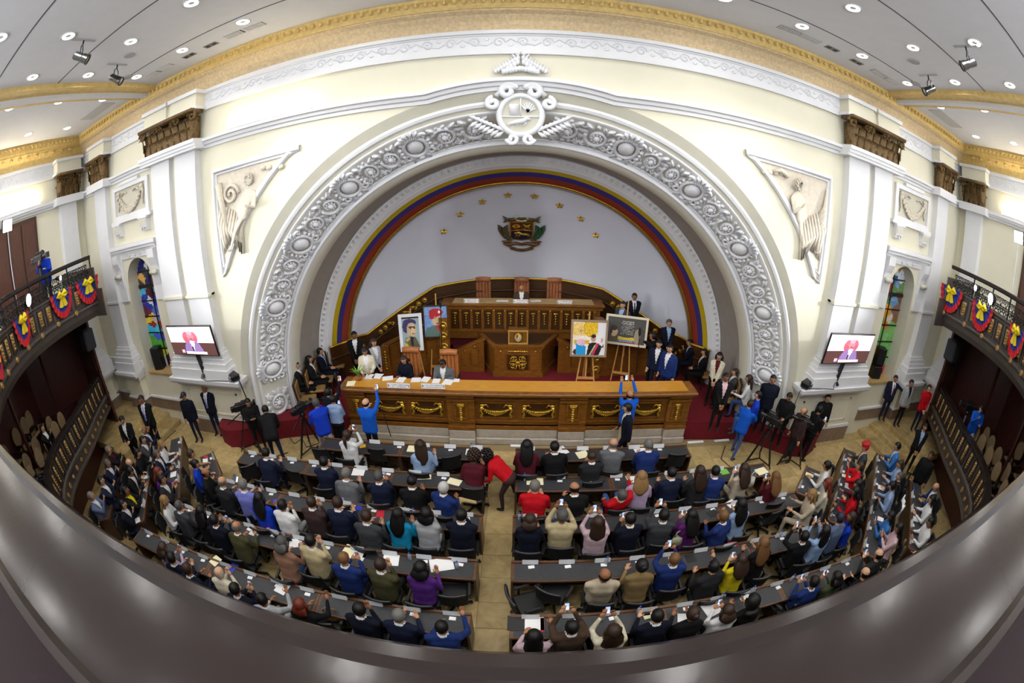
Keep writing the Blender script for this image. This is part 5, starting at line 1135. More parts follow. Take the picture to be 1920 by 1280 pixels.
# hair, hats: in head space (head centre, +y forward)
HAIR = {}
def shell(b, r, keep, n=22, m=14, c=(0,-.008,.02)):
    idx = {}; V = []; F = []
    for i in range(m+1):
        for j in range(n):
            t = pi*i/m; a = 2*pi*j/n; V.append(Vector((c[0]+r[0]*sin(t)*cos(a), c[1]+r[1]*sin(t)*sin(a), c[2]+r[2]*cos(t))))
    for i in range(m):
        for j in range(n):
            f = (i*n+j, (i+1)*n+j, (i+1)*n+(j+1) % n, i*n+(j+1) % n); cc = sum((V[k] for k in f), Vector())/4
            if keep(cc): F.append(f)
    b.add(V, F)
def hair(kind):
    if kind in HAIR: return HAIR[kind]
    b = MB(); R = (.1, .116, .118)
    front = lambda p: not (p.y > .035 and p.z < .075) and not (abs(p.x) > .06 and p.y > .0 and p.z < .0)
    if kind == 'short': shell(b, R, lambda p: front(p) and p.z > -.06)
    elif kind == 'crop': shell(b, (.096,.112,.112), lambda p: front(p) and p.z > -.03)
    elif kind == 'bald': shell(b, (.098,.112,.108), lambda p: p.z < .05 and p.z > -.05 and p.y < .02)
    elif kind == 'curly':
        for i in range(60):
            a = i*2.4; z = 1-2*(i+.5)/60; r = sqrt(1-z*z); p = Vector((r*cos(a)*.1, -.02+r*sin(a)*.11, .03+z*.11))
            if front(p) and p.z > -.08: b.ell(p*1.12, .035, 6, 4)
    elif kind in ('long', 'bob', 'pony', 'bun', 'wave'):
        shell(b, (.104,.12,.122), lambda p: front(p) and p.z > -.075)
        if kind in ('long', 'wave', 'bob'):
            L = {'long': .42, 'wave': .34, 'bob': .17}[kind]; Rr = []
            for i in range(9):
                t = i/8; w = .105+.03*sin(t*pi)*(1.5 if kind == 'wave' else 1); w *= (1 if t < .75 else 1-(t-.75)*1.6); z = .02-L*t; y = -.06-.05*t-.02*sin(t*3)
                Rr.append([(w*cos(a)*(1+.06*sin(a*7+i)), y+.055*sin(a)*(1-.3*t), z) for a in [2*pi*q/16 for q in range(16)]])
            b.loft(Rr, True, False, True)
            for s in (-1, 1): b.tube([(s*.094,.01,.05),(s*.1,.0,-.04),(s*.1,-.03,-.13 if kind == 'bob' else -.2)], [.025,.03,.02], 6)
        if kind == 'pony': b.tube([(0,-.12,.05),(0,-.17,.02),(0,-.18,-.1),(0,-.16,-.26)], [.03,.045,.04,.012], 8)
        if kind == 'bun': b.ell((0,-.13,.06), (.055,.05,.05), 8, 6)
    elif kind in ('cap', 'beret'):
        shell(b, (.098,.112,.112), lambda p: front(p) and p.z > -.05 and p.z < .04)
        shell(b, (.106,.122,.13), lambda p: p.z > .05); 
        if kind == 'cap': b.prism([(-.075,.08),(.075,.08),(.06,.19),(0,.21),(-.06,.19)], .05, .062, lambda a, b2, d: (a, b2, d))
        else: b.ell((.02,-.01,.105), (.13,.14,.05), 12, 6)
    elif kind == 'hood': shell(b, (.125,.14,.15), lambda p: not (p.y > .04 and p.z < .1 and abs(p.x) < .1)); b.ell((0,-.1,-.14), (.14,.09,.07), 10, 6)
    HAIR[kind] = b.mesh('hair', m_hair, True, False); return HAIR[kind]
PAL = {'navy': (24,30,54), 'dnavy': (16,20,36), 'blue': (30,50,110), 'royal': (20,60,190), 'bright': (20,90,200), 'black': (20,20,22), 'char': (38,39,42), 'grey': (104,106,110), 'dgrey': (62,64,68), 'lgrey': (170,172,176), 'white': (232,232,232), 'cream': (222,214,190), 'beige': (196,180,140), 'tan': (176,150,110), 'brown': (74,56,44), 'olive': (72,70,44), 'maroon': (88,24,36), 'plaid': (62,46,46), 'red': (196,16,30), 'pink': (224,190,196), 'rose': (150,112,92), 'purple': (92,30,104), 'violet': (84,40,124), 'lav': (122,128,206), 'sky': (150,180,222), 'denim': (96,120,160), 'turq': (20,146,190), 'yellow': (226,206,30), 'leop': (134,112,74), 'floral': (190,170,200), 'steel': (92,106,138), 'grn': (70,78,50), 'jean': (60,84,136), 'khaki': (196,170,120), 'lilac': (206,178,188), 'sand': (196,182,158), 'bsky': (60,120,190), 'lblue': (150,176,214),
 'h_black': (16,14,14), 'h_brown': (56,38,28), 'h_lbrown': (120,84,50), 'h_grey': (120,118,114), 'h_white': (206,204,198), 'h_salt': (84,82,80), 'h_red': (110,44,26), 'h_dblond': (150,116,72), 'redhat': (190,20,36), 'navyhat': (28,34,54)}
SKN = [(214,168,136), (198,150,116), (176,126,92), (150,102,72), (120,80,56), (96,64,46)]
ROWCOUNT = {}
PEOPLE = []
def person(px, py, pose, sex, hk, hcol, top, shirt, pants, desc, rz=0., z0=0., skin=None, chair=None, shoe='black', sc=1.0, pos=None, dz=0., tie=None):
    me, H, ends, lg = body(pose, sex); hl = H.translation*sc
    random.seed(px*31+py); sc *= random.uniform(.97, 1.03)
    if pos is None:
        p = at(px, py, 2, z0+hl.z); off = Matrix.Rotation(rz, 3, 'Z') @ Vector((hl.x, hl.y, 0)); base = Vector((p.x-off.x, p.y-off.y, z0))
    else: base = Vector((pos[0], pos[1], z0))
    t = thing('person', desc, 'person', base, rz, 'people in the chamber'); t.scale = (sc,)*3
    o = link('body', me, t); sk = SKN[skin if skin is not None else random.choice((0,1,1,2,2,3))]
    for n_, c in (('c_skin', sk), ('c_top', PAL[top]), ('c_shirt', PAL[shirt or top]), ('c_pants', PAL[pants]), ('c_shoe', PAL.get(shoe, (20,20,22)))): o[n_] = [float(v) for v in srgb(*c)]
    if hk:
        h = link('hair', hair(hk), t); h.matrix_local = H; h['c_hair'] = [float(v) for v in srgb(*PAL[hcol])]
    if tie:
        b = MB(); z = POSES[pose][0] and .56 or .93; ys = (.155,.163,.155,.128,.1); zs = (.1,.14,.3,.42,.52); ws = (.004,.03,.026,.02,.022)
        b.loft([[(-w,y,z+q),(w,y,z+q)] for w,y,q in zip(ws,ys,zs)], close=False); b.obj('necktie', mat('tie_'+tie, srgb(*PAL[tie]), .6), t, True, False)
    PEOPLE.append((t, pose, ends, base, rz, sc)); return t
# ------------------------------------------------------------------ who sits where: (px, py of head, pose, sex, hair, hair colour, top, shirt, trousers, words)
B, K, N_ = 'h_black', 'h_brown', 'h_grey'
SEATS = {
'r1L': [(651,816,'s_photo','f','pony',K,'white','white','white','white blazer filming with a phone'),(788,836,'s_turn','f','long',K,'lblue','lblue','sky','pale blue denim turned sideways'),(889,858,'s_write','f','curly',K,'maroon','plaid','black','dark patterned dress bending over papers')],
'r1R': [(988,838,'s_desk','f','long',B,'maroon',None,'black','dark red blouse'),(1040,837,'s_desk','m','short',B,'black','white','black','black suit reading a sheet'),(1110,853,'s_phone','m','crop',K,'char','white','black','dark suit looking at a phone'),(1150,833,'s_chin','m','bald',N_,'grey','white','grey','grey suit'),(1216,834,'s_desk','m','short',N_,'blue','white','navy','blue suit with papers')],
'r2L': [(499,850,'s_write','m','short',B,'navy','white','navy','navy suit writing at the far end'),(607,864,'s_chin','m','short',B,'navy','white','navy','navy suit hands joined'),(649,888,'s_write','m','short',N_,'grey','white','grey','light grey suit writing on paper'),(709,891,'s_phone','m','short','h_salt','navy','white','navy','navy suit holding up a phone'),(772,901,'s_desk','m','crop',B,'black','white','black','black suit with open notebook'),(832,914,'s_cross','m','short','h_white','blue','white','khaki','blue jacket and khaki trousers')],
'r2R': [(1003,913,'s_desk','m','short',N_,'red',None,'black','red shirt'),(1077,915,'s_desk','m','bald',B,'black','white','black','black jacket'),(1166,928,'s_recline','m','crop','h_salt','red','cream','jean','red jacket leaning back in jeans'),(1202,896,'s_desk','f','wave','h_dblond','floral',None,'floral','purple floral blouse'),(1260,884,'s_desk','m','short',B,'navy','white','navy','navy suit'),(1312,886,'s_desk','f','long',K,'char',None,'black','black dress'),(1342,882,'s_desk','m','short',B,'blue','white','navy','royal blue suit'),(1395,880,'s_phone','f','long',K,'sand',None,'sand','cream patterned blouse'),(1454,894,'s_phone','f','long','h_lbrown','maroon',None,'black','dark plum top sitting sideways')],
'r3L': [(417,904,'s_desk','m','bald',N_,'char','white','char','charcoal suit'),(457,911,'s_desk','m','short',N_,'lav','white','lav','lavender blue suit'),(487,936,'s_desk','f','long',B,'royal',None,'black','royal blue top'),(530,946,'s_chin','m','short',B,'white','white','lgrey','white jacket hands joined'),(585,942,'s_chin','m','short',K,'plaid','white','plaid','brown checked jacket'),(634,945,'s_desk','m','short',K,'navy','white','navy','navy checked jacket over papers'),(687,967,'s_desk','m','short',K,'dgrey','white','dgrey','dark grey suit'),(746,963,'s_desk','f','long',B,'turq',None,'black','turquoise jacket'),(800,965,'s_chin','f','bob',B,'lgrey','white','white','white satin blouse'),(865,967,'s_chin','m','short',B,'dnavy','white','black','dark navy suit')],
'r3R': [(994,972,'s_desk','f','bob',K,'dnavy',None,'navy','dark navy jacket'),(1054,969,'s_photo','m','cap','h_salt','beige',None,'jean','beige jacket and grey cap'),(1121,980,'s_photo','f','long',K,'lilac','white','black','pale pink blouse taking a photo'),(1182,972,'s_phone','m','short',B,'dnavy','white','black','black suit holding a phone'),(1245,965,'s_photo','m','short',B,'dgrey','white','navy','slate checked suit hands raised'),(1297,965,'s_phone','f','long',B,'purple',None,'black','purple jacket holding a phone'),(1357,966,'s_turn','m','short','h_lbrown','blue','white','navy','blue suit leaning on the desk'),(1389,947,'s_desk','f','long',B,'lblue',None,'black','light blue shirt')],
'r4L': [(335,946,'s_desk','m','short','h_salt','dgrey','white','dgrey','dark grey suit arm stretched'),(378,960,'s_desk','f','wave',B,'black',None,'black','black clothes'),(401,973,'s_phone','m','short',B,'dnavy','white','navy','navy suit'),(443,986,'s_write','m','bald',N_,'olive','white','olive','olive suit pointing at a paper'),(530,1020,'s_write','f','bob','h_salt','rose',None,'jean','rose brown jacket'),(584,1016,'s_chin','m','short',B,'beige','white','beige','beige suit'),(645,1048,'s_phone','m','crop','h_lbrown','blue','white','blue','bright navy suit with folders'),(714,1058,'s_chin','m','short',K,'olive','white','char','olive grey suit hands clasped'),(789,1066,'s_desk','f','bob',B,'violet',None,'black','purple knitted sweater')],
'r4R': [(1134,1078,'s_lap','m','bald',B,'sand',None,'tan','sand jacket'),(1203,1062,'s_desk','f','bun',B,'leop',None,'grn','leopard print blouse'),(1265,1046,'s_photo','m','crop','h_lbrown','blue','white','navy','blue suit filming with a phone'),(1338,1061,'s_arm','m','short',B,'char',None,'black','black leather jacket'),(1391,1048,'s_phone','f','wave',K,'yellow',None,'black','yellow jacket'),(1430,1021,'s_desk','f','long','h_lbrown','black',None,'black','black top with bare shoulders'),(1509,1003,'s_photo','m','short',B,'black','white','black','black suit raising a phone'),(1546,997,'s_photo','f','long',B,'sky',None,'jean','light blue top raising a phone'),(1573,974,'s_desk','m','cap','navyhat','steel',None,'steel','slate blue jacket and navy cap')],
'r5L': [(307,1029,'s_phone','f','bob',K,'floral',None,'black','flowered top'),(322,1045,'s_desk','m','short',B,'dnavy','white','navy','navy jacket half hidden by the rail'),(352,1067,'s_desk','m','short',K,'dnavy','white','navy','navy suit half hidden by the rail'),(410,1071,'s_chin','m','bald','h_white','cream',None,'cream','cream suit resting head on hands'),(440,1103,'s_phone','m','short',B,'dnavy','white','navy','navy suit holding a dark device'),(491,1121,'s_arm','m','short',B,'lgrey','white','lgrey','light grey suit with marked papers'),(562,1131,'s_arm','f','bob','h_red','black',None,'black','black jacket with a phone'),(675,1143,'s_chin','m','short',B,'dnavy','white','navy','navy suit hands at face'),(747,1152,'s_desk','m','short',N_,'navy','white','navy','navy suit arms folded'),(828,1174,'s_arm','m','crop',B,'blue','white','navy','bright blue suit hands raised')],
'r5R': [(1001,1191,'s_arm','f','long',B,'lilac',None,'lilac','pale lilac jacket arms spread'),(1072,1176,'s_photo','m','short',B,'brown','white','brown','brown suit filming with a phone'),(1149,1185,'s_photo','f','wave',K,'cream',None,'black','cream sweater hands at head'),(1233,1153,'s_desk','m','short',B,'dnavy','white','navy','navy suit'),(1299,1150,'s_desk','f','bun',K,'black',None,'black','black jacket writing'),(1365,1144,'s_phone','f','bob',K,'white',None,'black','white jacket reading a phone'),(1410,1129,'s_desk','f','hood','h_black','black',None,'black','black hooded jacket'),(1527,1089,'s_phone','m','short',B,'blue','white','blue','cobalt suit holding a phone'),(1570,1080,'s_phone','f','bob',B,'grn',None,'black','olive green top'),(1621,1076,'s_desk','m','bald',B,'black',None,'black','black jacket with white letters'),(1647,1041,'s_phone','m','bald',B,'char',None,'black','dark shirt')],
'w1R': [(1551,872,'s_desk','f','pony',B,'white',None,'black','white shirt'),(1551,907,'s_desk','f','wave','h_red','cream',None,'sand','beige jacket'),(1521,929,'s_turn','f','long','h_dblond','sand',None,'sand','satin beige blouse')],
'w2R': [(1622,840,'s_desk','m','beret','redhat','dgrey','pink','dgrey','grey suit and red beret'),(1612,875,'s_photo','m','short',K,'red',None,'black','red jacket'),(1609,909,'s_write','f','long',B,'maroon',None,'black','dark blouse'),(1603,924,'s_desk','f','bob',B,'red',None,'red','red dress'),(1597,967,'s_chin','f','long',K,'royal',None,'royal','cobalt blue dress')],
'w3R': [(1682,839,'s_desk','m','short',B,'bsky','white','navy','bright blue blazer'),(1687,871,'s_desk','m','crop',K,'sky',None,'jean','pale blue shirt'),(1687,892,'s_desk','m','crop','h_salt','char',None,'black','charcoal jacket'),(1672,913,'s_write','f','pony',B,'lblue',None,'black','white striped shirt'),(1671,967,'s_phone','f','long',B,'bsky',None,'jean','blue blouse'),(1684,993,'s_phone','f','long',B,'pink',None,'white','pink jacket')],
'w4R': [(1755,913,'s_desk','m','bald',N_,'blue','white','navy','blue suit with blue tablet'),(1746,939,'s_desk','f','bob',B,'white',None,'black','white blouse'),(1744,980,'s_desk','m','crop',B,'white',None,'tan','white shirt'),(1747,1023,'s_desk','m','crop',B,'cream',None,'black','cream shirt')],
'w1L': [(358,851,'s_desk','f','short',K,'tan',None,'black','light brown top'),(366,868,'s_desk','f','bun',B,'royal',None,'navy','cobalt blue suit'),(386,889,'s_desk','m','bald',B,'black',None,'black','black leather jacket')],
'w2L': [(302,831,'s_desk','f','wave','h_dblond','white',None,'white','white jacket'),(294,851,'s_desk','m','short','h_salt','navy','white','navy','navy suit'),(297,887,'s_desk','f','wave','h_red','violet',None,'black','purple jacket'),(305,902,'s_chin','m','short',B,'char','white','char','charcoal suit'),(309,939,'s_desk','f','long','h_dblond','white',None,'black','white blazer')],
'w3L': [(271,806,'s_clap','m','bald','h_white','navy','white','navy','navy suit clapping'),(267,823,'s_chin','m','short',B,'dgrey','white','dgrey','grey suit'),(258,848,'s_desk','m','short',B,'black',None,'black','black shirt'),(241,866,'s_desk','m','bald',N_,'char','white','char','charcoal jacket'),(245,885,'s_write','m','short',B,'black','white','black','black suit writing'),(236,921,'s_clap','m','short',B,'black','yellow','black','black jacket over yellow shirt'),(230,945,'s_chin','m','short',B,'dnavy','white','navy','navy suit hands joined')],
'w4L': [(204,844,'s_clap','m','short',N_,'black','maroon','black','black suit leaning back'),(202,870,'s_chin','m','short','h_salt','navy','white','navy','navy suit hands joined'),(191,904,'s_clap','m','short',B,'navy','white','navy','navy suit clapping'),(171,930,'s_clap','m','short',N_,'steel','white','navy','slate suit clapping')],
}
for key, rows in SEATS.items():
    k = int(key[1]); left = key[2] == 'L'
    if key[0] == 'r':
        rz = 0.; order = sorted(range(len(rows)), key=lambda i: abs(rows[i][0]-935))
        place_ = 'from aisle, %s row %s' % (ORD[k], 'left' if left else 'right')
    else:
        rz = -.9 if left else pi/4; order = sorted(range(len(rows)), key=lambda i: rows[i][1]); place_ = 'from dais, %s %s wing' % (ORD[k], 'left' if left else 'right')
    for j, i in enumerate(order):
        px, py, pose, sex, hk, hc, top, sh_, pa, w = rows[i]
        lab = 'person in %s, %s %s' % (w, ORD[j+1], place_)
        t = person(px, py, pose, sex, hk, hc, top, sh_, pa, lab, rz + random.uniform(-.12, .12), sc=1.07)
        office_chair(t.location.x, t.location.y, t.rotation_euler.z, 'black office chair under person in %s, %s row %s' % (w, ORD[k], 'left' if left else 'right') if key[0] == 'r' else 'black office chair under person in %s, %s %s wing' % (w, ORD[k], 'left' if left else 'right'))
# empty chairs: pixel of the seat, turn, words
for px, py, rz, w in ((613,852,0,'at the left end of the first row'),(716,852,0,'between the white blazer and the pale blue denim'),(843,866,.4,'beside the open floor papers, first row left'),(1260,862,-.1,'at the right end of the first row'),
    (471,884,.7,'turned away at the left end of the second row'),(568,892,-.2,'between two navy suits in the second row left'),(1432,966,.3,'beside the light blue shirt, third row right'),(1472,956,.2,'nearest the right wing in the third row'),
    (852,1112,.1,'at the aisle end of the fourth row left'),(1040,1108,-.5,'turned aside in the fourth row right'),(990,1130,-1.2,'pushed back at the aisle, fourth row right'),(622,1160,0,'holding a patterned handbag, fifth row left'),(1465,1128,.4,'between black hood and cobalt suit, fifth row right'),(1700,905,.8,'between the third and fourth right wing desks'),(1612,960,.7,'behind the cobalt blue dress at the right wing')):
    p = at(px, py, 2, .5); office_chair(p.x, p.y, rz, 'empty black office chair '+w)
# ------------------------------------------------------------------ people on their feet and on the dais
D_ = ZD
ST = [ # px, py, pose, sex, hair, haircol, top, shirt, pants, rz, z0, label
(910,852,'t_lean','f','curly',B,'red',None,'plaid',1.2,0,'person in a red jacket bending over the end of the first row'),
(230,790,'t_tab','m','short',B,'black','white','black',-2.6,0,'person in a black suit standing below the left box front'),
(266,752,'t_clasp','m','short',B,'black','white','black',-2.8,.54,'person in a dark suit standing on the left steps'),
(344,742,'t_side','m','cap','navyhat','dnavy',None,'navy',-2.9,0,'person in a navy polo and cap standing by the left pedestal'),
(383,729,'t_back','m','bald',N_,'dnavy','white','navy',-3.0,0,'person in a dark suit with hands behind, by the left pedestal'),
(464,752,'t_phone','m','short',B,'black',None,'black',-2.4,0,'person in black crouched behind the big television camera'),
(498,770,'t_lean','m','short',B,'black',None,'navy',.6,0,'camera operator in black bent over the camera by the red apron'),
(593,758,'t_cam','m','short','h_salt','royal',None,'lgrey',.75,0,'camera operator in a royal blue jacket at the left tripod'),
(624,746,'t_phone','f','short',B,'lblue',None,'black',.1,0,'person in a pale denim vest seen from behind at the dais edge'),
(616,733,'t_up1','m','short',B,'dnavy',None,'black',-.3,0,'person in navy holding a boom pole at the dais edge'),
(686,755,'t_up1','m','bald',B,'bright',None,'black',-.1,0,'person in a bright blue jacket raising a phone before the desk'),
(1181,738,'t_up','m','bald',B,'bright',None,'beige',.2,0,'person in a bright blue jacket lifting a camera with both arms'),
(1176,768,'t_walk','m','short',B,'dnavy','white','dnavy',1.4,0,'person in a dark suit and red tie walking along the desk'),
(664,629,'t_clasp','m','short',B,'black','white','black',-2.9,D_,'person in a black suit standing beside the tan chairs'),
(684,657,'t_tab','f','long',B,'cream','white','black',-2.9,D_,'person in a cream blouse reading notes by the plant'),
(700,642,'t_clasp','f','wave',K,'lgrey','white','black',-2.2,D_,'person in a grey cardigan with a hand at the chin'),
(801,607,'t_boom','m','short',K,'navy','white','navy',-.9,D_,'person in a navy suit holding a microphone pole before the portrait'),
(1168,572,'t_side','m','short',K,'dgrey','lblue','black',2.4,1.35,'person in a grey blazer and blue shirt behind the dark board'),
(1190,554,'t_back','m','short',B,'dnavy','white','dnavy',-3.1,1.5,'person in a navy suit and tie on the presidium stairs'),
(1255,604,'t_clasp','m','short','h_salt','dnavy','lblue','dnavy',-3.1,1.0,'person in a navy jacket and light blue shirt beside the apse wall'),
(1224,632,'t_boom','m','short',B,'black',None,'black',.9,D_,'person in black holding a microphone pole to the dark board'),
(1236,645,'t_side','m','short',B,'navy','white','navy',2.6,D_,'person in a navy jacket and white shirt near the desk end'),
(1256,657,'t_side','m','short',B,'blue','white','navy',2.2,D_,'person in a blue suit turned towards the dark board'),
(1349,667,'t_clasp','f','bob',B,'cream','maroon','black',2.6,D_,'person in a cream jacket over a dark red top'),
(1362,706,'t_clasp','m','short',B,'black','pink','black',2.9,D_,'person in a black suit and pink shirt standing on the red carpet'),
(1453,698,'t_back','m','short',B,'dnavy',None,'dnavy',2.6,D_,'person in a navy uniform against the arch relief'),
(1490,712,'t_tab','m','short',B,'black',None,'black',2.2,.3,'person in black with a headset beside the right pedestal'),
(1408,756,'t_cam','m','short',K,'bright',None,'jean',-1.1,0,'camera operator in a bright blue jacket and jeans on the right'),
(1507,771,'t_side','m','bald',B,'plaid',None,'char',1.6,0,'person in a dark plum shirt with an orange wristband'),
(1537,770,'t_phone','m','short',B,'black',None,'black',-1.6,0,'person in a black jacket looking down, right of the tripods'),
(1552,749,'t_side','m','short',B,'black',None,'black',2.9,0,'person in a black turtleneck before the right pedestal'),
(1680,708,'t_reach','m','short',B,'navy','white','navy',2.7,.54,'person in a navy suit leaning a hand on the window sill'),
(1709,719,'t_side','m','short',B,'lgrey','black','black',2.9,.54,'person in a grey blazer over black on the right landing'),
(1742,729,'t_clasp','m','short',K,'red',None,'navy',2.7,.54,'person in a red jacket on the right landing'),
(1735,800,'t_clasp','m','short',B,'black','lblue','black',2.4,.2,'person in a dark suit standing under the right box front'),
(1745,855,'t_side','m','short',B,'black',None,'black',2.0,0,'person in black in the shadow beside the right wing desks'),
(95,450,'t_cam','m','cap','h_black','royal',None,'navy',-2.2,5.42,'camera operator in a royal blue jacket on the left balcony'),
(1831,694,'t_cam','m','cap','h_black','bright',None,'lgrey',2.3,1.46,'camera operator in a bright blue jacket in the right box'),
(36,803,'t_cam','m','cap','h_black','steel',None,'steel',-1.2,1.46,'camera operator in grey blue in the left box'),
]
TIE = {'red tie walking':'red','navy suit and tie':'dnavy','hands behind':'lav','leaning a hand':'maroon','dark suit standing on the left':'lav'}
for px, py, pose, sex, hk, hc, top, sh_, pa, rz, z0, lab in ST:
    pos = None
    if 'left balcony' in lab: q = pt(UP, on_path(UP, px, py)); pos = (q[0]-q[2]*.62, q[1]-q[3]*.62)
    if 'navy uniform' in lab or 'headset' in lab: q = at(px, py, 2, 2.25); g = (8.72 if 'navy' in lab else 8.45)/q.y; pos = (q.x*g, q.y*g)
    if ' box' in lab and z0 > 1.4: q = pt(LO, on_path(LO, px, py)); pos = (q[0]-q[2]*.75, q[1]-q[3]*.75)
    person(px, py, pose, sex, hk, hc, top, sh_, pa, lab, rz, z0, sc=1.02, pos=pos, tie=next((v for k_, v in TIE.items() if k_ in lab), None))
# seated on the dais, at the desk, on the presidium, in the boxes
SD = [(556,687,'s_lap','m','short',B,'black','white','black',-1.25,D_,'person in a black suit and red tie seated beside the arch'),(580,676,'s_lap','f','bob',B,'black','white','black',-1.25,D_,'person in black over a white blouse seated beside the arch'),(600,659,'s_lap','m','short',B,'dnavy','lblue','dnavy',-1.3,D_,'person in a dark suit reading papers seated beside the arch'),
(757,674,'s_desk','f','bob',K,'dnavy',None,'navy',pi-.15,D_+.05,'person in a dark blue shirt seated at the council desk'),(830,684,'s_write','m','short',B,'grey','white','dgrey',pi,D_+.05,'person in a grey suit writing at the council desk'),(978,539,'s_desk','m','bald',N_,'brown','white','brown',pi,1.9,'person in a brown suit presiding from the central chair'),
(1293,643,'s_chin','m','crop',B,'dnavy','white','dnavy',1.4,D_,'person in a navy suit with hand at chin beside the flag stripes'),(1321,661,'s_lap','f','short',B,'black','white','black',1.35,D_,'person in black clothes and white sneakers seated by the arch'),(1379,696,'s_lap','m','short',K,'dgrey','white','grey',1.25,D_,'person in a grey suit and dark tie seated by the arch'),(1404,711,'s_cross','f','wave',K,'white',None,'jean',1.2,D_,'person in a white blouse and jeans seated by the arch'),(1421,743,'s_lap','m','short',B,'royal',None,'jean',1.1,D_,'person in a royal blue jacket seated at the carpet edge'),
(98,752,'s_clap','m','short',K,'black','white','black',-1.1,1.46,'person in black seated alone in the left box'),(50,770,'s_lap','m','short',B,'char',None,'black',-1.2,1.8,'person in dark clothes seated deep in the left box')]
for px, py, pose, sex, hk, hc, top, sh_, pa, rz, z0, lab in SD:
    pos = None
    if 'left box' in lab: q = pt(LO, on_path(LO, px, py)); e = 1.0 if 'alone' in lab else 2.2; pos = (q[0]-q[2]*e, q[1]-q[3]*e)
    person(px, py, pose, sex, hk, hc, top, sh_, pa, lab, rz, z0, shoe='white' if 'sneakers' in lab else 'black', pos=pos, tie='red' if 'red tie' in lab else ('dnavy' if 'grey suit' in lab else None))
# ================================================================== SMALL THINGS
# name plates and cards along every desk
np_me = MB().prism([(-.06,0),(-.0,0),(-.03,.1)], -.14, .14, lambda a, b2, d: (d, a, b2)).mesh('name_plate', m_acryl); cd_me = MB().box(-.055,.055,-.035,.035,0,.003).mesh('seat_card', m_paper)
random.seed(5)
for r, y in ROWS.items():
    for side, x0, x1 in (('left', -.7, lx[r][0]), ('right', -.1, rx[r][-1])):
        s = -1 if side == 'left' else 1; n = int(abs(x1-x0)/.64)
        for k in range(n):
            x = x0+s*(.32+.64*k); o = link('name_plate', np_me, None, (x, y-.03, DZ+.02)); tag(o, 'white tent name plate, %s from the aisle, %s row %s' % (ORD[k+1], ORD[r], side), 'name plate', 'name plates %s row %s' % (ORD[r], side))
            if random.random() < .85: o = link('seat_card', cd_me, None, (x+.02, y-.14, DZ+.007), (0,0,random.uniform(-.2,.2))); tag(o, 'small white card at the seat %s from the aisle, %s row %s' % (ORD[k+1], ORD[r], side), 'card', 'white cards %s row %s' % (ORD[r], side))
for wing, side in ((WR_, 'right'), (WL_, 'left')):
    for w, (a, c) in enumerate(wing):
        a, c = Vector((*a, 0)), Vector((*c, 0)); d = (c-a); L = d.length; t = d.normalized(); nrm = Vector((-t.y, t.x, 0)); n = int(L/.64)
        for k in range(n):
            p = a+t*(.3+.64*k)-nrm*.03; o = link('name_plate', np_me, None, (p.x, p.y, DZ+.02), (0,0,atan2(t.y,t.x))); tag(o, 'white tent name plate on the %s %s wing desk, %s along it' % (ORD[w+1], side, ORD[k+1]), 'name plate', 'name plates %s wing %d' % (side, w+1))
            p = p-nrm*.11; o = link('seat_card', cd_me, None, (p.x, p.y, DZ+.007), (0,0,atan2(t.y,t.x))); tag(o, 'small white card on the %s %s wing desk, %s along it' % (ORD[w+1], side, ORD[k+1]), 'card', 'white cards %s wing %d' % (side, w+1))
# bottles
m_pet = mat('clear_bottle', srgb(196,206,222), .1, spec=.8, alpha=.75); m_bcap = mat('blue_cap', srgb(40,70,200), .4)
bt_me = MB().lathe([(.028,0),(.032,.01),(.032,.12),(.03,.14),(.012,.18),(.012,.19)], 12).mesh('bottle_body', m_pet, True); bc_me = MB().lathe([(.015,.185),(.015,.21)], 10).mesh('bottle_cap', m_bcap)
BT = [(884,838,'beside the open papers in the first row'),(880,893,'at the aisle end of the second row left'),(984,894,'at the aisle end of the second row right'),(776,960,'beside the turquoise jacket'),(974,968,'at the aisle end of the third row right'),(1038,968,'left of the beige jacket'),(1067,968,'right of the beige jacket'),(1122,962,'left of two before the pale pink blouse'),(1127,961,'right of two before the pale pink blouse'),(491,913,'before the lavender suit'),(643,937,'before the navy checked jacket'),(531,1001,'before the rose brown jacket'),(466,976,'before the olive suit'),(768,1043,'beside the purple sweater'),(857,1059,'at the aisle end of the fourth row left'),(1138,1050,'above the sand jacket'),(1130,1157,'left of the cream sweater'),(1198,1143,'by the open case in the fifth row'),(1354,1118,'before the white jacket'),(1412,1105,'before the black hood'),(1486,1083,'before the cobalt suit'),(1464,1001,'before the black suit, fourth row right'),(1582,985,'before the slate blue jacket'),(328,870,'large one on the second left wing desk')]
for px, py, w in BT:
    p = at(px, py, 2, DZ+.1); t = thing('water_bottle', 'clear water bottle with blue cap '+w, 'bottle', (p.x, p.y, DZ+.006), 0, 'water bottles on the desks'); link('bottle_body', bt_me, t); link('bottle_cap', bc_me, t)
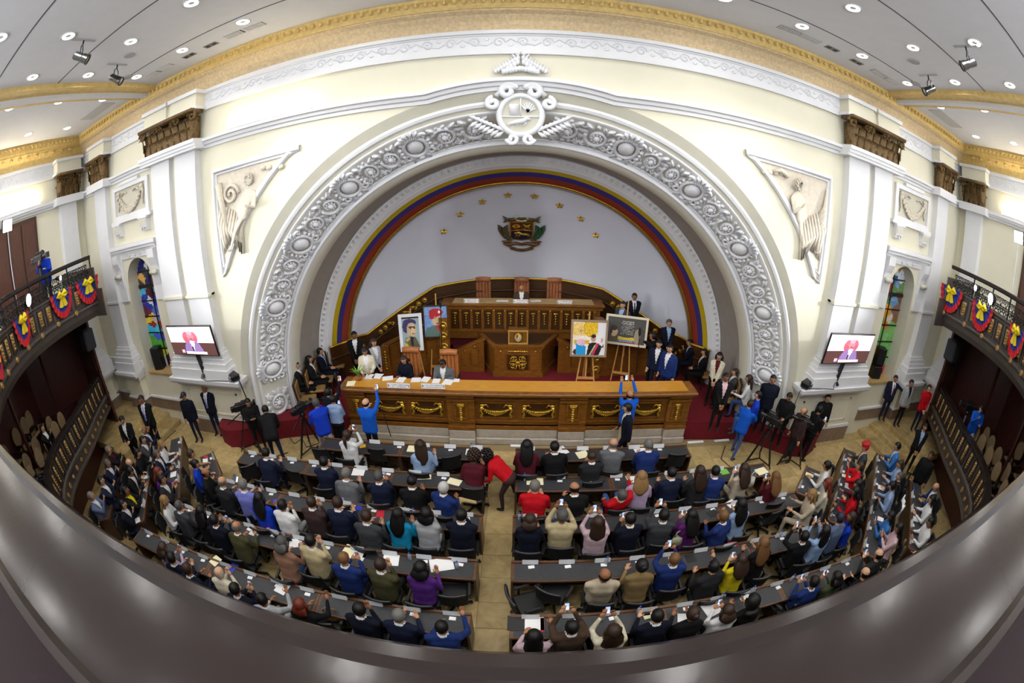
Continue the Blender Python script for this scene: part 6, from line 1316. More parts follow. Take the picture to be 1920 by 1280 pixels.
# papers, notebooks, folders
def sheet(px, py, z, w, h, rz, m, lab, name='paper_sheet', cat='paper', th=.004):
    p = at(px, py, 2, z); o = MB().box(-w/2, w/2, -h/2, h/2, 0, th).obj(name, m); o.location = (p.x, p.y, z); o.rotation_euler = (0,0,rz); return tag(o, lab, cat, 'papers and folders on the desks')
m_yel = mat('yellow_folder', srgb(240,190,20), .6); m_redp = mat('red_cover', srgb(190,30,50), .6); m_blk = mat('black_cover', srgb(26,26,28), .5); m_bluep = mat('blue_cover', srgb(40,60,170), .5); m_grnp = mat('green_print', srgb(120,190,70), .6)
zz = DZ+.008
for a in [(673,882,.3,.36,.1,m_paper,'white sheet written on by the light grey suit'),(680,836,.16,.14,.4,m_yel,'folded yellow paper in the first row left'),(772,840,.2,.3,0,m_papery,'cream folder beside the pale blue denim'),(887,847,.34,.24,0,m_paper,'white papers before the dark patterned dress'),(1055,844,.2,.3,.5,m_paper,'white sheet held before the black suit, first row'),(1092,852,.28,.26,.3,m_papery,'cream notepad between two dark suits, first row'),(1199,842,.3,.26,.2,m_paper,'white papers left of the blue suit, first row'),(1186,898,.26,.26,.2,m_paper,'white papers left of the floral blouse'),
  (1358,884,.22,.2,.1,m_grnp,'green printed leaflet, second row right'),(1428,883,.34,.24,.2,m_papery,'cream booklet at the right end of the second row'),(516,940,.1,.16,.4,m_bluep,'slim blue leaflet before the royal blue top'),(654,953,.24,.24,0,m_paper,'printed papers before the navy checked jacket'),(673,950,.14,.22,.1,m_bluep,'tablet in a bright blue case, third row left'),(713,963,.16,.2,.1,m_redp,'red and white booklet right of the dark grey suit'),(765,956,.16,.18,0,m_paper,'magazine beside the turquoise jacket'),
  (478,998,.24,.2,-.1,m_paper,'white sheet before the olive suit'),(503,990,.08,.16,.3,m_redp,'small orange leaflet right of the olive suit'),(551,1018,.2,.24,.4,m_paper,'white sheet before the rose brown jacket'),(655,1033,.26,.3,-.2,m_papery,'cream folder before the bright navy suit'),(676,1038,.24,.3,-.2,m_paper,'white papers with a phone on top, fourth row left'),(697,1037,.28,.3,-.1,m_blk,'closed black binder, fourth row left'),(733,1050,.3,.26,.1,m_paper,'white sheets before the olive grey suit'),(828,1058,.42,.3,.3,m_paper,'large open white report beside the purple sweater'),
  (404,1051,.22,.24,-.3,m_papery,'open notebook left of the cream suit'),(437,1063,.18,.22,-.3,m_bluep,'dark blue notebook right of the cream suit'),(530,1101,.24,.3,-.2,m_paper,'white sheet with yellow marks before the light grey suit'),(1002,1167,.3,.3,0,m_paper,'white report before the lilac jacket'),(1017,1171,.06,.28,0,m_redp,'red folder edge beside the white report'),(967,1168,.26,.3,0,m_blk,'black portfolio at the aisle, fifth row right'),(1214,1155,.14,.1,.2,m_papery,'cream note before the navy suit, fifth row right'),(1207,1146,.2,.18,0,m_blk,'open black case with green pens, fifth row right'),(1281,1158,.2,.18,-.2,m_paper,'white pad before the black jacket, fifth row right'),(1334,1141,.3,.3,.3,m_paper,'white papers under the phone of the white jacket'),(1398,1122,.2,.14,.3,m_paper,'white sheets before the black hood'),
  (1287,1000,.0,.0,0,m_paper,''),(1371,944,.24,.2,.4,m_paper,'white sheet left of the light blue shirt'),(1336,962,.24,.18,.3,m_blk,'dark portfolio before the purple jacket'),(1295,1046,.2,.2,.1,m_blk,'dark portfolio right of the filming blue suit'),(1374,1020,.2,.14,.1,m_redp,'dark red booklet before the yellow jacket'),(1410,1021,.18,.16,.3,m_blk,'black and white magazine, fourth row right'),(1518,890,.14,.24,.8,m_papery,'photo album on the first right wing desk'),(1587,893,.14,.3,.9,m_papery,'cream box file before the red jacket, second right wing'),(1590,911,.24,.2,.8,m_paper,'white sheets on the second right wing desk'),(1652,914,.2,.22,.8,m_paper,'white sheets before the striped shirt, third right wing'),(1651,973,.16,.2,.8,m_paper,'white leaflet before the blue blouse'),(1717,973,.2,.2,.8,m_paper,'white sheet on the fourth right wing desk'),
  (385,863,.2,.16,-.9,m_paper,'white sheet on the first left wing desk'),(386,857,.14,.12,-.9,m_redp,'pink leaflet on the first left wing desk'),(325,889,.24,.2,-.9,m_paper,'white papers before the purple jacket, second left wing'),(275,893,.2,.22,-.9,m_paper,'white papers written on in the third left wing'),(258,975,.2,.16,-.6,m_paper,'folded white paper at the near end of the third left wing'),(796,893,.3,.2,.15,m_papery,'open cream notebook before the black suit, second row'),(852,903,.3,.2,-.3,m_papery,'open cream notebook before the blue jacket'),(1003,902,.36,.24,0,m_papery,'open notebook before the red shirt'),(887,907,.1,.14,-.1,m_paper,'white box at the aisle end of the second row left')]:
    if a[2] > 0: sheet(a[0], a[1], zz, a[2], a[3], a[4], a[5], a[6])
# papers on the council desk and presidium, name boards
zd = 1.66
for a in [(693,706,.26,.3,.1,m_paper,'left white stack behind the plant'),(708,705,.26,.3,-.1,m_paper,'white sheets at the plant end'),(658,719,.24,.3,.2,m_papery,'cream sheet on the desk corner'),(727,709,.3,.26,.3,m_paper,'scattered sheets left of the blue shirt'),(752,712,.22,.3,-.1,m_paper,'report under the hands of the blue shirt'),(780,712,.26,.26,.1,m_paper,'sheets between the two secretaries'),(798,711,.22,.3,-.2,m_paper,'upright report between the secretaries'),(818,714,.2,.26,0,m_paper,'sheet being written on'),(840,716,.26,.3,-.2,m_paper,'sheets right of the grey suit'),(856,713,.16,.18,0,m_paper,'small square note at the right end')]:
    sheet(a[0], a[1], zd, a[2], a[3], a[4], a[5], a[6]+' on the council desk')
def board(px, py, y, lab, w=.62, h=.14):
    p = at(px, py, 1, y); t = thing('name_board', lab, 'name plate', (p.x, y, p.z-h/2), 0, 'long white name boards')
    o = painted(w, h, 40, 8, [('e',.06,.5,.03,.3,(150,150,150)),('n',.16,.92,.58,.78,(120,120,124),.6),('n',.2,.86,.25,.42,(150,150,154),.6),('e',.95,.5,.025,.25,(190,150,120))], (240,240,242)).obj('lettering', m_paint, t, fix=False); o.location = (0,-.004,0); MB().box(-w/2, w/2, 0, .01, 0, h).obj('card', m_paper, t)
board(747,723,9.36,'long white name board before the blue-shirted secretary'); board(812,724,9.36,'long white name board before the grey-suited secretary')
board(884,564,13.4,'white name board at the left presidium chair',.5,.14); board(976,565,13.4,'white name board before the presiding speaker',.5,.14); board(1059,567,13.4,'white name board at the right presidium chair',.5,.14)
sheet(942,564,2.75,.4,.2,0,m_paper,'white papers left of the presiding speaker'); sheet(1004,564,2.75,.36,.2,.2,m_paper,'white papers right of the presiding speaker')
# plant in a clay pot on the council desk
p = at(673,712,2,zd); t = thing('potted_plant', 'green leafy plant in a small clay pot on the council desk', 'plant', (p.x, p.y, zd))
MB().lathe([(.06,0),(.09,.03),(.1,.08),(.08,.12),(.085,.13),(.07,.13),(.06,.1)], 14).obj('clay_pot', mat('terracotta', srgb(150,92,56), .7), t, True)
m_leaf = mat('leaf_green', srgb(110,160,50), .5, var=.3, scale=20)
for k in range(14):
    a = k*2.4; L = .26+.1*(k % 3)/2; b = MB(); R = []
    for i in range(6): q = i/5; r = .03+.17*q*q*1.2; z = .12+L*q*(1-.25*q); w = .022*sin(pi*min(.96, q*.85+.12)); c = Vector((r*cos(a), r*sin(a), z)); sd = Vector((-sin(a), cos(a), 0)); R.append([c-sd*w, c+Vector((0,0,-.004)), c+sd*w])
    b.loft(R, close=False); b.obj('leaf', m_leaf, t, True, False)
# phones and tablets in hands
ph_me = MB().bbox(-.038,.038,-.005,.005,-.075,.075,.004).mesh('phone_case', m_blackp); scr = painted(.068, .135, 4, 8, [('r',0,1,.5,1,(150,180,230)),('r',.1,.9,.1,.45,(230,230,240))], (120,140,190)); scr_me = scr.mesh('phone_screen', m_screen, fix=False)
np_ = 0
for t, pose, ends, base, rz, sc in PEOPLE:
    if pose in ('s_phone', 's_photo', 't_up', 't_up1', 't_phone'):
        e0, w0, _ = ends[0]; e1, w1, _ = ends[1]; c = (w0+w1)/2 if pose not in ('t_up1',) else w0; c = c+Vector((0,.07,.07))
        M = Matrix.Translation(base) @ Matrix.Rotation(rz, 4, 'Z') @ Matrix.Scale(sc, 4)
        d = t['label'].split(',')[0].replace('person in ', ''); words = t['label'].split(' ')
        tail = t['label'].split(',', 1)[1].strip() if ',' in t['label'] else ''
        ph = thing('smartphone', ' '.join(('black phone held up by person in %s%s' % (d, ', '+tail if tail else '')).split(' ')[:16]), 'phone', M @ c, rz, 'phones held up by people'); ph.rotation_euler = (-.5 if pose[0] == 's' else -.15, 0, rz)
        link('phone_case', ph_me, ph); o = link('phone_screen', scr_me, ph, (0,-.0056,-.0675))
# laptop and tablets on desks
def tablet(px, py, rz, lab, col, w=.24, h=.17):
    p = at(px, py, 2, zz); t = thing('tablet', lab, 'tablet', (p.x, p.y, zz), rz, 'tablets on the desks'); t.rotation_euler = (.9, 0, rz); MB().bbox(-w/2, w/2, -h/2, h/2, 0, .01, .003).obj('case', m_blackp, t)
    o = painted(w*.9, h*.88, 6, 5, [('r',.6,1,0,1,(230,235,245))] if 'left' in lab else [], col).obj('screen', m_screen, t, fix=False); o.rotation_euler = (-pi/2,0,0); o.location = (0,-h*.44,.0115); return t
tablet(442,897,-.3,'open black tablet with lit screen, left end of the third row',(60,66,80)); tablet(1713,918,.8,'tablet with bright blue screen, fourth right wing desk',(40,130,220))
# ------------------------------------------------------------------ television cameras on tripods
m_camb = mat('camera_black', srgb(22,22,24), .4, var=.3, scale=20)
def tv_camera(loc, rz, lab, h=1.3):
    t = thing('tripod', 'black tripod under the '+lab, 'tripod', loc, rz, 'camera tripods')
    for k in range(3):
        a = k*2*pi/3+.5; l = MB(); l.bar((0,0,h-.12),(.4*cos(a),.4*sin(a),.12),.05,.04); l.bar((.4*cos(a),.4*sin(a),.12),(.46*cos(a),.46*sin(a),.02),.03,.03); l.obj('leg', m_camb, t)
        MB().bar((0,0,.14),(.42*cos(a),.42*sin(a),.1),.035,.025).obj('spreader_arm', m_camb, t)
    MB().lathe([(.07,h-.14),(.09,h-.08),(.06,h)], 12).obj('fluid_head', m_camb, t, True); MB().bar((.05,-.1,h-.05),(.2,-.55,h-.2),.025,.025).obj('pan_handle', m_camb, t)
    c = thing('television_camera', lab, 'camera', (loc[0], loc[1], loc[2]+h), rz, 'television cameras'); c.scale = (.85,)*3
    MB().bbox(-.08,.08,-.28,.2,.02,.24,.02).obj('camera_body', m_camb, c); MB().lathe([(.06,.2),(.075,.24),(.07,.4),(.09,.44),(.085,.5)], 14, (0,0,.14), 1).obj('lens', m_camb, c, True); MB().box(-.1,.1,.46,.54,.05,.24).obj('matte_box', m_camb, c)
    MB().bar((0,-.2,.3),(0,.18,.3),.03,.03).bar((0,-.18,.24),(0,-.18,.3),.03,.03).bar((0,.16,.24),(0,.16,.3),.03,.03).obj('carry_handle', m_camb, c); MB().bbox(-.2,-.1,.02,.2,.2,.28,.015).obj('viewfinder', m_camb, c); MB().tube([(.1,-.1,.32),(.1,.26,.32)], .022, 8).obj('microphone', m_camb, c); MB().bbox(-.07,.07,-.4,-.28,.04,.22,.02).obj('battery', m_blackp, c)
for px, py, rz, lab in ((478,840,-.9,'large black camera by the left red apron'),(586,846,-.4,'camera worked by the royal blue jacket on the left'),(1421,866,.5,'camera worked by the bright blue jacket on the right'),(1478,868,.6,'large unattended camera right of the bright blue jacket')):
    p = at(px, py, 2, 0); tv_camera((p.x, p.y, 0), rz, lab)
q = pt(UP, on_path(UP, 84, 470)); tv_camera((q[0]-q[2]*.45, q[1]-q[3]*.45, 5.42), -1.0, 'camera held up on the left balcony', 1.45)
q = pt(LO, on_path(LO, 1815, 720)); tv_camera((q[0]-q[2]*.42, q[1]-q[3]*.42, 1.46), .9, 'camera behind the right box parapet', 1.3)
q = pt(LO, on_path(LO, 42, 800)); tv_camera((q[0]-q[2]*.45, q[1]-q[3]*.45, 1.46), -1.0, 'camera in the left box', 1.3)
# microphone poles
def pole(a, c, r, lab, wind=True):
    t = thing('boom_pole', lab, 'microphone pole', a, 0, 'microphone poles'); v = Vector(c)-Vector(a); MB().tube([(0,0,0), tuple(v)], r, 6).obj('pole', m_blackp, t)
    if wind: u = v.normalized(); MB().tube([v-u*.02, v+u*.05, v+u*.16, v+u*.22], [.025,.04,.04,.02], 8).obj('windshield', m_blackm, t, True)
pole(at(831,700,1,11.7), at(826,575,1,11.9), .014, 'long microphone pole held before the red beret portrait'); pole(at(1193,700,1,11.4), at(1199,628,1,11.5), .012, 'microphone pole held against the dark slogan board'); pole(at(655,795,1,9.1), at(631,712,1,8.9), .012, 'microphone pole slanting over the dais edge'); pole(at(733,818,1,8.9), at(716,765,1,9.2), .012, 'black monopod leaning beside the council desk', False)
# ------------------------------------------------------------------ boxes: oval-backed chairs
m_boxch = mat('box_chair_fabric', srgb(138,116,84), .8, var=.15, scale=20)
bk = MB(); bk.loft([[(.24*cos(a), -.27-.04*(z > .02)-0*z, .78+.3*sin(a)) for a in [2*pi*i/20 for i in range(20)]] for z in (0, .05)], True, True, True); bx_back = bk.mesh('oval_back', m_boxch); bx_seat = MB().bbox(-.23,.23,-.22,.24,.38,.47,.03).mesh('seat', m_boxch); bx_arm = MB().bbox(-.03,.03,-.18,.16,.6,.64,.01).box(-.02,.02,.08,.13,.36,.6).mesh('armrest', m_blackp); bx_leg = MB().box(-.02,.02,-.02,.02,0,.4).mesh('leg', m_frame)
def box_chair(M, lab):
    t = thing('box_chair', lab, 'chair', group='tan oval-backed chairs in the boxes'); t.matrix_world = M; link('seat', bx_seat, t); link('oval_back', bx_back, t)
    for s in (-1, 1):
        link('armrest', bx_arm, t, (s*.26,0,0))
        for y in (-.2, .2): link('leg', bx_leg, t, (s*.2,y,0))
for side, us in (('left', (13,16,19,22,25,28)), ('right', (122,125,128,131,134,137))):
    for i, u in enumerate(us):
        box_chair(place(LO, u, 1.46, -.72), 'tan oval-backed chair in the %s box, front row, %s from the dais end' % (side, ORD[(i if side == 'left' else 5-i)+1]))
        if not (side == 'left' and i == 1): box_chair(place(LO, u+.4, 1.46, -1.3), 'tan oval-backed chair in the %s box, second row, %s from the dais end' % (side, ORD[(i if side == 'left' else 5-i)+1]))
        if i < 4: box_chair(place(LO, u, 1.81, -2.3), 'tan oval-backed chair deep in the %s box, rear row, %s from the dais end' % (side, ORD[(i if side == 'left' else 5-i)+1]))
# ------------------------------------------------------------------ ceiling fittings
for s, rows in ((-1, ((-6.6,-5.4),(-9.56,-8.46))), (1, ((5.35,6.6),(8.46,9.66)))):
    for i, (x0, x1) in enumerate(rows):
        t = thing('ceiling_vent', 'long slotted air vent near the front cornice, %s %s of the arch' % ('inner one' if abs(x0) < 7.5 else 'outer one', 'left' if s < 0 else 'right'), 'vent', ((x0+x1)/2, 7.65, ZCEIL-.004), 0, 'ceiling air vents'); w = (x1-x0)/2
        for k, c in ((0, srgb(70,70,74)), (1, srgb(168,168,172))):
            a = -w+k*w; MB().box(a+.03, a+w-.03, -.12, .12, -.004, .0).obj('vent_backing', mat('vent_dark' if k == 0 else 'vent_grey', c, .7), t)
            for j in range(9): MB().box(a+.04+j*(w-.08)/9, a+.07+j*(w-.08)/9, -.12, .12, -.018, -.004).obj('slat', m_white, t)
for (px, py), lab in (((355,104),'left, nearer the corner'),((396,84),'left, nearer the arch'),((1560,91),'right, nearer the arch'),((1606,116),'right, nearer the corner')):
    p = at(px, py, 2, ZCEIL); t = thing('ceiling_spotlight', 'small square twin spotlight recessed near the cornice, '+lab, 'light', (p.x, p.y, ZCEIL-.003), 0, 'square twin spotlights'); MB().box(-.2,.2,-.1,.1,-.008,0).obj('housing', mat('spot_grey', srgb(120,120,126), .4), t)
    for k in (-1, 1): MB().lathe([(.07,-.012),(.05,-.02),(.001,-.02)], 12, (k*.1,0,0)).obj('lamp', m_blackp, t)
for s in (-1, 1):
    o = MB().box(-.8,.8,-.3,.3,-.012,0).obj('ceiling_hatch', mat('hatch_grey', srgb(206,207,210), .6)); o.location = (s*12.5, 7.65, ZCEIL-.002); tag(o, 'pale rectangular access panel in the %s side ceiling' % ('left' if s < 0 else 'right'), 'panel')
    for q, (x, y) in enumerate(((8.3,5.9),(9.6,6.9))): o = MB().lathe([(.16,0),(.15,-.02),(.001,-.02)], 16).obj('ceiling_speaker', mat('speaker_grey', srgb(176,176,180), .6)); o.location = (s*x, y, ZCEIL-.002); tag(o, 'round grey ceiling speaker, %s of the two on the %s' % ('inner' if q == 0 else 'outer', 'left' if s < 0 else 'right'), 'speaker', 'round ceiling speakers')
def stage_light(loc, aim, lab):
    t = thing('stage_spotlight', lab, 'light', loc, 0, 'black stage spotlights'); t.scale = (.66,)*3; d = (Vector(aim)-Vector(loc)).normalized(); M = d.to_track_quat('Y', 'Z').to_matrix().to_4x4()
    MB().lathe([(.09,-.3),(.13,-.25),(.13,.1),(.15,.14),(.15,.3),(.17,.32),(.17,.36),(.14,.36),(.13,.3)], 16, (0,0,0), 1).xf(M).obj('barrel', m_blackp, t, True); MB().lathe([(.13,.33),(.001,.34)], 16, (0,0,0), 1).xf(M).obj('lens', m_chrome, t)
    sd = M.to_3x3() @ Vector((1,0,0)); MB().tube([sd*-.2,sd*-.2+Vector((0,0,.3)),(0,0,.42),sd*.2+Vector((0,0,.3)),sd*.2], .02, 6).obj('yoke', m_blackp, t); MB().tube([(0,0,.42),(0,0,.56)], .03, 6).obj('clamp', m_blackp, t); MB().box(-.06,.06,-.5,.5,.555,.57).obj('track', mat('track_grey', srgb(190,190,196), .5), t)
    area_light('spot_beam', d*.4, .4, STAGE_P, d.to_track_quat('-Z', 'Y').to_euler(), (1,.97,.92), radians(36), t)
for (x, y), lab, aim in (((-7.77,4.07),'black stage spotlight left ceiling, nearer the camera',(.5,14,3.6)),((-8.86,5.92),'black stage spotlight left ceiling, nearer the wall',(2.5,12.6,1.6)),((9.1,6.04),'black stage spotlight right ceiling, nearer the wall',(-2.5,12.6,1.6)),((7.76,3.88),'black stage spotlight right ceiling, nearer the camera',(-.5,14,3.6))):
    stage_light((x, y, ZCEIL-.38), aim, lab)
# ------------------------------------------------------------------ lamps of the broadcasters on the galleries
m_hot = mat('lamp_hot', (1,1,1), .5, emit=(1,1,1), estr=40); m_hot.cycles.emission_sampling = 'NONE'
def led_lamp(loc, aim, size, power, lab, stand=1.4, rect=False):
    t = thing('studio_lamp', lab, 'light', loc, 0, 'broadcast lamps on the galleries'); d = (Vector(aim)-Vector(loc)).normalized(); q = d.to_track_quat('Z', 'Y').to_matrix().to_4x4()
    if rect: MB().box(-size,size,-size*.7,size*.7,-.08,0).xf(q).obj('housing', m_blackp, t); MB().box(-size*.92,size*.92,-size*.62,size*.62,0,.008).xf(q).obj('led_panel', m_hot, t)
    else: MB().lathe([(size*.6,-.2),(size,-.1),(size*1.05,0),(size*.95,.0)], 16).xf(q).obj('housing', m_blackp, t, True); MB().lathe([(size*.92,.004),(.001,.01)], 16).xf(q).obj('led_face', m_hot, t)
    MB().tube([(0,0,-.1),(0,0,-stand)], .018, 6).obj('stand', m_chrome, t); area_light('lamp_beam', d*.05, size*1.8, power, d.to_track_quat('-Z', 'Y').to_euler(), (.96,.98,1), radians(52), t)
AIM = (0, 13, 3.6)
def gal_lamp(px, py, o, z, size, power, lab, rect=False, aim=AIM):
    q = pt(UP, on_path(UP, px, py)); led_lamp((q[0]-q[2]*o, q[1]-q[3]*o, z), aim, size, power, lab, .3, rect)
gal_lamp(47,557,-.14,6.08,.17,LAMP_P,'glaring round lamp behind the left balcony scroll-work'); gal_lamp(110,521,-.12,6.2,.07,LAMP_P*.3,'small white lamp behind the left balcony bunting')
gal_lamp(1863,553,-.14,6.08,.17,LAMP_P,'glaring round lamp behind the right balcony scroll-work'); gal_lamp(1832,540,-.12,6.15,.09,LAMP_P*.3,'small white lamp behind the right balcony bunting')
for s, lab in ((-1, 'left'), (1, 'right')):
    p = at(14, 423, 0, -14.6) if s < 0 else at(1910, 445, 0, 14.6); led_lamp((p.x, p.y, p.z), (0, 12.5, 5.5), .28, LAMP_P*.3, 'square white floodlight on a stand on the %s gallery' % lab, p.z-5.42, True)
# cove strips on the cornice (warm glow washing the walls)
m_strip = mat('cove_tube', (1,1,1), .5, emit=(1,.86,.6), estr=10); m_strip.cycles.emission_sampling = 'NONE'
def strip(x0, y0, x1, y1, z, lab, power, color=(1,.84,.58)):
    c = Vector(((x0+x1)/2,(y0+y1)/2,z)); L = hypot(x1-x0,y1-y0); rz = atan2(y1-y0,x1-x0); t = thing('cove_lamp', lab, 'light', c, rz, 'cove lamps on the wall cornice'); MB().tube([(-L/2,0,.03),(L/2,0,.03)], .02, 6).obj('tube', m_strip, t); MB().box(-L/2,L/2,-.04,.04,-.01,.01).obj('batten', m_white, t)
    l = bpy.data.lights.new('cove_beam', 'AREA'); l.shape = 'RECTANGLE'; l.size = L; l.size_y = .06; l.energy = power; l.color = color; o = bpy.data.objects.new('cove_beam', l); COL.objects.link(o); o.parent = t; o.location = (0,0,.08); o.rotation_euler = (pi, 0, 0)
strip(-7.2, YW-.16, -4.6, YW-.16, 8.8, 'warm cove lamp on the cornice left of the arch', COVE_P*.5)
for s in (-1, 1): strip(s*(XS-.16), 2.0, s*(XS-.16), 6.6, 8.8, 'long warm cove lamp on the %s wall cornice' % ('left' if s < 0 else 'right'), COVE_P*2.2)
# ------------------------------------------------------------------ odds and ends
def speaker_box(loc, rz, w, d, h, lab):
    t = thing('loudspeaker', lab, 'speaker', loc, rz, 'loudspeakers in the window niches'); MB().bbox(-w/2,w/2,-d/2,d/2,0,h,.03).obj('cabinet', m_blackp, t); MB().box(-w/2+.03,w/2-.03,-d/2-.008,-d/2,.04,h-.04).obj('grille', m_blackm, t)
speaker_box((-12.25, 9.15, WZ0), .3, .4, .36, .8, 'black loudspeaker standing in the left window niche'); speaker_box((11.95, 9.2, WZ0), -.2, .42, .36, .45, 'lower black loudspeaker in the right window niche'); speaker_box((12.0, 9.22, WZ0+.46), -.35, .38, .34, .62, 'upper black loudspeaker in the right window niche')
o = MB().box(-.5,.4,0,.03,0,1.0).obj('plywood_board', mat('plywood', srgb(206,186,150), .6, var=.1)); o.location = (11.62, 9.45, WZ0); tag(o, 'plain pale board standing in the right window niche', 'board')
for s, lab in ((-1,'left'),(1,'right')):
    b = MB().bbox(-.26,.26,-.24,.24,0,.7,.05); o = b.obj('hanging_speaker', mat('speaker_dark', srgb(44,46,52), .6)); o.location = (s*13.9, 7.1, 3.5); tag(o, 'dark loudspeaker hung on the end wall of the %s box' % lab, 'speaker')
# stacked white plastic chairs on the left balcony
m_plast = mat('white_plastic', srgb(226,226,214), .4); q = pt(UP, on_path(UP, 18, 540))
for k in range(3):
    t = thing('plastic_chair', 'white plastic chair, %s of the stack on the left balcony' % ('lowest','middle','topmost')[k], 'chair', (q[0]-q[2]*1.3, q[1]-q[3]*1.3, 5.42+.13*k), -1.3, 'stacked white plastic chairs')
    MB().bbox(-.24,.24,-.22,.24,.4,.44,.015).obj('seat', m_plast, t); b = MB()
    for j in range(6): b.box(-.22+j*.076,-.22+j*.076+.05,-.27,-.24,.46,.84)
    b.box(-.24,.24,-.28,-.24,.84,.92); b.obj('slatted_back', m_plast, t)
    for s in (-1, 1):
        MB().bbox(s*.27-.025,s*.27+.025,-.24,.2,.62,.65,.01).obj('armrest', m_plast, t)
        for y in (-.22,.2): MB().bar((s*.23,y,.42),(s*.26,y*1.2,0),.04,.04).obj('leg', m_plast, t)
# bags and a jacket left on chairs
def bag(px, py, z, col, lab, w=.34, h=.26):
    p = at(px, py, 2, z); t = thing('handbag', lab, 'bag', (p.x, p.y, z-h/2), .2); m = mat('bag_'+lab.split()[0], srgb(*col), .6, var=.3, scale=18); MB().loft([[(w/2*a*cos(q), .09*a*sin(q), zz_) for q in [2*pi*i/14 for i in range(14)]] for a, zz_ in ((.7,0),(1,.04),(.95,h*.6),(.75,h))], True, True, True).obj('pouch', m, t, True); MB().tube([(-w*.35,0,h),(-w*.3,0,h+.12),(0,0,h+.18),(w*.3,0,h+.12),(w*.35,0,h)], .015, 6).obj('strap', m, t, True)
bag(1272,1012,.78,(160,160,130),'sage handbag hung between chairs, third row right'); bag(1362,1098,.4,(104,64,38),'brown leather handbag behind the yellow jacket',.36,.3); bag(623,1154,.62,(150,110,66),'patterned straw handbag on an empty chair, fifth row left',.36,.2); bag(1408,903,.85,(214,212,200),'white handbag hung on a chair, second row right',.2,.26)
p = at(1692,940,2,.9); t = thing('draped_jacket', 'white jacket draped over a chair at the third right wing', 'jacket', (p.x, p.y, 0), .8); b = MB()
R = [[(x, -.0-.1*(k/5)+.03*sin(x*22), .98-abs(k-2)*.16) for x in [-.26+.52*i/12 for i in range(13)]] for k in range(6)]; b.loft(R, close=False); b.obj('cloth', m_paper, t, True, False); MB().tube([(-.24,-.02,.98),(-.28,.02,.7),(-.26,.05,.45)], [.06,.06,.045], 8).obj('sleeve', m_paper, t, True)
# cables on the floor
m_cab = mat('floor_cable', srgb(30,30,32), .5)
for pts, lab in ((((418,808),(445,835),(468,850),(500,862),(540,848)),'black cable curving around the left red apron'),((( 540,816),(552,832),(566,822),(575,838),(600,830)),'looped black cable beside the left tripod'),(((1360,835),(1352,860),(1375,880),(1400,872)),'black cable at the right tripod'),(((1604,806),(1640,840),(1680,866)),'black cable along the foot of the right steps'),(((330,806),(302,832),(270,850)),'black cable along the foot of the left steps')):
    P = [at(x, y, 2, .012) for x, y in pts]; o = MB().tube([tuple(v) for v in P], .014, 5).obj('floor_cable', m_cab, None, True); tag(o, lab, 'cable')

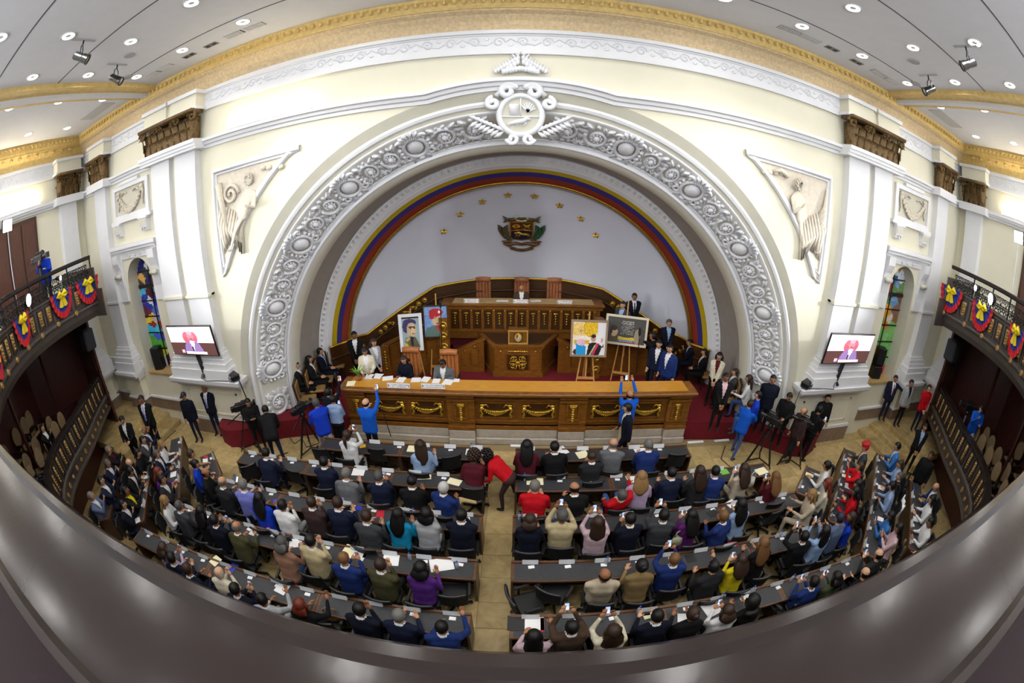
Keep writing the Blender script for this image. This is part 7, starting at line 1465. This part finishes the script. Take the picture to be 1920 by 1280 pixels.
# ------------------------------------------------------------------ figures in the spandrels beside the arch
POSES['relief_a'] = (0, -6, 12, (.12,-.02,1.78), (-.34,.18,1.15), 'walk', -6); POSES['relief_b'] = (0, 4, -14, (.16,.26,1.2), (-.42,.1,1.45), 'stride', -10)
for k, s in enumerate((-1, 1)):
    sp = sroot('trim_%d' % (50+k), (0, YW, 0)); AR2 = 8.72; tip = (s*5.02, 7.92); low = (s*7.82, 5.0); cor = (s*7.82, 7.8)
    a0, a1 = atan2(tip[1]-ZC, tip[0]-XC), atan2(low[1]-ZC, low[0]-XC); cur = [(XC+AR2*cos(a0+(a1-a0)*i/14), ZC+AR2*sin(a0+(a1-a0)*i/14)) for i in range(15)]
    outl = [cor, tip]+cur[1:-1]+[low]; cx = sum(p[0] for p in outl)/len(outl); cz = sum(p[1] for p in outl)/len(outl)
    ins = lambda g: [(cx+(x-cx)*g, cz+(z-cz)*g) for x, z in outl]
    for r_, q in ((.075, 1.0), (.035, .93)): MB().tube([(x,-.03,z) for x, z in ([cor, ((cor[0]+tip[0])/2, (cor[1]+tip[1])/2), tip]+cur[1:-1]+[low, (low[0], 6.4)] if q == 1 else [(x+(s*7.0-x)*.12, z+(7.0-z)*.12) for x, z in [cor, tip]+cur[2:-1]+[low]])], r_, 6, loop=True).obj('spandrel_frame', m_white, sp)
    MB().add([(x,-.012,z) for x, z in outl], [tuple(range(len(outl)))]).obj('spandrel_field', m_statue, sp, fix=False)
    me, H, ends, lg = body('relief_a' if k == 0 else 'relief_b', 'm' if k == 0 else 'f'); me = me.copy(); me.materials.clear(); me.materials.append(m_statue); me.polygons.foreach_set('material_index', [0]*len(me.polygons))
    o = link('relief_figure', me, sp); o.matrix_world = Matrix.Translation((s*7.3, YW-.06, 5.66)) @ Matrix.Rotation(-s*-.36*-1, 4, 'Y') @ Matrix.Diagonal((1.5,.5,1.13,1)) @ Matrix.Rotation(pi+s*.35, 4, 'Z')
    h = link('relief_hair', hair('curly'), sp); h.matrix_world = o.matrix_world @ H; h['c_hair'] = list(srgb(224,214,196))
    b = MB()
    for i in range(9):
        x = s*(7.55-.09*i); z = 6.9-.05*i; b.tube([(x,-.05,z),(x+s*.12,-.1,z-.5),(x+s*(.02+.1*sin(i)),-.08,z-.95),(x+s*.16*max(0,.6-i*.06),-.04,max(5.5+.17*i, z-1.3))], [.03,.06,.055,.02], 6)
    if k == 0: b.tube([(-7.62,-.08,7.45),(-7.5,-.1,6.9),(-7.35,-.08,6.2)], [.1,.09,.06], 8); b.tube([(p[0],-.06,p[1]) for p in spiral((-7.2,7.1), .28, .05, 0, 1.6, 20)], .05, 6)
    else:
        for i in range(7): b.tube([(7.35,-.05,6.6-.1*i),(7.6,-.1,7.0-.12*i),(7.68,-.05,7.5-.2*i)], [.03,.06,.02], 6)
        b.tube([(6.3,-.06,7.55),(6.05,-.1,7.66),(5.8,-.06,7.6)], [.06,.07,.03], 6)
    for i in range(4): b.ell((s*(6.1-.18*i),-.04,7.6-.02*i), (.09,.06,.07), 7, 5)
    b.obj('relief_drapery', m_statue, sp, True)

for px, py, lab in ((975,834,'at the aisle before the council desk'),(1303,827,'at the right corner of the council desk'),(1352,824,'before the right red apron')):
    p = at(px, py, 2, .02); o = MB().bbox(-.26,.26,-.04,.04,0,.05,.01).obj('cable_cover', m_paper); o.location = (p.x, p.y-.05, 0); tag(o, 'short white cable cover on the floor '+lab, 'cable cover')
# ------------------------------------------------------------------ ceiling downlights
dl_ring = MB().lathe([(.15,0),(.19,-.015),(.2,-.004),(.2,.01)], 20, cap=False).mesh('trim_ring', m_white, True)
dl_glow = MB().lathe([(.15,0),(.14,.004),(.0005,.006)], 20, cap=False).mesh('diffuser', m_lamp)
def downlight(x, y, power, lab):
    t = thing('downlight', lab, 'light', (x, y, ZCEIL-.005), 0, 'recessed round ceiling downlights'); link('trim_ring', dl_ring, t); link('diffuser', dl_glow, t)
    if power: area_light('downlight_lamp', (0, 0, -.03), .3, power, (0, 0, 0), (1, .98, .95), radians(165), t)
XL = (-14.1, -11.4, -9.57, -7.65, -5.72, -3.8, -1.9, 0, 1.9, 3.8, 5.72, 7.65, 9.57, 11.4, 14.1); YL = (-1.9, -.06, 1.76, 3.55, 5.4, 7.2)
for i, x in enumerate(XL):
    for j, y in enumerate(YL):
        if abs(x) < 5 and y > 0 or y < 0 and abs(x) > 9: lab = 'recessed round downlight of the ceiling grid above the chamber'
        else: lab = 'recessed round downlight, %s from the front cornice in the %s ceiling line %s of centre' % (ORD[6-j], ORD[abs(i-7)], 'left' if i < 7 else 'right') if i != 7 else 'recessed round downlight of the central ceiling line'
        downlight(x, y, (70 if j == 5 else 110) if (i+j) % 2 == 0 else 0, lab)
